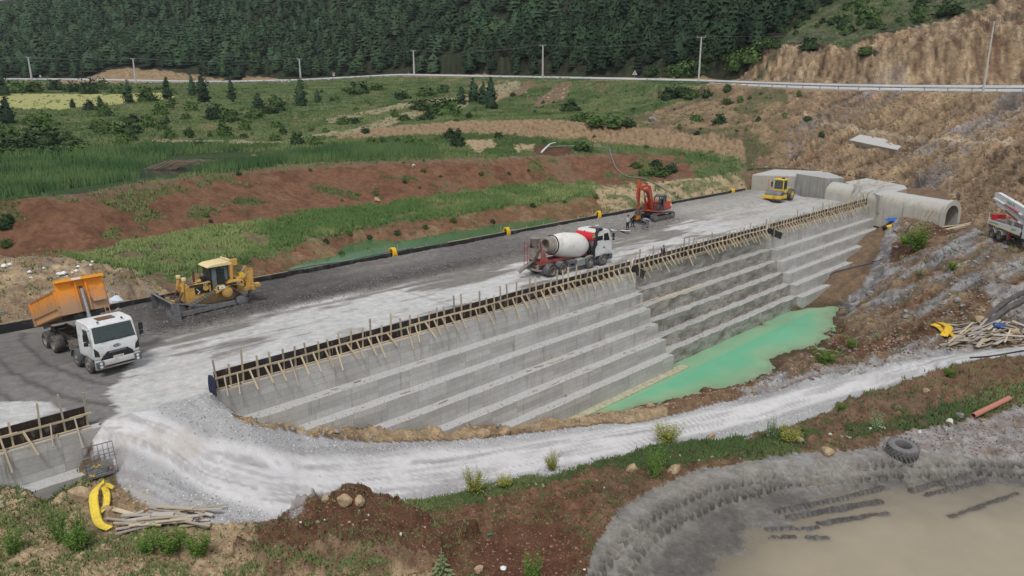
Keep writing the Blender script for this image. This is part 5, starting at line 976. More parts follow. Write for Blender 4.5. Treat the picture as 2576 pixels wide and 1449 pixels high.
# ------------------------------------------------ crawler parts
def track(par, loop, y, wd, pitch, mat, name="track"):
    """shoes laid along a closed (x,z) loop"""
    q = np.array(loop + [loop[0]], float); s = np.r_[0, np.cumsum(np.linalg.norm(np.diff(q, axis=0), axis=1))]; n = int(s[-1] / pitch); mb = MB()
    for i in range(n):
        f = lambda u: np.array([np.interp(u % s[-1], s, q[:, k]) for k in (0, 1)])
        a, b = f((i + .04) * s[-1] / n), f((i + .96) * s[-1] / n); mb.beam((a[0], y, a[1]), (b[0], y, b[1]), wd, .06, (0, 1, 0)) if False else None
        d = b - a; L = np.hypot(*d); an_ = math.atan2(d[1], d[0]); m = Matrix.Rotation(-an_, 3, 'Y'); c = (a + b) / 2
        mb.box((c[0], y, c[1]), (L, wd, .055), m); nrm = m @ Vector((0, 0, 1)); mb.box((c[0] - d[0] * .3 - nrm[0] * .05, y, c[1] - d[1] * .3 - nrm[2] * .05), (.035, wd, .07), m)
        mb.box((c[0] + nrm[0] * .06, y, c[1] + nrm[2] * .06), (L * 1.02, wd * .35, .08), m)
    return mb.build(name, mat, par, sm=None)
def arcpts(cx, cz, r, a0, a1, n=8): return [(cx + r * math.cos(R(a0 + (a1 - a0) * k / n)), cz + r * math.sin(R(a0 + (a1 - a0) * k / n))) for k in range(n + 1)]
V_TRK = PM("worn track steel", lin(122, 120, 118), .6, .3, dirt=lin(96, 88, 80), amt=.45)
# ------------------------------------------------ bulldozer
def dozer():
    c0 = D(*[(an(P(418, 800, .3))[0] + an(P(640, 752, .4))[0]) / 2 + .0, -51.7]); a_, n_ = an(c0)
    t = thing("bulldozer", (c0[0], c0[1], dz(a_, n_) + .05), 226, "yellow bulldozer with wide steel blade and rear ripper", "bulldozer")
    for s in (-1, 1):
        lp = arcpts(1.5, .45, .42, -90, 60, 6) + arcpts(-.75, 1.28, .45, 75, 130, 4) + arcpts(-1.75, .45, .42, 150, 270, 6)
        track(t, lp, s * 1.0, .56, .21, V_TRK)
        sp = MB().lathe((-.75, s * .74, 1.28), (0, s, 0), [(0, .40), (.5, .40), (.52, .34), (.60, .32), (.62, .1)], 24).build("sprocket", V_YEL, t)
        for x in (1.5, -1.75): MB().lathe((x, s * .78, .45), (0, s, 0), [(0, .37), (.44, .37), (.46, .3), (.46, .1)], 22).build("idler", V_WORN, t)
        fr = MB().box((-.1, s * 1.0, .42), (2.9, .32, .3)).build("roller_frame", V_CHS, t)
        for k in range(6): MB().cyl((-1.2 + .45 * k, s * .78, .24), (-1.2 + .45 * k, s * 1.24, .24), .15, 10).build("roller", V_WORN, fr)
        MB().beam((-1.1, s * 1.46, .50), (2.75, s * 1.52, .38), .16, .3).build("push_arm", V_WORN, t); MB().beam((.6, s * 1.5, .62), (2.75, s * 1.35, 1.1), .1, .1).build("arm_strut", V_WORN, t)
        lc = MB().cyl((1.95, s * .5, 2.45), (2.1, s * .5, 1.65), .11, 10).build("lift_cylinder", V_YEL, t); MB().box((1.95, s * .5, 2.55), (.28, .26, .26)).build("cylinder_head", V_CRM, lc, bevel=.05); MB().cyl((2.1, s * .5, 1.65), (2.7, s * .5, .55), .06, 8).build("cylinder_rod", V_RST, lc); MB().box((1.95, s * .46, 1.75), (.3, .14, .4)).build("yoke", V_YEL, lc)
    MB().span((-1.75, -.72, .55), (1.75, .72, 1.25)).build("hull", V_YEL, t)
    hd = MB().prism([(.15, 1.25), (.15, 2.14), (1.85, 2.02), (1.95, 1.9), (1.95, .75), (1.6, .75), (1.5, 1.25)], -.66, .66).build("engine_hood", V_YEL, t, bevel=.05)
    for s in (-1, 1):
        MB().box((.82, s * .668, 1.62), (1.0, .02, .52)).build("side_opening", V_BLK, hd); MB().cyl((.55, s * .66, 1.72), (.55, s * .72, 1.72), .2, 12).build("air_canister", V_YEL, hd); MB().box((.9, s * .672, 1.99), (1.55, .02, .16)).build("black_band", V_BLK, hd)
        MB().box((1.72, s * .68, 1.35), (.06, .03, 1.0)).build("panel_frame", V_YEL, hd); MB().tube([(1.2, s * .69, 1.75), (1.0, s * .72, 1.5), (1.15, s * .7, 1.38)], .03, 5).build("engine_hose", V_WTX, hd)
    text("CAT", .17, V_WTX, hd, (.55, .686, 1.99), SIDE_L)
    MB().box((.75, .35, 2.12), (.5, .3, .04)).box((1.35, .0, 2.09), (.5, .9, .04)).build("hood_vents", V_CHS, hd); MB().tube([(1.0, -.2, 2.05), (1.0, -.2, 2.9)], [.08, .075], 10).build("exhaust_stack", V_RST, hd); MB().lathe((.55, .3, 2.1), (0, 0, 1), [(0, .13), (.2, .13), (.22, .2), (.4, .2), (.42, .1)], 14).build("precleaner", V_BLK, hd); MB().box((.28, 0, 2.2), (.3, .8, .22)).build("dash_cowl", V_BLK, t, bevel=.04)
    cb = MB().prism([(-1.2, 1.3), (-1.2, 3.12), (-.1, 3.12), (.12, 2.95), (.12, 2.1), (-.05, 1.3)], -.62, .62).build("cab_shell", PM("cab interior", lin(60, 66, 68), .6), t)
    for s in (-1, 1):
        for x0, x1_, z0 in ((-1.12, -.62, 2.05), (-.52, .04, 1.45)): MB().box(((x0 + x1_) / 2, s * .632, (z0 + 3.02) / 2), (x1_ - x0, .02, 3.02 - z0)).build("side_window", PM("cab pane", lin(96, 112, 116), .08, spec=.8, var=.3, scale=1.5), cb)
        for x in (-1.17, -.57, .08): MB().beam((x, s * .64, 1.35), (x, s * .64, 3.12), .06, .08).build("pillar", V_BLK, cb)
    dr = MB().box((0, 0, .8), (.62, .04, 1.6)).build("open_door", V_GLS, cb); dr.location = (-.5, .9, 1.38); dr.rotation_euler = (0, 0, R(-58)); MB().tube([(-.31, 0, 0), (-.31, 0, 1.6), (.31, 0, 1.6), (.31, 0, 0), (-.31, 0, 0)], .035, 5).build("door_frame", V_BLK, dr)
    rf = MB().prism([(-1.45, 3.13), (-1.45, 3.3), (-1.2, 3.4), (.05, 3.32), (.38, 3.2), (.38, 3.13)], -.82, .82).build("roof", V_CRM, t, bevel=.05); MB().box((-1.3, 0, 3.46), (.1, 1.5, .1)).build("roof_bar", V_CRM, rf); MB().box((-1.72, 0, 3.22), (.52, 1.1, .5)).build("air_conditioner", V_YEL, rf, bevel=.04); MB().box((-1.72, 0, 3.475), (.4, .8, .02)).build("grille", V_BLK, rf); MB().tube([(-1.7, -.5, 3.4), (-1.7, -.5, 3.75)], .03, 5).build("antenna", V_BLK, rf)
    for s in (-1, 1): MB().beam((-1.32, s * .7, 1.6), (-1.38, s * .74, 3.14), .14, .2).build("rops_post", V_YEL, t); MB().tube([(.3, s * .8, 2.5), (.42, s * .86, 2.5), (.42, s * .86, 3.0), (.3, s * .8, 3.1)], .03, 5).build("mirror_arm", V_BLK, t)
    for s in (-1, 1):
        MB().prism([(-2.0, 1.5), (-1.95, 1.95), (-1.2, 2.05), (-.3, 1.75), (.1, 1.42), (.1, 1.32), (-1.0, 1.75), (-1.5, 1.72)], s * .66, s * 1.32).build("fender_deck", V_YEL, t); MB().box((-1.2, s * 1.33, 1.86), (1.35, .02, .15)).build("black_band", V_BLK, t)
        MB().box((-.35, s * 1.336, 1.72), (.46, .015, .22)).build("sticker", V_WTX, t)
    text("D7R", .17, V_WTX, t, (-1.6, 1.345, 1.86), SIDE_L); text("YAPI", .08, V_BLUE, t, (-.35, 1.348, 1.72), SIDE_L); MB().box((-.04 - .03, 1.337, 1.72), (.12, .014, .22)).build("blue_mark", V_BLUE, t)
    MB().span((-2.25, -.6, 1.1), (-1.7, .6, 2.05)).build("fuel_tank", V_YEL, t, bevel=.08)
    # blade: curved mouldboard
    V, F = [], []; nb = 10
    for yy in (-1.85, 1.85):
        for k in range(nb + 1): u = k / nb; z = .02 + 1.32 * u; V.append((3.25 - .32 * math.sin(math.pi * u) + .18 * u, yy, z))
        for k in range(nb, -1, -1): u = k / nb; z = .02 + 1.32 * u; V.append((3.18 - .32 * math.sin(math.pi * u) + .18 * u - .1, yy, z))
    m_ = 2 * nb + 2; F = [(k, (k + 1) % m_, m_ + (k + 1) % m_, m_ + k) for k in range(m_)] + [tuple(range(m_)), tuple(range(m_, 2 * m_))]
    bl = MB().add(V, F).build("blade", V_WORN, t); MB().box((3.3, 0, .08), (.06, 3.75, .24), Matrix.Rotation(R(-20), 3, 'Y')).build("cutting_edge", V_STL, bl)
    for s in (-1, 1): MB().prism([(3.5, .0), (3.45, 1.36), (2.95, 1.3), (2.85, .0)], s * 1.86, s * 1.92).build("wing_plate", V_WORN, bl); MB().box((2.85, s * .5, .75), (.25, .2, .9)).build("blade_rib", V_YEL, bl)
    # ripper
    for s in (-1, 1):
        MB().prism([(-3.05, 1.0), (-3.1, 2.5), (-2.98, 2.62), (-2.82, 2.55), (-2.45, 1.2)], s * .42, s * .52).build("ripper_tower", V_YEL, t); cy = MB().cyl((-2.1, s * .35, 1.65), (-2.55, s * .4, 2.12), .1, 10).build("ripper_cylinder", V_YEL, t); MB().cyl((-2.55, s * .4, 2.12), (-2.95, s * .46, 2.5), .055, 8).build("rod", V_STL, cy); MB().beam((-1.8, s * .45, .9), (-2.8, s * .5, 1.15), .16, .3).build("ripper_arm", V_YEL, t)
    MB().box((-2.95, 0, 1.12), (.34, 1.7, .34)).build("ripper_beam", V_YEL, t, bevel=.03); MB().box((-3.2, .75, 1.3), (.4, .5, .3)).build("rear_box", V_YEL, t, bevel=.03); MB().prism([(-3.0, 1.3), (-2.8, 1.3), (-2.85, .4), (-2.65, .05), (-2.9, .1), (-3.05, .5)], -.09, .09).build("ripper_shank", V_WORN, t); MB().box((-2.35, 0, 2.0), (.4, .5, .5)).build("hydraulic_tank", V_YEL2, t, bevel=.08)
dozer()
# ------------------------------------------------ excavator with grading blade
def excavator():
    nearF, nearR = P(1640, 557.5, .36), P(1693, 547.5, .36); md = (nearF + nearR) / 2; az = 227; h = np.array((math.sin(R(az)), math.cos(R(az)), 0)); lf = np.array((-h[1], h[0], 0)); c = md - lf * 1.2
    t = thing("excavator", (c[0], c[1], .36), az, "orange crawler excavator holding a grading blade with its arm", "excavator")
    for s in (-1, 1):
        tr = track(t, arcpts(1.75, .43, .4, -90, 90, 8) + arcpts(-1.75, .43, .4, 90, 270, 8), s * 1.2, .6, .19, V_TRK); fr = MB().box((0, s * 1.2, .43), (3.3, .4, .3)).build("track_frame", V_CHS, t)
        for x in (1.75, -1.75): MB().lathe((x, s * .95, .43), (0, s, 0), [(0, .33), (.5, .33), (.52, .2)], 18).build("idler", V_WORN, t)
        for k in range(7): MB().cyl((-1.2 + .4 * k, s * 1.0, .2), (-1.2 + .4 * k, s * 1.42, .2), .12, 8).build("roller", V_WORN, fr)
    MB().box((0, 0, .6), (1.6, 2.0, .4)).cyl((0, 0, .8), (0, 0, 1.02), .7, 20).build("undercarriage", V_CHS, t)
    up = MB().span((-1.4, -1.25, 1.05), (1.3, 1.25, 1.25)).build("upper_frame", V_OR2, t); up.rotation_euler = (0, 0, R(12))
    def on(o, par=None): o.parent = up; return o
    MB().prism([(-1.35, 1.25), (-1.35, 2.15), (-.2, 2.2), (.1, 2.05), (.1, 1.25)], -1.25, 1.25).build("engine_house", V_OR2, up, bevel=.06); MB().prism([(-2.05, 1.1), (-2.15, 2.05), (-1.4, 2.18), (-1.35, 1.05)], -1.3, 1.3).build("counterweight", V_OR2, up, bevel=.12); MB().box((-1.8, 1.31, 1.65), (.3, .02, .3)).build("sticker", V_WTX, up)
    MB().span((.1, -1.2, 1.25), (1.25, -.55, 1.75)).build("tool_box", V_OR2, up, bevel=.05); MB().box((.95, -.87, 1.79), (.5, .55, .1)).build("battery_cover", V_BLK, up, bevel=.03); MB().box((.35, -.9, 1.95), (.6, .5, .4)).build("fuel_tank", V_OR2, up, bevel=.05)
    cb = MB()
    pr = [(-.35, 1.25), (-.35, 2.95), (.95, 2.95), (1.3, 2.2), (1.3, 1.3)]
    fr = MB()
    for y in (.35, 1.22):
        for i in range(5): a, b = pr[i], pr[(i + 1) % 5]; fr.beam((a[0], y, a[1]), (b[0], y, b[1]), .09, .09, (0, 1, 0))
    for x, z in pr: fr.beam((x, .35, z), (x, 1.22, z), .09, .09)
    fr.box((-.35, .78, 1.9), (.06, .8, 1.2)).box((.4, .78, 1.3), (1.6, .85, .1)).box((.35, 1.22, 1.5), (1.5, .05, .45)).beam((.45, 1.22, 1.3), (.45, 1.22, 2.9), .08, .08)
    cabo = fr.build("cab", PM("dark cab frame", lin(62, 68, 78), .5), up); MB().box((.3, .78, 3.0), (1.4, .98, .14)).build("cab_roof", PM("cab roof grey", lin(88, 94, 104), .45), cabo, bevel=.06)
    MB().prism([(-.3, 1.75), (-.3, 2.9), (.4, 2.9), (.4, 1.75)], 1.2, 1.22).build("side_window", V_GLS, cabo); MB().add([(1.29, .4, 1.4), (1.29, 1.17, 1.4), (1.29, 1.17, 2.2), (1.29, .4, 2.2), (.96, .4, 2.9), (.96, 1.17, 2.9)], [(0, 1, 2, 3), (3, 2, 5, 4)]).build("windscreen", glass("clear glass", (.12, .14, .14)), cabo); bpy.data.materials["clear glass"].node_tree.nodes["Principled BSDF"].inputs["Alpha"].default_value = .3
    MB().box((-.02, .78, 1.62), (.5, .5, .16)).box((-.24, .78, 1.95), (.14, .5, .6)).build("seat", V_BLK, cabo, bevel=.05)
    bm = MB().prism([(.55, 1.5), (.75, 1.25), (1.1, 1.45), (1.55, 2.6), (2.05, 3.35), (2.7, 3.72), (4.6, 4.1), (4.75, 4.3), (4.6, 4.5), (2.2, 4.42), (1.6, 4.2), (1.1, 3.3)], -.42, .0).build("boom", V_OR2, up, bevel=.03); text("HITACHI", .26, V_WTX, bm, (3.1, .012, 4.1), SIDE_L)
    MB().prism([(4.35, 5.15), (4.65, 5.25), (4.85, 4.4), (4.72, 1.75), (4.45, 1.7), (4.35, 4.0), (4.2, 4.6)], -.36, -.06).build("stick", V_OR2, up, bevel=.03)
    for p, q, nm in (((2.3, -.21, 4.55), (4.3, -.21, 5.05), "stick_cylinder"), ((4.95, -.21, 4.0), (4.9, -.21, 2.3), "tool_cylinder")):
        m_ = [p[i] + (q[i] - p[i]) * .6 for i in range(3)]; cy = MB().cyl(p, m_, .12, 10).build(nm, V_OR2, up); MB().cyl(m_, q, .06, 8).build("rod", V_STL, cy)
    for y in (-.62, .18): p, q = (1.35, y, 1.4), (2.25, y, 3.7); m_ = [p[i] + (q[i] - p[i]) * .6 for i in range(3)]; cy = MB().cyl(p, m_, .12, 10).build("boom_cylinder", V_OR2, up); MB().cyl(m_, q, .065, 8).build("rod", V_STL, cy)
    MB().tube([(4.75, -.05, 4.3), (5.0, .1, 3.7), (4.9, .05, 3.2), (4.7, .0, 2.2)], .04, 6).tube([(4.7, .05, 1.9), (5.1, .3, 1.2), (4.8, .5, .9), (4.6, .2, .8)], .035, 6).build("hoses", V_BLK, up)
    cp = MB().box((4.6, -.21, 1.5), (.5, .5, .4)).box((4.6, -.21, 1.15), (.62, .62, .22)).build("coupler", V_CHS, up, bevel=.03); MB().box((4.6, -.21, .75), (.6, .6, .5)).build("rotator", PM("amber rotator", lin(206, 126, 44), .5, dirt=lin(120, 84, 52), amt=.3), up, bevel=.05)
    gb = MB().prism([(-1.6, .02), (-1.6, .38), (-.9, .52), (-.3, .62), (.3, .62), (.9, .52), (1.6, .38), (1.6, .02)], -.05, .05, 'x').build("grading_blade", V_BLK, up); gb.location = (4.7, -.21, 0); gb.rotation_euler = (0, 0, R(-22)); MB().box((0, 0, .1), (.14, 3.2, .16)).build("cutting_edge", V_WORN, gb)
    return t
EXC = excavator()
# ------------------------------------------------ roller
def roller():
    a, b = P(1929.6, 501, .3), P(1969, 504.6, .3); dc = (a + b) / 2; az = 222; h = np.array((math.sin(R(az)), math.cos(R(az)), 0)); c = dc - h * 1.55
    a_, n_ = an(c); t = thing("road_roller", (c[0], c[1], dz(a_, n_) - .02), az, "yellow single drum road roller parked on the far end of the deck", "road roller"); t.scale = (1.13,) * 3
    MB().lathe((1.55, -1.05, .75), (0, 1, 0), [(0, .6), (.0, .75), (2.1, .75), (2.1, .6), (2.05, .3), (.05, .3)], 32).build("drum", V_WORN, t)
    MB().box((2.45, 0, .72), (.16, 2.5, .42)).box((.68, 0, .75), (.16, 2.4, .4)).box((1.55, -1.2, .75), (1.9, .12, .42)).box((1.55, 1.2, .75), (1.9, .12, .42)).build("drum_frame", PM("chipped yellow", lin(226, 190, 60), .5, dirt=lin(140, 84, 50), amt=.32), t, bevel=.03)
    for s in (-1, 1): MB().cyl((1.55, s * 1.06, .75), (1.55, s * 1.2, .75), .32, 16).build("drum_hub", V_BLK, t); wheel(t, -1.35, s * .95, .78, .55, rim=V_YEL2, hub=V_YEL2)
    MB().box((.3, 0, .7), (.9, .6, .4)).build("articulation", V_BLK, t); MB().span((-2.3, -.6, .6), (.1, .6, 1.1)).build("rear_frame", V_YEL2, t, bevel=.04)
    MB().prism([(-2.35, .95), (-2.35, 1.3), (-2.0, 1.6), (-.75, 1.85), (-.65, 1.85), (-.65, 1.0)], -.7, .7).build("engine_hood", V_YEL2, t, bevel=.1, seg=3)
    for s in (-1, 1): MB().box((-1.5, s * .71, 1.45), (.8, .02, .22)).build("side_vent", V_BLK, t)
    MB().prism([(-2.75, .7), (-2.6, 1.05), (-2.3, 1.1), (-2.3, .65)], -.75, .75).build("rear_bumper", V_BLK, t)
    cb = MB().prism([(-.65, 1.05), (-.65, 2.75), (.45, 2.75), (.58, 1.6), (.5, 1.05)], -.66, .66).build("cab", V_YEL2, t, bevel=.03)
    MB().add([(.585, -.58, 1.6), (.585, .58, 1.6), (.475, .55, 2.68), (.475, -.55, 2.68)], [(0, 1, 2, 3)]).build("windscreen", PM("roller glass", lin(58, 66, 66), .08, spec=.8), cb)
    for s in (-1, 1): MB().prism([(-.25, 1.5), (-.25, 2.66), (.38, 2.66), (.46, 1.6)], s * .662, s * .68).build("side_window", PM("roller glass", lin(58, 66, 66), .08, spec=.8), cb); MB().box((-.48, s * .67, 2.1), (.3, .02, 1.1)).build("rear_quarter_window", PM("roller glass", lin(58, 66, 66), .08, spec=.8), cb); mirror(cb, .4, s * .62, 2.3)
    MB().box((-.1, 0, 2.82), (1.35, 1.5, .14)).build("roof", V_YEL2, t, bevel=.05); MB().box((-.1, .3, 2.98), (.3, .4, .16)).build("roof_unit", V_BLK, t); MB().cyl((-.5, -.4, 2.9), (-.5, -.4, 3.1), .07, 8).build("beacon", PM("amber beacon", lin(230, 120, 30), .3), t)
    for s in (-1, 1): MB().cyl((.45, s * .55, 2.78), (.55, s * .55, 2.78), .09, 10).build("work_lamp", V_LMP, t)
    MB().tube([(-1.1, .4, 1.8), (-1.1, .4, 2.2)], .05, 8).build("exhaust", V_BLK, t); MB().box((-.1, .70, 1.25), (.4, .02, .22)).build("sticker", V_WTX, t); text("BOMAG", .17, V_INK, t, (-1.5, .725, 1.2), SIDE_L)
    MB().prism([(.9, 1.0), (1.05, 1.0), (1.0, 2.9), (.9, 2.85)], -1.28, -1.2).build("raised_scraper_arm", PM("amber arm", lin(210, 140, 50), .5), t)
roller()
# ------------------------------------------------ concrete pump truck
def pump():
    az = 184; h = np.array((math.sin(R(az)), math.cos(R(az)), 0)); rt = np.array((h[1], -h[0], 0)); w1 = G(2494, 599); o = w1 + h * 3.2 - rt * 1.2; z0 = float(zt(o[0], o[1])); z0 = min(w1[2], z0) + .02
    t = thing("pump_truck", (o[0], o[1], max(w1[2], -.7)), az, "white concrete pump truck with folded boom at the right edge", "pump truck")
    MB().span((-4.4, -.5, .75), (3.9, -.36, 1.05)).span((-4.4, .36, .75), (3.9, .5, 1.05)).box((-4, 0, .9), (.2, 1, .25)).box((0, 0, .9), (.3, .9, .25)).build("chassis", V_CHS, t)
    for x in (-3.2, -1.85):
        for s in (-1, 1): wheel(t, x, s * .95, .54, .62, dual=True); fender(t, x, s * .95, .56, .66, V_WHT, 15, 165)
    for s in (-1, 1): wheel(t, 2.9, s * 1.08, .52, .34); fender(t, 2.9, s * 1.05, .52, .5, V_GRY, 0, 180)
    c = cab(t, 2.0, 4.1, .95, 3.0, 1.18); MB().prism([(3.85, .4), (3.85, 1.2), (4.15, 1.2), (4.22, 1.0), (4.2, .5)], -1.22, 1.22).build("bumper", PM("blue grey bumper", lin(50, 56, 72), .5, dirt=DUST, amt=.2), t, bevel=.05)
    for s in (-1, 1):
        sd = MB().prism([(-4.4, 1.55), (-4.4, 1.95), (1.7, 1.95), (1.7, 1.2), (1.1, 1.2), (-4.3, 1.5)], s * 1.15, s * 1.24).build("side_panel", V_WHT, t); MB().box((-1.4, s * 1.25, 1.42), (5.9, .02, .08), Matrix.Rotation(R(3), 3, 'Y')).build("yellow_stripe", V_YEL2, t)
        text("Cemre beton", .34, V_TEAL, t, (-3.2, s * 1.26, 1.75), SIDE_L if s > 0 else SIDE_R); text("Reich", .34, V_TEAL, t, (.6, s * 1.26, 1.65), SIDE_L if s > 0 else SIDE_R)
        MB().span((-.6, s * .75 - .12, .3), (-.36, s * .75 + .35 * s + .05, 1.4)).build("outrigger", V_DRED, t); MB().box((-.48, s * 1.1, .12), (.5, .4, .08)).build("outrigger_pad", V_CHS, t)
    MB().span((-4.4, -1.15, 1.5), (1.6, 1.15, 1.6)).box((-2.6, -.5, 1.9), (1.6, .8, .5)).box((-.9, .3, 1.85), (1.2, .7, .5)).build("deck_equipment", PM("deck grey", lin(160, 158, 154), .6, dirt=lin(110, 104, 98), amt=.4), t); MB().box((-4.1, -.3, 2.25), (.7, 1.2, .6)).build("red_hopper_guard", V_RED, t)
    MB().cyl((1.2, 0, 1.5), (1.2, 0, 3.0), .42, 16).build("slewing_tower", V_WHT, t)
    b1 = MB().prism([(1.9, 3.0), (1.9, 3.75), (-4.6, 4.95), (-5.1, 4.9), (-5.1, 4.35), (.8, 3.2)], -.55, -.1).build("upper_boom", V_WHT, t); text("Reich 28", .42, V_TEAL, b1, (-1.8, -.56, 4.08), (R(90), R(10), 0))
    MB().prism([(1.2, 2.85), (1.0, 3.05), (-4.9, 4.1), (-5.3, 4.2), (-5.2, 3.95), (-1.0, 2.6)], .05, .4).build("lower_boom", V_WHT, t); MB().prism([(.6, 2.2), (.5, 2.5), (-5.4, 4.3), (-5.6, 4.2)], -.5, -.15).build("tip_boom", V_WHT, t)
    for p, q in (((.5, -.62, 3.2), (-4.8, -.62, 4.25)), ((.4, -.55, 2.3), (-4.5, -.55, 3.75))): pp_ = MB().cyl(p, q, .09, 10).build("delivery_pipe", V_WHT, t); MB().cyl([p[i] + (q[i] - p[i]) * .1 for i in range(3)], [p[i] + (q[i] - p[i]) * .62 for i in range(3)], .105, 10).build("red_pipe_section", V_DRED, pp_)
    MB().cyl((.6, .0, 2.6), (-1.2, -.1, 2.5), .16, 12).build("slew_ram", V_STL, t); ld = MB()
    for y in (-1.1, -.7): ld.beam((-4.5, y, .5), (-4.5, y, 2.6), .04, .04)
    for k in range(6): ld.beam((-4.5, -1.1, .6 + .3 * k), (-4.5, -.7, .6 + .3 * k), .03, .03)
    ld.build("ladder", V_WHT, t)
pump()
# ---------------------------------------------------------------- people
M_SKIN = PM("skin", lin(176, 124, 98), .6, var=.04); M_HAIR = PM("dark hair", lin(34, 28, 26), .8)
def cloth(rgb): return PM("cloth %d %d %d" % rgb, lin(*rgb), .9, var=.15, scale=6)
def skinmesh(name, joints, edges, mat, parent, sub=2):
    ks = list(joints); me = bpy.data.meshes.new(name); me.from_pydata([joints[k][:3] for k in ks], [(ks.index(a), ks.index(b)) for a, b in edges], []); me.update(); me.materials.append(mat)
    o = bpy.data.objects.new(name, me); COL.objects.link(o); o.parent = parent; sk = o.modifiers.new("skin", 'SKIN'); sk.use_smooth_shade = True
    if not me.skin_vertices: me.skin_vertices.new()
    for i, k in enumerate(ks): r = joints[k][3]; me.skin_vertices[0].data[i].radius = (r, r); me.skin_vertices[0].data[i].use_root = (i == 0)
    s = o.modifiers.new("sub", 'SUBSURF'); s.levels = sub - 1; s.render_levels = sub - 1; return o
def person(loc, az, label, shirt, trousers, bend=0, arms=((0.05, .26, 1.12, .12, .28, .88), (0.05, -.26, 1.12, .12, -.28, .88)), legs=None, hat=None, seated=False, group=None):
    t = thing("person", loc, az, label, "person", group); ca, sa = math.cos(R(bend)), math.sin(R(bend)); z0 = .50 if seated else .94
    def up(x, y, z): z -= .94; return (x * ca + z * sa, y, -x * sa + z * ca + z0)
    J = {"pelvis": (0, 0, z0, .13)}
    for k, p, r in (("waist", (0, 0, 1.10), .125), ("chest", (0, 0, 1.32), .145), ("neck", (.01, 0, 1.47), .06), ("jaw", (.03, 0, 1.55), .07), ("crown", (.02, 0, 1.68), .09)): J[k] = up(*p) + (r,)
    E = [("pelvis", "waist"), ("waist", "chest"), ("chest", "neck"), ("neck", "jaw"), ("jaw", "crown")]; S, ES = {k: J[k][:3] + (J[k][3] + .018,) for k in ("waist", "chest")}, [("waist", "chest")]
    S = {"waist": J["waist"][:3] + (.155,), "hem": J["pelvis"][:3] + (.16,), "chest": J["chest"][:3] + (.165,), "collar": up(.01, 0, 1.44) + (.085,)}; ES = [("waist", "hem"), ("waist", "chest"), ("chest", "collar")]
    for i, s in ((0, 1), (1, -1)):
        a = arms[i]; n = "LR"[i]
        J["sh" + n] = up(0, s * .19, 1.41) + (.07,); el, wr = up(*a[:3]), up(*a[3:6]); J["el" + n] = el + (.048,); J["wr" + n] = wr + (.034,); E += [("chest", "sh" + n), ("sh" + n, "el" + n), ("el" + n, "wr" + n)]
        S["sh" + n] = J["sh" + n][:3] + (.088,); S["el" + n] = el + (.062,); S["cu" + n] = tuple(el[k] + (wr[k] - el[k]) * .75 for k in range(3)) + (.05,); ES += [("chest", "sh" + n), ("sh" + n, "el" + n), ("el" + n, "cu" + n)]
    lg = legs or (((.02, .12, .50), (-.03, .13, .07)), ((.03, -.12, .50), (.03, -.13, .07)))
    T, ET = {"hips": (J["pelvis"][0], 0, z0 + .04, .165)}, []
    for i, s in ((0, 1), (1, -1)):
        n = "LR"[i]; kn, ak = lg[i]; J["hp" + n] = (0, s * .09, z0 - .04, .095); J["kn" + n] = kn + (.062,); J["an" + n] = ak + (.045,); J["to" + n] = (ak[0] + .16, ak[1], max(.03, ak[2] - .04), .035); E += [("pelvis", "hp" + n), ("hp" + n, "kn" + n), ("kn" + n, "an" + n), ("an" + n, "to" + n)]
        T["hp" + n] = (0, s * .09, z0 - .05, .115); T["kn" + n] = kn + (.083,); T["cf" + n] = tuple(kn[k] + (ak[k] - kn[k]) * .85 for k in range(3)) + (.066,); ET += [("hips", "hp" + n), ("hp" + n, "kn" + n), ("kn" + n, "cf" + n)]
        MB().box((ak[0] + .06, ak[1], ak[2] - .02), (.29, .11, .1)).build("shoe", V_BLK, t, bevel=.03)
        wr = np.array(J["wr" + n][:3]); el = np.array(J["el" + n][:3]); d = (wr - el) / np.linalg.norm(wr - el); sd = np.cross(d, (1, 0, .2)); sd /= np.linalg.norm(sd); hb = MB().tube([wr, wr + d * .05, wr + d * .09], [.03, .04, .035], 7)
        for f in range(4): q = wr + d * .085 + sd * (-.03 + .02 * f); L = (.07, .08, .075, .055)[f]; hb.tube([q, q + d * L * .6, q + d * L * .9 + np.array((.015, 0, 0))], [.010, .009, .007], 5)
        q = wr + d * .03 - sd * .035; hb.tube([q, q + d * .03 - sd * .025, q + d * .065 - sd * .025], [.012, .011, .008], 5); hb.build("hand", M_SKIN, t)
    skinmesh("body", J, E, M_SKIN, t); skinmesh("shirt", S, ES, cloth(shirt), t); skinmesh("trousers", T, ET, cloth(trousers), t)
    hx = np.array(up(0, 0, 1.68)); hr = MB().lathe(hx - np.array((.01, 0, .03)), np.array(up(0, 0, 2)) - np.array(up(0, 0, 1)), [(0, .112), (.06, .11), (.11, .07), (.13, .02)], 12); hr.build("hair", M_HAIR, t)
    fc = np.array(up(.12, 0, 1.59)); MB().box(fc, (.03, .02, .04)).build("nose", M_SKIN, t, bevel=.008)
    for y in (-.035, .035): MB().box(np.array(up(.105, y, 1.625)), (.01, .02, .012)).build("eye", M_HAIR, t)
    MB().box(np.array(up(.104, 0, 1.54)), (.01, .045, .01)).build("mouth", V_RST, t)
    for y in (-.095, .095): MB().box(np.array(up(.01, y, 1.6)), (.04, .02, .06)).build("ear", M_SKIN, t, bevel=.008)
    if hat: MB().lathe(hx + np.array((0, 0, .0)), (0, 0, 1), [(-.02, .19), (0, .2), (.01, .11), (.1, .1), (.12, .03)], 16).build("hat", cloth(hat), t)
    return t
LAYZ = .36
p = P(1578, 579, LAYZ); person(p, 55, "worker in pale grey shirt and dark jeans, back turned, beside the excavator", (186, 190, 196), (44, 50, 68), 4, arms=((.12, .24, 1.15, .22, .1, 1.05), (.12, -.24, 1.15, .22, -.1, 1.05)))
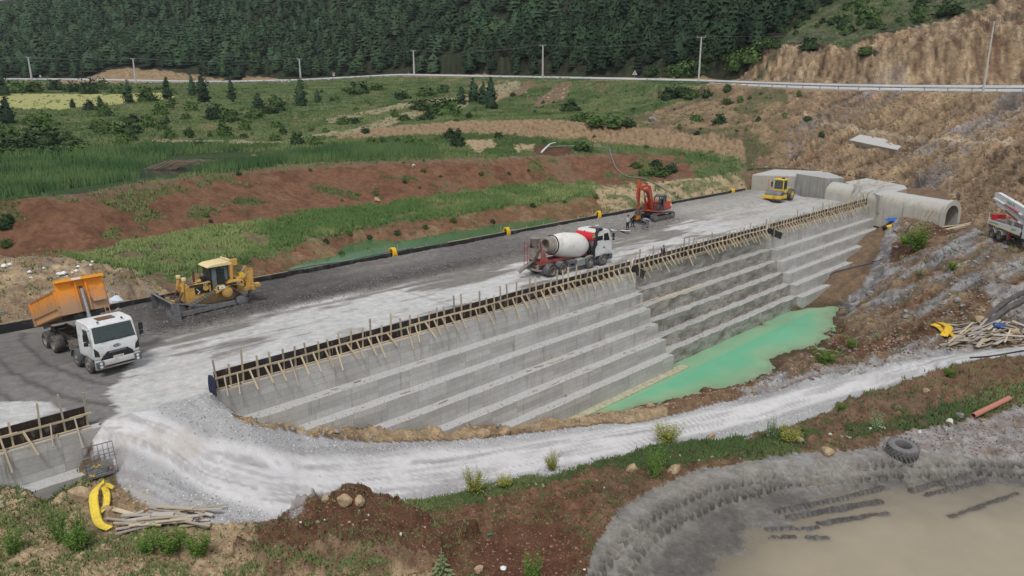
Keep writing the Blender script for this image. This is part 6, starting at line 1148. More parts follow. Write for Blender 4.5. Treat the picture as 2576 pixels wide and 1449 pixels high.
p = P(1591, 570, LAYZ); person(p, 110, "worker in black clothes leaning towards the grading blade", (30, 31, 34), (34, 35, 38), 26, arms=((.2, .26, 1.12, .42, .2, 1.0), (.0, -.26, 1.15, .05, -.26, .9)), legs=(((.05, .12, .50), (.12, .14, .07)), ((-.05, -.12, .5), (-.15, -.13, .07))))
p = P(1630, 573, LAYZ); person(p, 300, "worker in blue grey overalls bent double over the grading blade", (132, 142, 158), (104, 112, 126), 78, arms=((.25, .2, 1.15, .42, .1, 1.25), (.25, -.2, 1.15, .42, -.1, 1.25)), legs=(((.08, .14, .50), (-.02, .16, .07)), ((.06, -.14, .5), (.05, -.16, .07))))
m = EXC.matrix_world if False else None
bpy.context.view_layer.update()
UPP = [c for c in EXC.children if c.name.startswith("upper_frame")][0]; w_ = UPP.matrix_world @ Vector((.02, .78, 1.15))
person((w_.x, w_.y, w_.z), 215, "operator in dark shirt seated inside the excavator cab", (46, 32, 30), (150, 118, 92), 8, arms=((.2, .24, 1.2, .42, .22, 1.2), (.2, -.24, 1.2, .42, -.22, 1.2)), legs=(((.42, .13, .52), (.5, .14, .16)), ((.42, -.13, .52), (.5, -.14, .16))), seated=True)
p = P(306, 845, .0); person(p + Z(0.15), 140, "man in white and blue shirt with wide hat beside the tipper cab", (206, 212, 224), (60, 62, 74), 6, hat=(150, 146, 138), arms=((.15, .28, 1.15, .35, .3, 1.2), (.05, -.26, 1.12, .1, -.28, .9)))
p = G(2491, 592); person(p, 210, "person in dark striped shirt standing behind the pump truck", (40, 44, 62), (38, 36, 40), 3)
p = P(1665, 662, .02); person(p, 140, "person in dark hooded jacket standing behind the formwork", (64, 66, 74), (70, 70, 76), 6)
# clothes hung on the formwork end
t = eth("hung_jacket", D(14.7, -36.95, .9), "dark blue jacket hanging on the near end of the formwork", "jacket")
V, F = [], []; nj = 9
for i in range(7):
    for j in range(nj):
        u = j / (nj - 1) - .5; z = .15 - i * .17; wd = .45 + .05 * i; V.append(AX * (-.08 - .05 * math.sin(j * 2.1 + i * .6)) + NX * (u * wd * 1.3) + Z(z + .06 * abs(u) * -2))
F = [(i * nj + j, i * nj + j + 1, (i + 1) * nj + j + 1, (i + 1) * nj + j) for i in range(6) for j in range(nj - 1)]
o = MB().add(V, F).build("cloth", cloth((44, 50, 74)), t); sd = o.modifiers.new("th", 'SOLIDIFY'); sd.thickness = .05
# ---------------------------------------------------------------- wire cage (container cage on a pallet)
cp = G(258, 1186); M_CAGE = PM("cage tube", lin(138, 140, 142), .45, .5, dirt=lin(110, 100, 90), amt=.3)
t = thing("wire_cage", cp + Z(.02), 58, "rusty grey wire container cage standing on the ramp edge at left", "cage", tilt=(4, -3))
hx, hy, hz = .62, .52, 1.0
for z, r in ((.14, .022), (.4, .012), (.58, .012), (.78, .012), (hz + .12, .026)): MB().tube([(-hx, -hy, z), (hx, -hy, z), (hx, hy, z), (-hx, hy, z), (-hx, -hy, z)], r, 6).build("rail", M_CAGE, t)
for k in range(7):
    x = -hx + 2 * hx * k / 6
    for y in (-hy, hy): MB().cyl((x, y, .14), (x, y, hz + .12), .013, 5).build("bar", M_CAGE, t)
for k in range(1, 6):
    y = -hy + 2 * hy * k / 6
    for x in (-hx, hx): MB().cyl((x, y, .14), (x, y, hz + .12), .013, 5).build("bar", M_CAGE, t)
MB().box((0, 0, .05), (1.26, 1.06, .06)).box((-.5, -.4, .0), (.12, .12, .1)).box((.5, -.4, .0), (.12, .12, .1)).build("pallet", M_CAGE, t); MB().box((.25, -hy - .015, .62), (.5, .01, .4)).build("name_plate", PM("dull plate", lin(150, 152, 150), .5, dirt=lin(120, 116, 108), amt=.5), t)
for k in range(14): q = np.array((RND.uniform(-.4, .4), RND.uniform(-.35, .35), .14)); a = RND.uniform(0, 6.3); MB().tube([q, q + np.array((.22 * math.cos(a), .2 * math.sin(a), .06)), q + np.array((.25 * math.cos(a + 1), .25 * math.sin(a + 1), .02))], .03, 5).build("scrap", RND.choice((PM("pink scrap", lin(176, 124, 112), .7), V_RST, M_CAGE, M_YEL)), t)
# ---------------------------------------------------------------- tyre, pipe, barrel, sheets, planks
p = G(2268, 1142); t = eth("tyre", p + Z(.05), "big worn loader tyre lying flat beside the muddy puddle", "tyre"); t.rotation_euler = (R(7), R(-3), .4); M_TY = PM("grey weathered rubber", lin(112, 112, 114), .85, dirt=lin(140, 134, 126), amt=.35, bump=.3)
MB().lathe((0, 0, 0), (0, 0, 1), [(.02, .45), (.0, .62), (.08, .76), (.2, .80), (.4, .80), (.52, .76), (.6, .62), (.58, .45), (.5, .42), (.1, .42)], 40, True).build("carcass", M_TY, t)
for k in range(22):
    a = 2 * math.pi * k / 22
    for s, z in ((1, .14), (-1, .44)): m = Matrix.Rotation(a + s * .1, 3, 'Z') @ Matrix.Rotation(s * R(35), 3, 'X'); MB().box((.81 * math.cos(a + s * .07), .81 * math.sin(a + s * .07), z), (.07, .09, .34), m).build("tread_lug", M_TY, t)
a_, b_ = G(2447, 1052), G(2537, 1008); o = MB().add([], []); mb = MB(); mb.lathe((0, 0, 0), b_ - a_, [(0, .15), (0, .17), (np.linalg.norm(b_ - a_), .17), (np.linalg.norm(b_ - a_), .15)], 16, True); t = eth("drain_pipe", a_ + Z(.16), "faded red plastic pipe lying on the gravel at the right", "pipe"); mb.build("pipe", PM("faded red plastic", lin(186, 120, 104), .6, dirt=lin(160, 130, 116), amt=.4), t)
p = G(2512, 828); t = eth("barrel", p + Z(.3), "blue plastic barrel lying in the plank heap", "barrel"); MB().lathe((-.45, .1, 0), (1, -.25, 0), [(0, .2), (.02, .27), (.12, .29), (.45, .3), (.8, .29), (.9, .27), (.92, .2)], 20).build("body", PM("blue plastic", lin(40, 74, 128), .4, dirt=lin(80, 90, 110), amt=.2), t)
p = G(2228, 578); t = eth("pump_pot", p + Z(.3), "small yellow and black submersible pump on the far bank", "pump"); MB().cyl((0, 0, 0), (.75, .2, .15), .26, 14).build("casing", M_YEL, t); MB().cyl((-.35, -.1, -.07), (0, 0, 0), .28, 14, .27).build("strainer", V_BLK, t); MB().cyl((.75, .2, .15), (.9, .24, .18), .2, 12).build("cap", V_BLK, t)
p = G(2248, 556); t = eth("blue_tarp", p + Z(.1), "crumpled bright blue tarpaulin at the end of the formwork", "tarpaulin"); V, F = [], []; n_ = 14
for i in range(n_):
    for j in range(n_): V.append(((i / 13 - .5) * 2.2, (j / 13 - .5) * 1.4, .55 * float(fbm(np.array(i * .45), np.array(j * .45), 401, 3)) * (1 - abs(i / 6.5 - 1) ** 3) * (1 - abs(j / 6.5 - 1) ** 3)))
MB().add(V, [(i * n_ + j, i * n_ + j + 1, (i + 1) * n_ + j + 1, (i + 1) * n_ + j) for i in range(n_ - 1) for j in range(n_ - 1)]).build("sheet", PM("blue tarp", lin(44, 96, 176), .5), t, sm=None)
def ribbon(par, pts, wd, mat, name="strip", th=.02, fold=.06):
    V, F = [], []; pts = [np.array(q, float) for q in pts]; k = len(pts)
    for i, q in enumerate(pts):
        d = pts[min(i + 1, k - 1)] - pts[max(i - 1, 0)]; s = np.cross(d, (0, 0, 1)); s /= (np.linalg.norm(s) + 1e-9)
        for j in range(7): u = j / 6 - .5; V.append(q + s * u * wd + Z(fold * (1 if j % 2 else 0) + .25 * abs(u) * fold * 4))
    o = MB().add(V, [(i * 7 + j, i * 7 + j + 1, i * 7 + 8 + j, i * 7 + 7 + j) for i in range(k - 1) for j in range(6)]).build(name, mat, par); s = o.modifiers.new("th", 'SOLIDIFY'); s.thickness = th
def bez(q, n=14):
    q = [np.array(v, float) for v in q]; out = []
    for i in range(len(q) - 1):
        p0, p1, p2, p3 = q[max(i - 1, 0)], q[i], q[i + 1], q[min(i + 2, len(q) - 1)]
        for j in range(n): t = j / n; out.append(.5 * (2 * p1 + (p2 - p0) * t + (2 * p0 - 5 * p1 + 4 * p2 - p3) * t * t + (3 * p1 - p0 - 3 * p2 + p3) * t ** 3))
    return out + [q[-1]]
M_LEM = PM("lemon plastic", lin(232, 204, 72), .5, dirt=lin(190, 166, 80), amt=.25); p = G(258, 1290); t = eth("yellow_waterstop", p, "long bent yellow waterstop strip on the earth at bottom left", "plastic strip")
q = [G(278, 1336), G(250, 1325), G(240, 1290), G(243, 1262), G(266, 1238)]; q = [v - p + Z(h) for v, h in zip(q, (.12, .2, .45, .5, .55))]; ribbon(t, bez(q, 6), .36, M_LEM, fold=.02, th=.012)
q = [G(288, 1240), G(268, 1245), G(272, 1265), G(268, 1285), G(252, 1300)]; q = [v - p + Z(h) for v, h in zip(q, (.25, .5, .35, .25, .2))]; ribbon(t, bez(q, 6), .28, M_LEM, fold=.02, th=.012)
p = G(2370, 838); t = eth("yellow_corrugated_strip", p, "crumpled yellow corrugated strip beside the plank heap", "plastic strip")
ribbon(t, bez([G(2345, 822) - p + Z(.25), G(2365, 832) - p + Z(.3), G(2380, 846) - p + Z(.25)], 5), .8, M_YEL); ribbon(t, bez([G(2362, 820) - p + Z(.35), G(2385, 834) - p + Z(.4), G(2372, 850) - p + Z(.15)], 5), .7, M_YEL); ribbon(t, bez([G(2384, 838) - p + Z(.2), G(2402, 852) - p + Z(.1)], 5), .4, M_YEL)
def scatter_planks(n, box, L, label, group, mats, lay=.1, dirs=(0, math.pi), seed=1):
    r = random.Random(seed)
    for i in range(n):
        x, y = r.uniform(box[0], box[2]), r.uniform(box[1], box[3]); c = G(x, y); a = r.uniform(*dirs); l = r.uniform(*L); d = np.array((math.cos(a), math.sin(a), 0)) * l / 2; q0, q1 = c - d, c + d
        h = .05 + lay * r.random(); q0 = np.array((q0[0], q0[1], max(float(zt(q0[0], q0[1])), c[2] - .35) + h)); q1 = np.array((q1[0], q1[1], max(float(zt(q1[0], q1[1])), c[2] - .35) + h + r.uniform(0, .12)))
        o = plank("plank", q0, q1, r.choice((.12, .16, .2, .3)), .045, r.choice(mats), None, roll=r.uniform(-.2, .2)); tag(o, label, "plank", group)
scatter_planks(42, (310, 1292, 500, 1330), (.8, 2.4), "weathered board in the low timber heap at bottom left", "boards in the near left heap", (W_GREY, W_OLD, W_GREY, W_NEW), .22, (-.25, .55), 11)
scatter_planks(95, (2390, 822, 2600, 872), (.8, 2.4), "scrap board in the big plank heap at the right edge", "boards in the right heap", (W_GREY, W_OLD, W_GREY, W_OLD, W_NEW), .4, (-.9, .9), 12)
scatter_planks(12, (2370, 560, 2450, 578), (1.6, 3.2), "board in the row of planks laid before the culvert mouth", "planks before the culvert", (W_NEW, W_OLD), .05, (.0, .5), 13)
def step_planks(a0, a1, st, n, seed, L=(.3, 1.0)):
    r = random.Random(seed)
    for i in range(n):
        a = r.uniform(a0, a1); k = r.choice(st); nn = EDG[k][0] - r.uniform(.15, .6); z = EDG[k][1] + .05; an_ = r.uniform(-.5, .5); l = r.uniform(*L); d = AX * math.cos(an_) * l / 2 + NX * math.sin(an_) * l / 4
        o = plank("plank", D(a, nn, z) - d, D(a, nn, z) + d, .08, .035, r.choice((W_OLD, W_NEW))); tag(o, "short offcut of timber left on a dam step", "plank", "offcuts on the dam steps")
step_planks(18, 52, (1, 2, 3, 4), 26, 3)
for k, (x0, y0, x1, y1) in enumerate(((1650, 754, 1760, 718), (1655, 757, 1785, 712), (1598, 770, 1655, 748))):
    z = EDG[1][1] + .06 + .04 * k; o = plank("plank", P(x0, y0, z), P(x1, y1, z), .12, .05, W_NEW); tag(o, ("lower of two long boards resting on the top stained step", "upper of two long boards resting on the top stained step", "long board lying on the step where the stained section begins")[k], "plank", "long boards on the dam step")
# concrete spacer rings on a step
M_RING = PM("cement ring", lin(168, 162, 150), .9, dirt=lin(130, 124, 114), amt=.4, var=.2)
for i, (x, y) in enumerate(((1385, 1006), (1394, 1003), (1402, 1000), (1410, 998), (1419, 996), (1400, 993), (1410, 990), (1420, 987), (1427, 984), (1433, 980), (1416, 992), (1428, 990))):
    z = EDG[5][1]; a, n = an(P(x, y, z)); c = D(a, min(n, -32.6), z + .06); o = MB().lathe((0, 0, 0), (.25 * math.sin(i * 2), .25 * math.cos(i * 3), 1), [(0, .08), (0, .21), (.09, .21), (.09, .08)], 16, True).build("spacer_ring", M_RING); o.location = tuple(c); tag(o, "round cement spacer ring in the cluster on the lowest near step", "ring", "cement rings on the step")
# rebar hooks on the stained steps (children of the spillway block)
M_BAR = PM("rusty rebar", lin(122, 66, 48), .8); off = np.array(dam.location)
for k in (2, 3, 4, 5):
    for a in np.arange(J1 + 1, J2 - 1, 1.55):
        n, z = EDG[k - 1][0] - .68, EDG[k - 1][1] - .75 - .2 * RND.random(); q = [D(a, n - .1, z), D(a + .1, n + .5, z - .05), D(a + .1, n + .5, z + .35)]; MB().tube([v - off for v in q], .018, 5).build("rebar_hook", M_BAR, b2)
# ladders
for k, (p0, p1, lb) in enumerate((((P(2150, 508, .1)), (P(2166, 484, 1.7)), "wooden ladder leaning on the culvert flank near the formwork"), (P(2325, 547, -.4), P(2338, 528, .9), "short wooden ladder leaning on the culvert beside its mouth"), (PT(2215, 446, 119), PT(2235, 425, 122), "wooden ladder leaning on the rock face above the culvert"))):
    t = eth("ladder", p0, lb, "ladder"); d = np.cross(p1 - p0, (0, 1, .0)); d /= np.linalg.norm(d); d = np.array((.85, -.3, .05))
    for s in (0, .55): plank("rail", p0 + d * s, p1 + d * s, .05, .09, W_NEW, t)
    for j in range(5): q = p0 + (p1 - p0) * (j + .5) / 5; plank("rung", q - d * .1, q + d * .65, .05, .06, W_NEW, t)
# hoses and pipes laid on the ground
def hose(name, px, r, mat, label, cat="hose", lift=.06, pts=None):
    q = bez(pts or [G(x, y, lift) for x, y in px], 8); o0 = q[0]; o = MB().tube([v - o0 for v in q], r, 7).build(name, mat); o.location = tuple(o0); return tag(o, label, cat)
M_HOSE = PM("dark blue hose", lin(44, 56, 84), .5); M_GH = PM("grey pipe", lin(120, 122, 116), .6); M_BH = PM("black hose", lin(40, 42, 46), .5)
hose("hose", ((2360, 548), (2320, 552), (2290, 568), (2265, 600), (2245, 635), (2215, 655), (2195, 660)), .07, M_HOSE, "dark blue hose curving down the right bank to the dam steps")
hose("hose", (), .07, M_HOSE, "dark blue hose end lying along a dam step", pts=[P(2195, 662, -3.9), P(2150, 672, -4.15), P(2110, 682, -4.15), P(2090, 690, -4.15), P(2088, 700, -4.15)])
hose("pipe", ((2440, 902), (2490, 898), (2540, 890), (2620, 876)), .07, M_BH, "thin black pipe running along the road bank at right", "pipe")
hose("pipe", ((1532, 375), (1540, 400), (1550, 425), (1575, 445), (1620, 452), (1655, 468), (1690, 490), (1712, 502)), .11, M_GH, "long grey pipe snaking down the bank behind the excavator", "pipe", .15)
hose("pipe", ((1380, 372), (1420, 370), (1480, 370), (1532, 375)), .14, M_GH, "grey pipe leading to the spouting outlet in the grass", "pipe", .15)
hose("cable", ((1880, 428), (1960, 424), (2060, 432), (2150, 445), (2210, 455)), .05, M_BH, "black cable trailing over the backfill above the intake block", "cable", .1)
hose("hose", (), .035, M_HOSE, "thin blue hose draped along the upstream form", pts=[D(30 + k * 1.5, -56.9 - .15 * math.sin(k * 1.3), .72 + .04 * math.sin(k)) for k in range(10)])
q = [G(1398, 371) + Z(.9), G(1385, 374) + Z(.9), G(1372, 380) + Z(.5), G(1362, 385) + Z(.1)]; o0 = q[0]; o = MB().tube([v - o0 for v in bez(q, 4)], [.06 + .012 * k for k in range(13)], 8).build('water_jet', PM('white foaming water', lin(226, 230, 232), .3, var=.1)); o.location = tuple(o0); tag(o, 'white jet of water spouting into the dark hollow in the grass', 'water jet')
# rubber covered pipes by the heap
for i, (p0, p1, p2) in enumerate((((2470, 820), (2520, 772), (2590, 735)), ((2478, 830), (2530, 785), (2600, 752)), ((2560, 845), (2575, 815), (2620, 780)))):
    hose("drain_hose", (p0, p1, p2), .26, PM("dusty black conduit", lin(88, 84, 84), .8, dirt=lin(120, 112, 106), amt=.3), ("upper of two thick dark conduits on the gravel at right", "lower of two thick dark conduits on the gravel at right", "thick dark conduit ending behind the plank heap at the right edge")[i], "conduit", .24)
# paper sheets, bags and litter
M_PAP = PM("white sheet", lin(226, 226, 224), .7, var=.05)
def flat(x, y, z, w1, w2, az, label, mat=M_PAP, name="plastic_sheet"):
    V, F = [], []
    for i in range(6):
        for j in range(5): V.append(((i / 5 - .5) * w1, (j / 4 - .5) * w2, .03 + .06 * float(vnoise(np.array(i * .9 + x), np.array(j * .9 + y), 5))))
    o = MB().add(V, [(i * 5 + j, i * 5 + j + 1, i * 5 + 6 + j, i * 5 + 5 + j) for i in range(5) for j in range(4)]).build(name, mat); p = P(x, y, z) if z is not None else G(x, y); o.location = tuple(p); o.rotation_euler = (0, 0, R(az)); s = o.modifiers.new("th", 'SOLIDIFY'); s.thickness = .01; tag(o, label, "sheet", "white sheets on the deck")
flat(1485, 572, LAYZ, 1.2, .6, 40, "crumpled white sheet on the gravel nearest the tilted yellow coil"); flat(1502, 568, LAYZ, .6, .35, 60, "small white scrap just right of the crumpled white sheet"); flat(1540, 580, LAYZ, 1.0, .45, -10, "white sheet lying midway to the workers"); flat(1573, 581, LAYZ, 1.2, .4, -10, "long white sheet at the feet of the grey shirted worker")
def bag(x, y, s, label, mat, group=None, cat="bag", name="bag"):
    mb = MB().lathe((0, 0, 0), (.2, .1, 1), [(0, .3), (.15, .5), (.4, .45), (.6, .2), (.7, .08)], 9); r = random.Random(int(x)); mb.v = [(a * s * r.uniform(.7, 1.3), b * s * r.uniform(.7, 1.3), c * s * .8) for a, b, c in mb.v]; o = mb.build(name, mat); o.location = tuple(G(x, y)); tag(o, label, cat, group)
M_BAG = PM("white plastic bag", lin(226, 228, 228), .45, var=.05)
for x, y, s in ((10, 672, .5), (24, 668, .4), (148, 692, .45), (160, 690, .5), (192, 683, .35), (78, 700, .25), (232, 660, .3), (196, 672, .3), (310, 668, .35), (228, 668, .25), (74, 686, .35), (110, 676, .25)): bag(x, y, s, "white plastic bag among the rubble on the tan bank at left", M_BAG, "bags on the left bank")
bag(1945, 452, 1.0, "white wrapped bundle standing on the intake block backfill", M_BAG, None, "bundle", "wrapped_bundle"); bag(290, 765, 1.2, "pale folded plastic cover just behind the tipper body", PM("pale cover", lin(206, 214, 222), .5), None, "cover", "plastic_cover")
bag(1265, 1432, .28, "clear crumpled plastic bag on the red mud at the bottom", M_BAG, None); bag(1470, 1434, .12, "tiny white cup at the edge of the grey mud", M_BAG, None, "cup", "cup"); bag(980, 1050 + 128, .01, "x", M_BAG) if False else None
o = MB().lathe((0, 0, 0), (1, .3, .05), [(0, .04), (.22, .045), (.3, .02), (.38, .018)], 10).build("bottle", PM("green glass", lin(60, 120, 90), .15)); o.location = tuple(G(1224, 1349, .05)); tag(o, "small green bottle lying on the red mud", "bottle")
# survey stakes in the pond edge
for k, (x0, x1) in enumerate(((620, 720), (1000, 1100))): pass
# ---------------------------------------------------------------- foliage
def leafmat(name, rgb, var=.35, rough=.85):
    m, n, l, b = newmat(name); at = n.new("ShaderNodeAttribute"); at.attribute_name = "tint"; oi = n.new("ShaderNodeObjectInfo")
    o = ramp(n, l, oi.outputs["Random"], 0, 1, (1 - var, 1 - var, 1 - var * .8, 1), (1 + var, 1 + var * .95, 1 + var * .6, 1)); c = mixn(n, l, 1, at.outputs["Color"], o.outputs[0], 'MULTIPLY'); c = mixn(n, l, 1, c, rgb, 'MULTIPLY')
    l.new(c, b.inputs["Base Color"]); b.inputs["Roughness"].default_value = rough; b.inputs["Specular IOR Level"].default_value = .15; return m
M_BARK = PM("pine bark", lin(96, 80, 68), .95, var=.3, scale=6)
rg = np.random.default_rng(3)
def leaves(cent, size, per, flat=.5, seed=0, lo=.6, hi=1.35, droop=0.0, aspect=1.0):
    """clusters of small triangles around centres -> verts, tris, tint"""
    r = np.random.default_rng(seed); n = len(cent); c = np.repeat(cent, per, 0) + r.normal(0, 1, (n * per, 3)) * np.array((1, 1, flat)) * np.repeat(size, per)[:, None] * .55
    s = np.repeat(size, per)[:, None] * r.uniform(.5, 1.0, (n * per, 1)); d = r.normal(0, 1, (n * per, 3)) * np.array((1, 1, .55)); d /= np.linalg.norm(d, axis=1)[:, None]; e = np.cross(d, r.normal(0, 1, (n * per, 3))); e /= np.linalg.norm(e, axis=1)[:, None]
    V = np.stack([c - e * s * .5 * aspect, c + e * s * .5 * aspect, c + d * s - np.array((0, 0, droop)) * s], 1).reshape(-1, 3); t = np.repeat(np.repeat(r.uniform(lo, hi, n), per) * r.uniform(.8, 1.2, n * per), 3)
    return V, np.arange(len(V)).reshape(-1, 3), np.stack([t * (.95 + .1 * r.random(len(t))), t, t * .95], -1)
def crown_normals(V, c, k=.75):
    """turn every leaf outwards and give it a normal that follows the crown"""
    V = V.reshape(-1, 3, 3); m = V.mean(1); o = m - c(m); o /= np.linalg.norm(o, axis=1)[:, None] + 1e-9; g = np.cross(V[:, 1] - V[:, 0], V[:, 2] - V[:, 0]); g /= np.linalg.norm(g, axis=1)[:, None] + 1e-9
    f = (g * o).sum(1) < 0; V[f] = V[f][:, [0, 2, 1]]; g[f] *= -1; nn = o * k + g * (1 - k); nn /= np.linalg.norm(nn, axis=1)[:, None]; return V.reshape(-1, 3), np.repeat(nn, 3, 0)
def pine(seed, h=11.0, wd=2.6, bare=.22, dens=1.0, pw=2.0):
    r = np.random.default_rng(seed); C, S = [], []; nl = int(13 * dens)
    for i in range(nl):
        u = i / (nl - 1); z = h * (bare + (1 - bare) * u); R_ = wd * (1 - u ** pw) ** .7 * (.75 + .4 * r.random()) + .25; k = max(3, int(7 * (1 - u * .6)))
        for j in range(k):
            a = r.uniform(0, 6.283); L = R_ * r.uniform(.55, 1.1)
            for q in np.linspace(.35, 1, max(2, int(L * 1.5))): C.append((math.cos(a) * L * q, math.sin(a) * L * q, z + L * q * .18 + r.normal(0, .15))); S.append(.55 + .3 * r.random() + .12 * wd / 2)
    return np.array(C), np.array(S)
def cone_core(h, wd, bare, seed, nz=13, na=9, pw=2.0):
    """dense inner foliage: a ragged layered cone"""
    r = np.random.default_rng(seed + 900); V = []
    for i in range(nz):
        u = i / (nz - 1); z = h * (bare + (1 - bare) * u * .97); rad = (wd * (1 - u ** pw) ** .7 * .72 + .05) * (1.12 if i % 2 == 0 else .78)
        for j in range(na): a = 2 * math.pi * (j + .5 * (i % 2)) / na; q = rad * r.uniform(.7, 1.25); V.append((q * math.cos(a), q * math.sin(a), z + r.uniform(-.3, .3) - q * .1))
    V.append((0, 0, h)); V = np.array(V); T = []
    for i in range(nz - 1):
        for j in range(na): a, b, c, d = i * na + j, i * na + (j + 1) % na, (i + 1) * na + (j + 1) % na, (i + 1) * na + j; T += [(a, b, c), (a, c, d)]
    T += [((nz - 1) * na + j, (nz - 1) * na + (j + 1) % na, nz * na) for j in range(na)]; return V[np.array(T).ravel()], r
def ball_core(seed, tall=1.0, nz=6, na=10):
    r = np.random.default_rng(seed + 700); V = []
    for i in range(nz + 1):
        th = math.pi / 2 * i / nz
        for j in range(na): a = 2 * math.pi * (j + .5 * (i % 2)) / na; q = r.uniform(.72, 1.02); V.append((.42 * q * math.cos(th) * math.cos(a), .42 * q * math.cos(th) * math.sin(a), .80 * tall * q * math.sin(th) - .02))
    V = np.array(V); T = []
    for i in range(nz):
        for j in range(na): a, b, c, d = i * na + j, i * na + (j + 1) % na, (i + 1) * na + (j + 1) % na, (i + 1) * na + j; T += [(a, b, c), (a, c, d)]
    return V[np.array(T).ravel()]
def tree_proto(name, seed, h, wd, mat, per=4, bare=.22, sizek=1.0, pw=2.0):
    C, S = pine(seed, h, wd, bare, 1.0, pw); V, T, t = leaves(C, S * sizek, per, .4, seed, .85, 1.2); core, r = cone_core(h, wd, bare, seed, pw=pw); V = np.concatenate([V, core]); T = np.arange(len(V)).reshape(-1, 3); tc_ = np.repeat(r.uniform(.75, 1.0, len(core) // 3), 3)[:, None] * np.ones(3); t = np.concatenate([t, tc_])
    V, N = crown_normals(V, lambda m: np.stack([m[:, 0] * .25, m[:, 1] * .25, m[:, 2] * .8 - .06 * h], -1), .88); return V, T, t, N
M_PINE = leafmat("pine needles", lin(52, 72, 52)); M_BUSH = leafmat("shrub leaves", lin(82, 106, 60), .3); M_DBUSH = leafmat("dark shrub leaves", lin(60, 80, 52), .3); M_WEED = leafmat("weed leaves", lin(112, 140, 64), .25)
def trunkmesh(h, r0, seed):
    rr = random.Random(seed); mb = MB().tube([(0, 0, -.5), (rr.uniform(-.1, .1), rr.uniform(-.1, .1), h * .5), (0, 0, h * .97)], [r0, r0 * .7, r0 * .15], 6)
    for k in range(9): z = h * (.15 + .07 * k); a = rr.uniform(0, 6.28); L = h * .16 * (1 - k / 12); mb.tube([(0, 0, z), (math.cos(a) * L, math.sin(a) * L, z + L * .2)], [r0 * .25, r0 * .08], 4)
    return mb
PROTO = []
for i in range(5):
    h = (11, 9.5, 12.5, 10.5, 8.5)[i]; V, T, t, N = tree_proto("pine", 40 + i, h, (3.0, 3.2, 2.7, 3.6, 2.9)[i], M_PINE, 3, (.2, .15, .26, .16, .12)[i], .8, (2.2, 3.2, 1.7, 4.0, 2.6)[i])
    PROTO.append((V, T, t, h, trunkmesh(h, .17, i), N))
# places on the wooded hill
tanm = (TINT[..., 0] > .16) & hill
FOR = hill & ~cut & ~tanm
def gi(x, y):
    a = np.arctan2(x, y); r = np.hypot(x, y); return np.clip(((np.log(r) - LRS[0]) / (LRS[-1] - LRS[0]) * (NR - 1)).astype(int), 0, NR - 1), np.clip(((a - A0) / (A1 - A0) * (NA - 1)).astype(int), 0, NA - 1)
xs, ys = np.meshgrid(np.arange(-420, 330, 5.9), np.arange(140, 640, 5.9)); xs = (xs + rg.uniform(-4.2, 4.2, xs.shape)).ravel(); ys = (ys + rg.uniform(-4.2, 4.2, ys.shape)).ravel()
j_, i_ = gi(xs, ys); zs = zt(xs, ys); px_, py_ = topix(np.stack([xs, ys, zs], -1)); rr_ = np.hypot(xs, ys)
rdist = np.interp(px_, [p[0] for p in _rf], [np.hypot(*PT(*p)[:2]) for p in _rf])
ok = FOR[j_, i_] & (px_ > -120) & (px_ < 2250) & (py_ > -70) & (rr_ > rdist + 12) & (np.abs(np.arctan2(xs, ys)) < R(50))
thin = np.where(scrub[j_, i_], rg.random(len(xs)) < .2, rg.random(len(xs)) < .93); ok &= thin
ok &= ~((px_ > 1700) & (py_ > np.interp(px_, [1700, 1800, 1900, 2000, 2100, 2250], [190, 178, 132, 70, 12, -60])))
X, Y, Zz = xs[ok], ys[ok], zs[ok]; order = np.argsort(np.hypot(X, Y)); X, Y, Zz = X[order], Y[order], Zz[order]; RR = np.hypot(X, Y); SCL = rg.uniform(.55, 1.25, len(X))
trees = []
for i, (V, T, t, h, tm, N) in enumerate(PROTO):
    e = eth("pine_tree", (0, 0, -50), "dark green pine on the wooded hillside behind the road", "tree", "pines on the wooded hill")
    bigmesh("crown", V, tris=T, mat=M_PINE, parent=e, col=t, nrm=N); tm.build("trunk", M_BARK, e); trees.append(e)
used = [False] * 5
for k in range(min(300, len(X))):
    i = k % 5; loc = (X[k], Y[k], Zz[k] - .2)
    if not used[i]: e = trees[i]; used[i] = True; e.location = loc
    else: e = copy_tree(trees[i], None, loc)
    e.rotation_euler = (0, 0, rg.uniform(0, 6.28)); s = SCL[k]; e.scale = (s, s, s * rg.uniform(.9, 1.15))
VV, NN_, CO = [], [], []; nv = 0
for k in range(300, len(X)):
    V, T, t, h, tm, N = PROTO[k % 5]; a = rg.uniform(0, 6.28); ca, sa = math.cos(a), math.sin(a); s = SCL[k]
    if RR[k] > 320: sel = rg.random(len(T)) < .28; sel[-225:] = True; T_ = T[sel]; V2 = V[T_.ravel()]; t2 = t[T_.ravel()]; N2 = N[T_.ravel()]
    else: V2, t2, N2 = V, t, N
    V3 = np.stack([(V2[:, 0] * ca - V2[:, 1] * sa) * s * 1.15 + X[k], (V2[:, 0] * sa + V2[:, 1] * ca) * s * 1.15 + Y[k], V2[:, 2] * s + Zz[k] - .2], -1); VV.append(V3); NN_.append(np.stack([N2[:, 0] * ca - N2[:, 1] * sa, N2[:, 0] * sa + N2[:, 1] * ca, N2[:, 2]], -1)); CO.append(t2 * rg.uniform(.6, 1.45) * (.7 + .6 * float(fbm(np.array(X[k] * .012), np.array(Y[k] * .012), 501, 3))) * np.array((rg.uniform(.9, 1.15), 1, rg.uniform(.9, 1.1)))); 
if VV:
    V3 = np.concatenate(VV); o = bigmesh("pine_forest", V3, tris=np.arange(len(V3)).reshape(-1, 3), mat=M_PINE, col=np.concatenate(CO), nrm=np.concatenate(NN_)); tag(o, "dense dark pine forest covering the upper hillside", "forest", kind="stuff")
print("forest", len(X), sum(len(v) for v in VV) // 3)
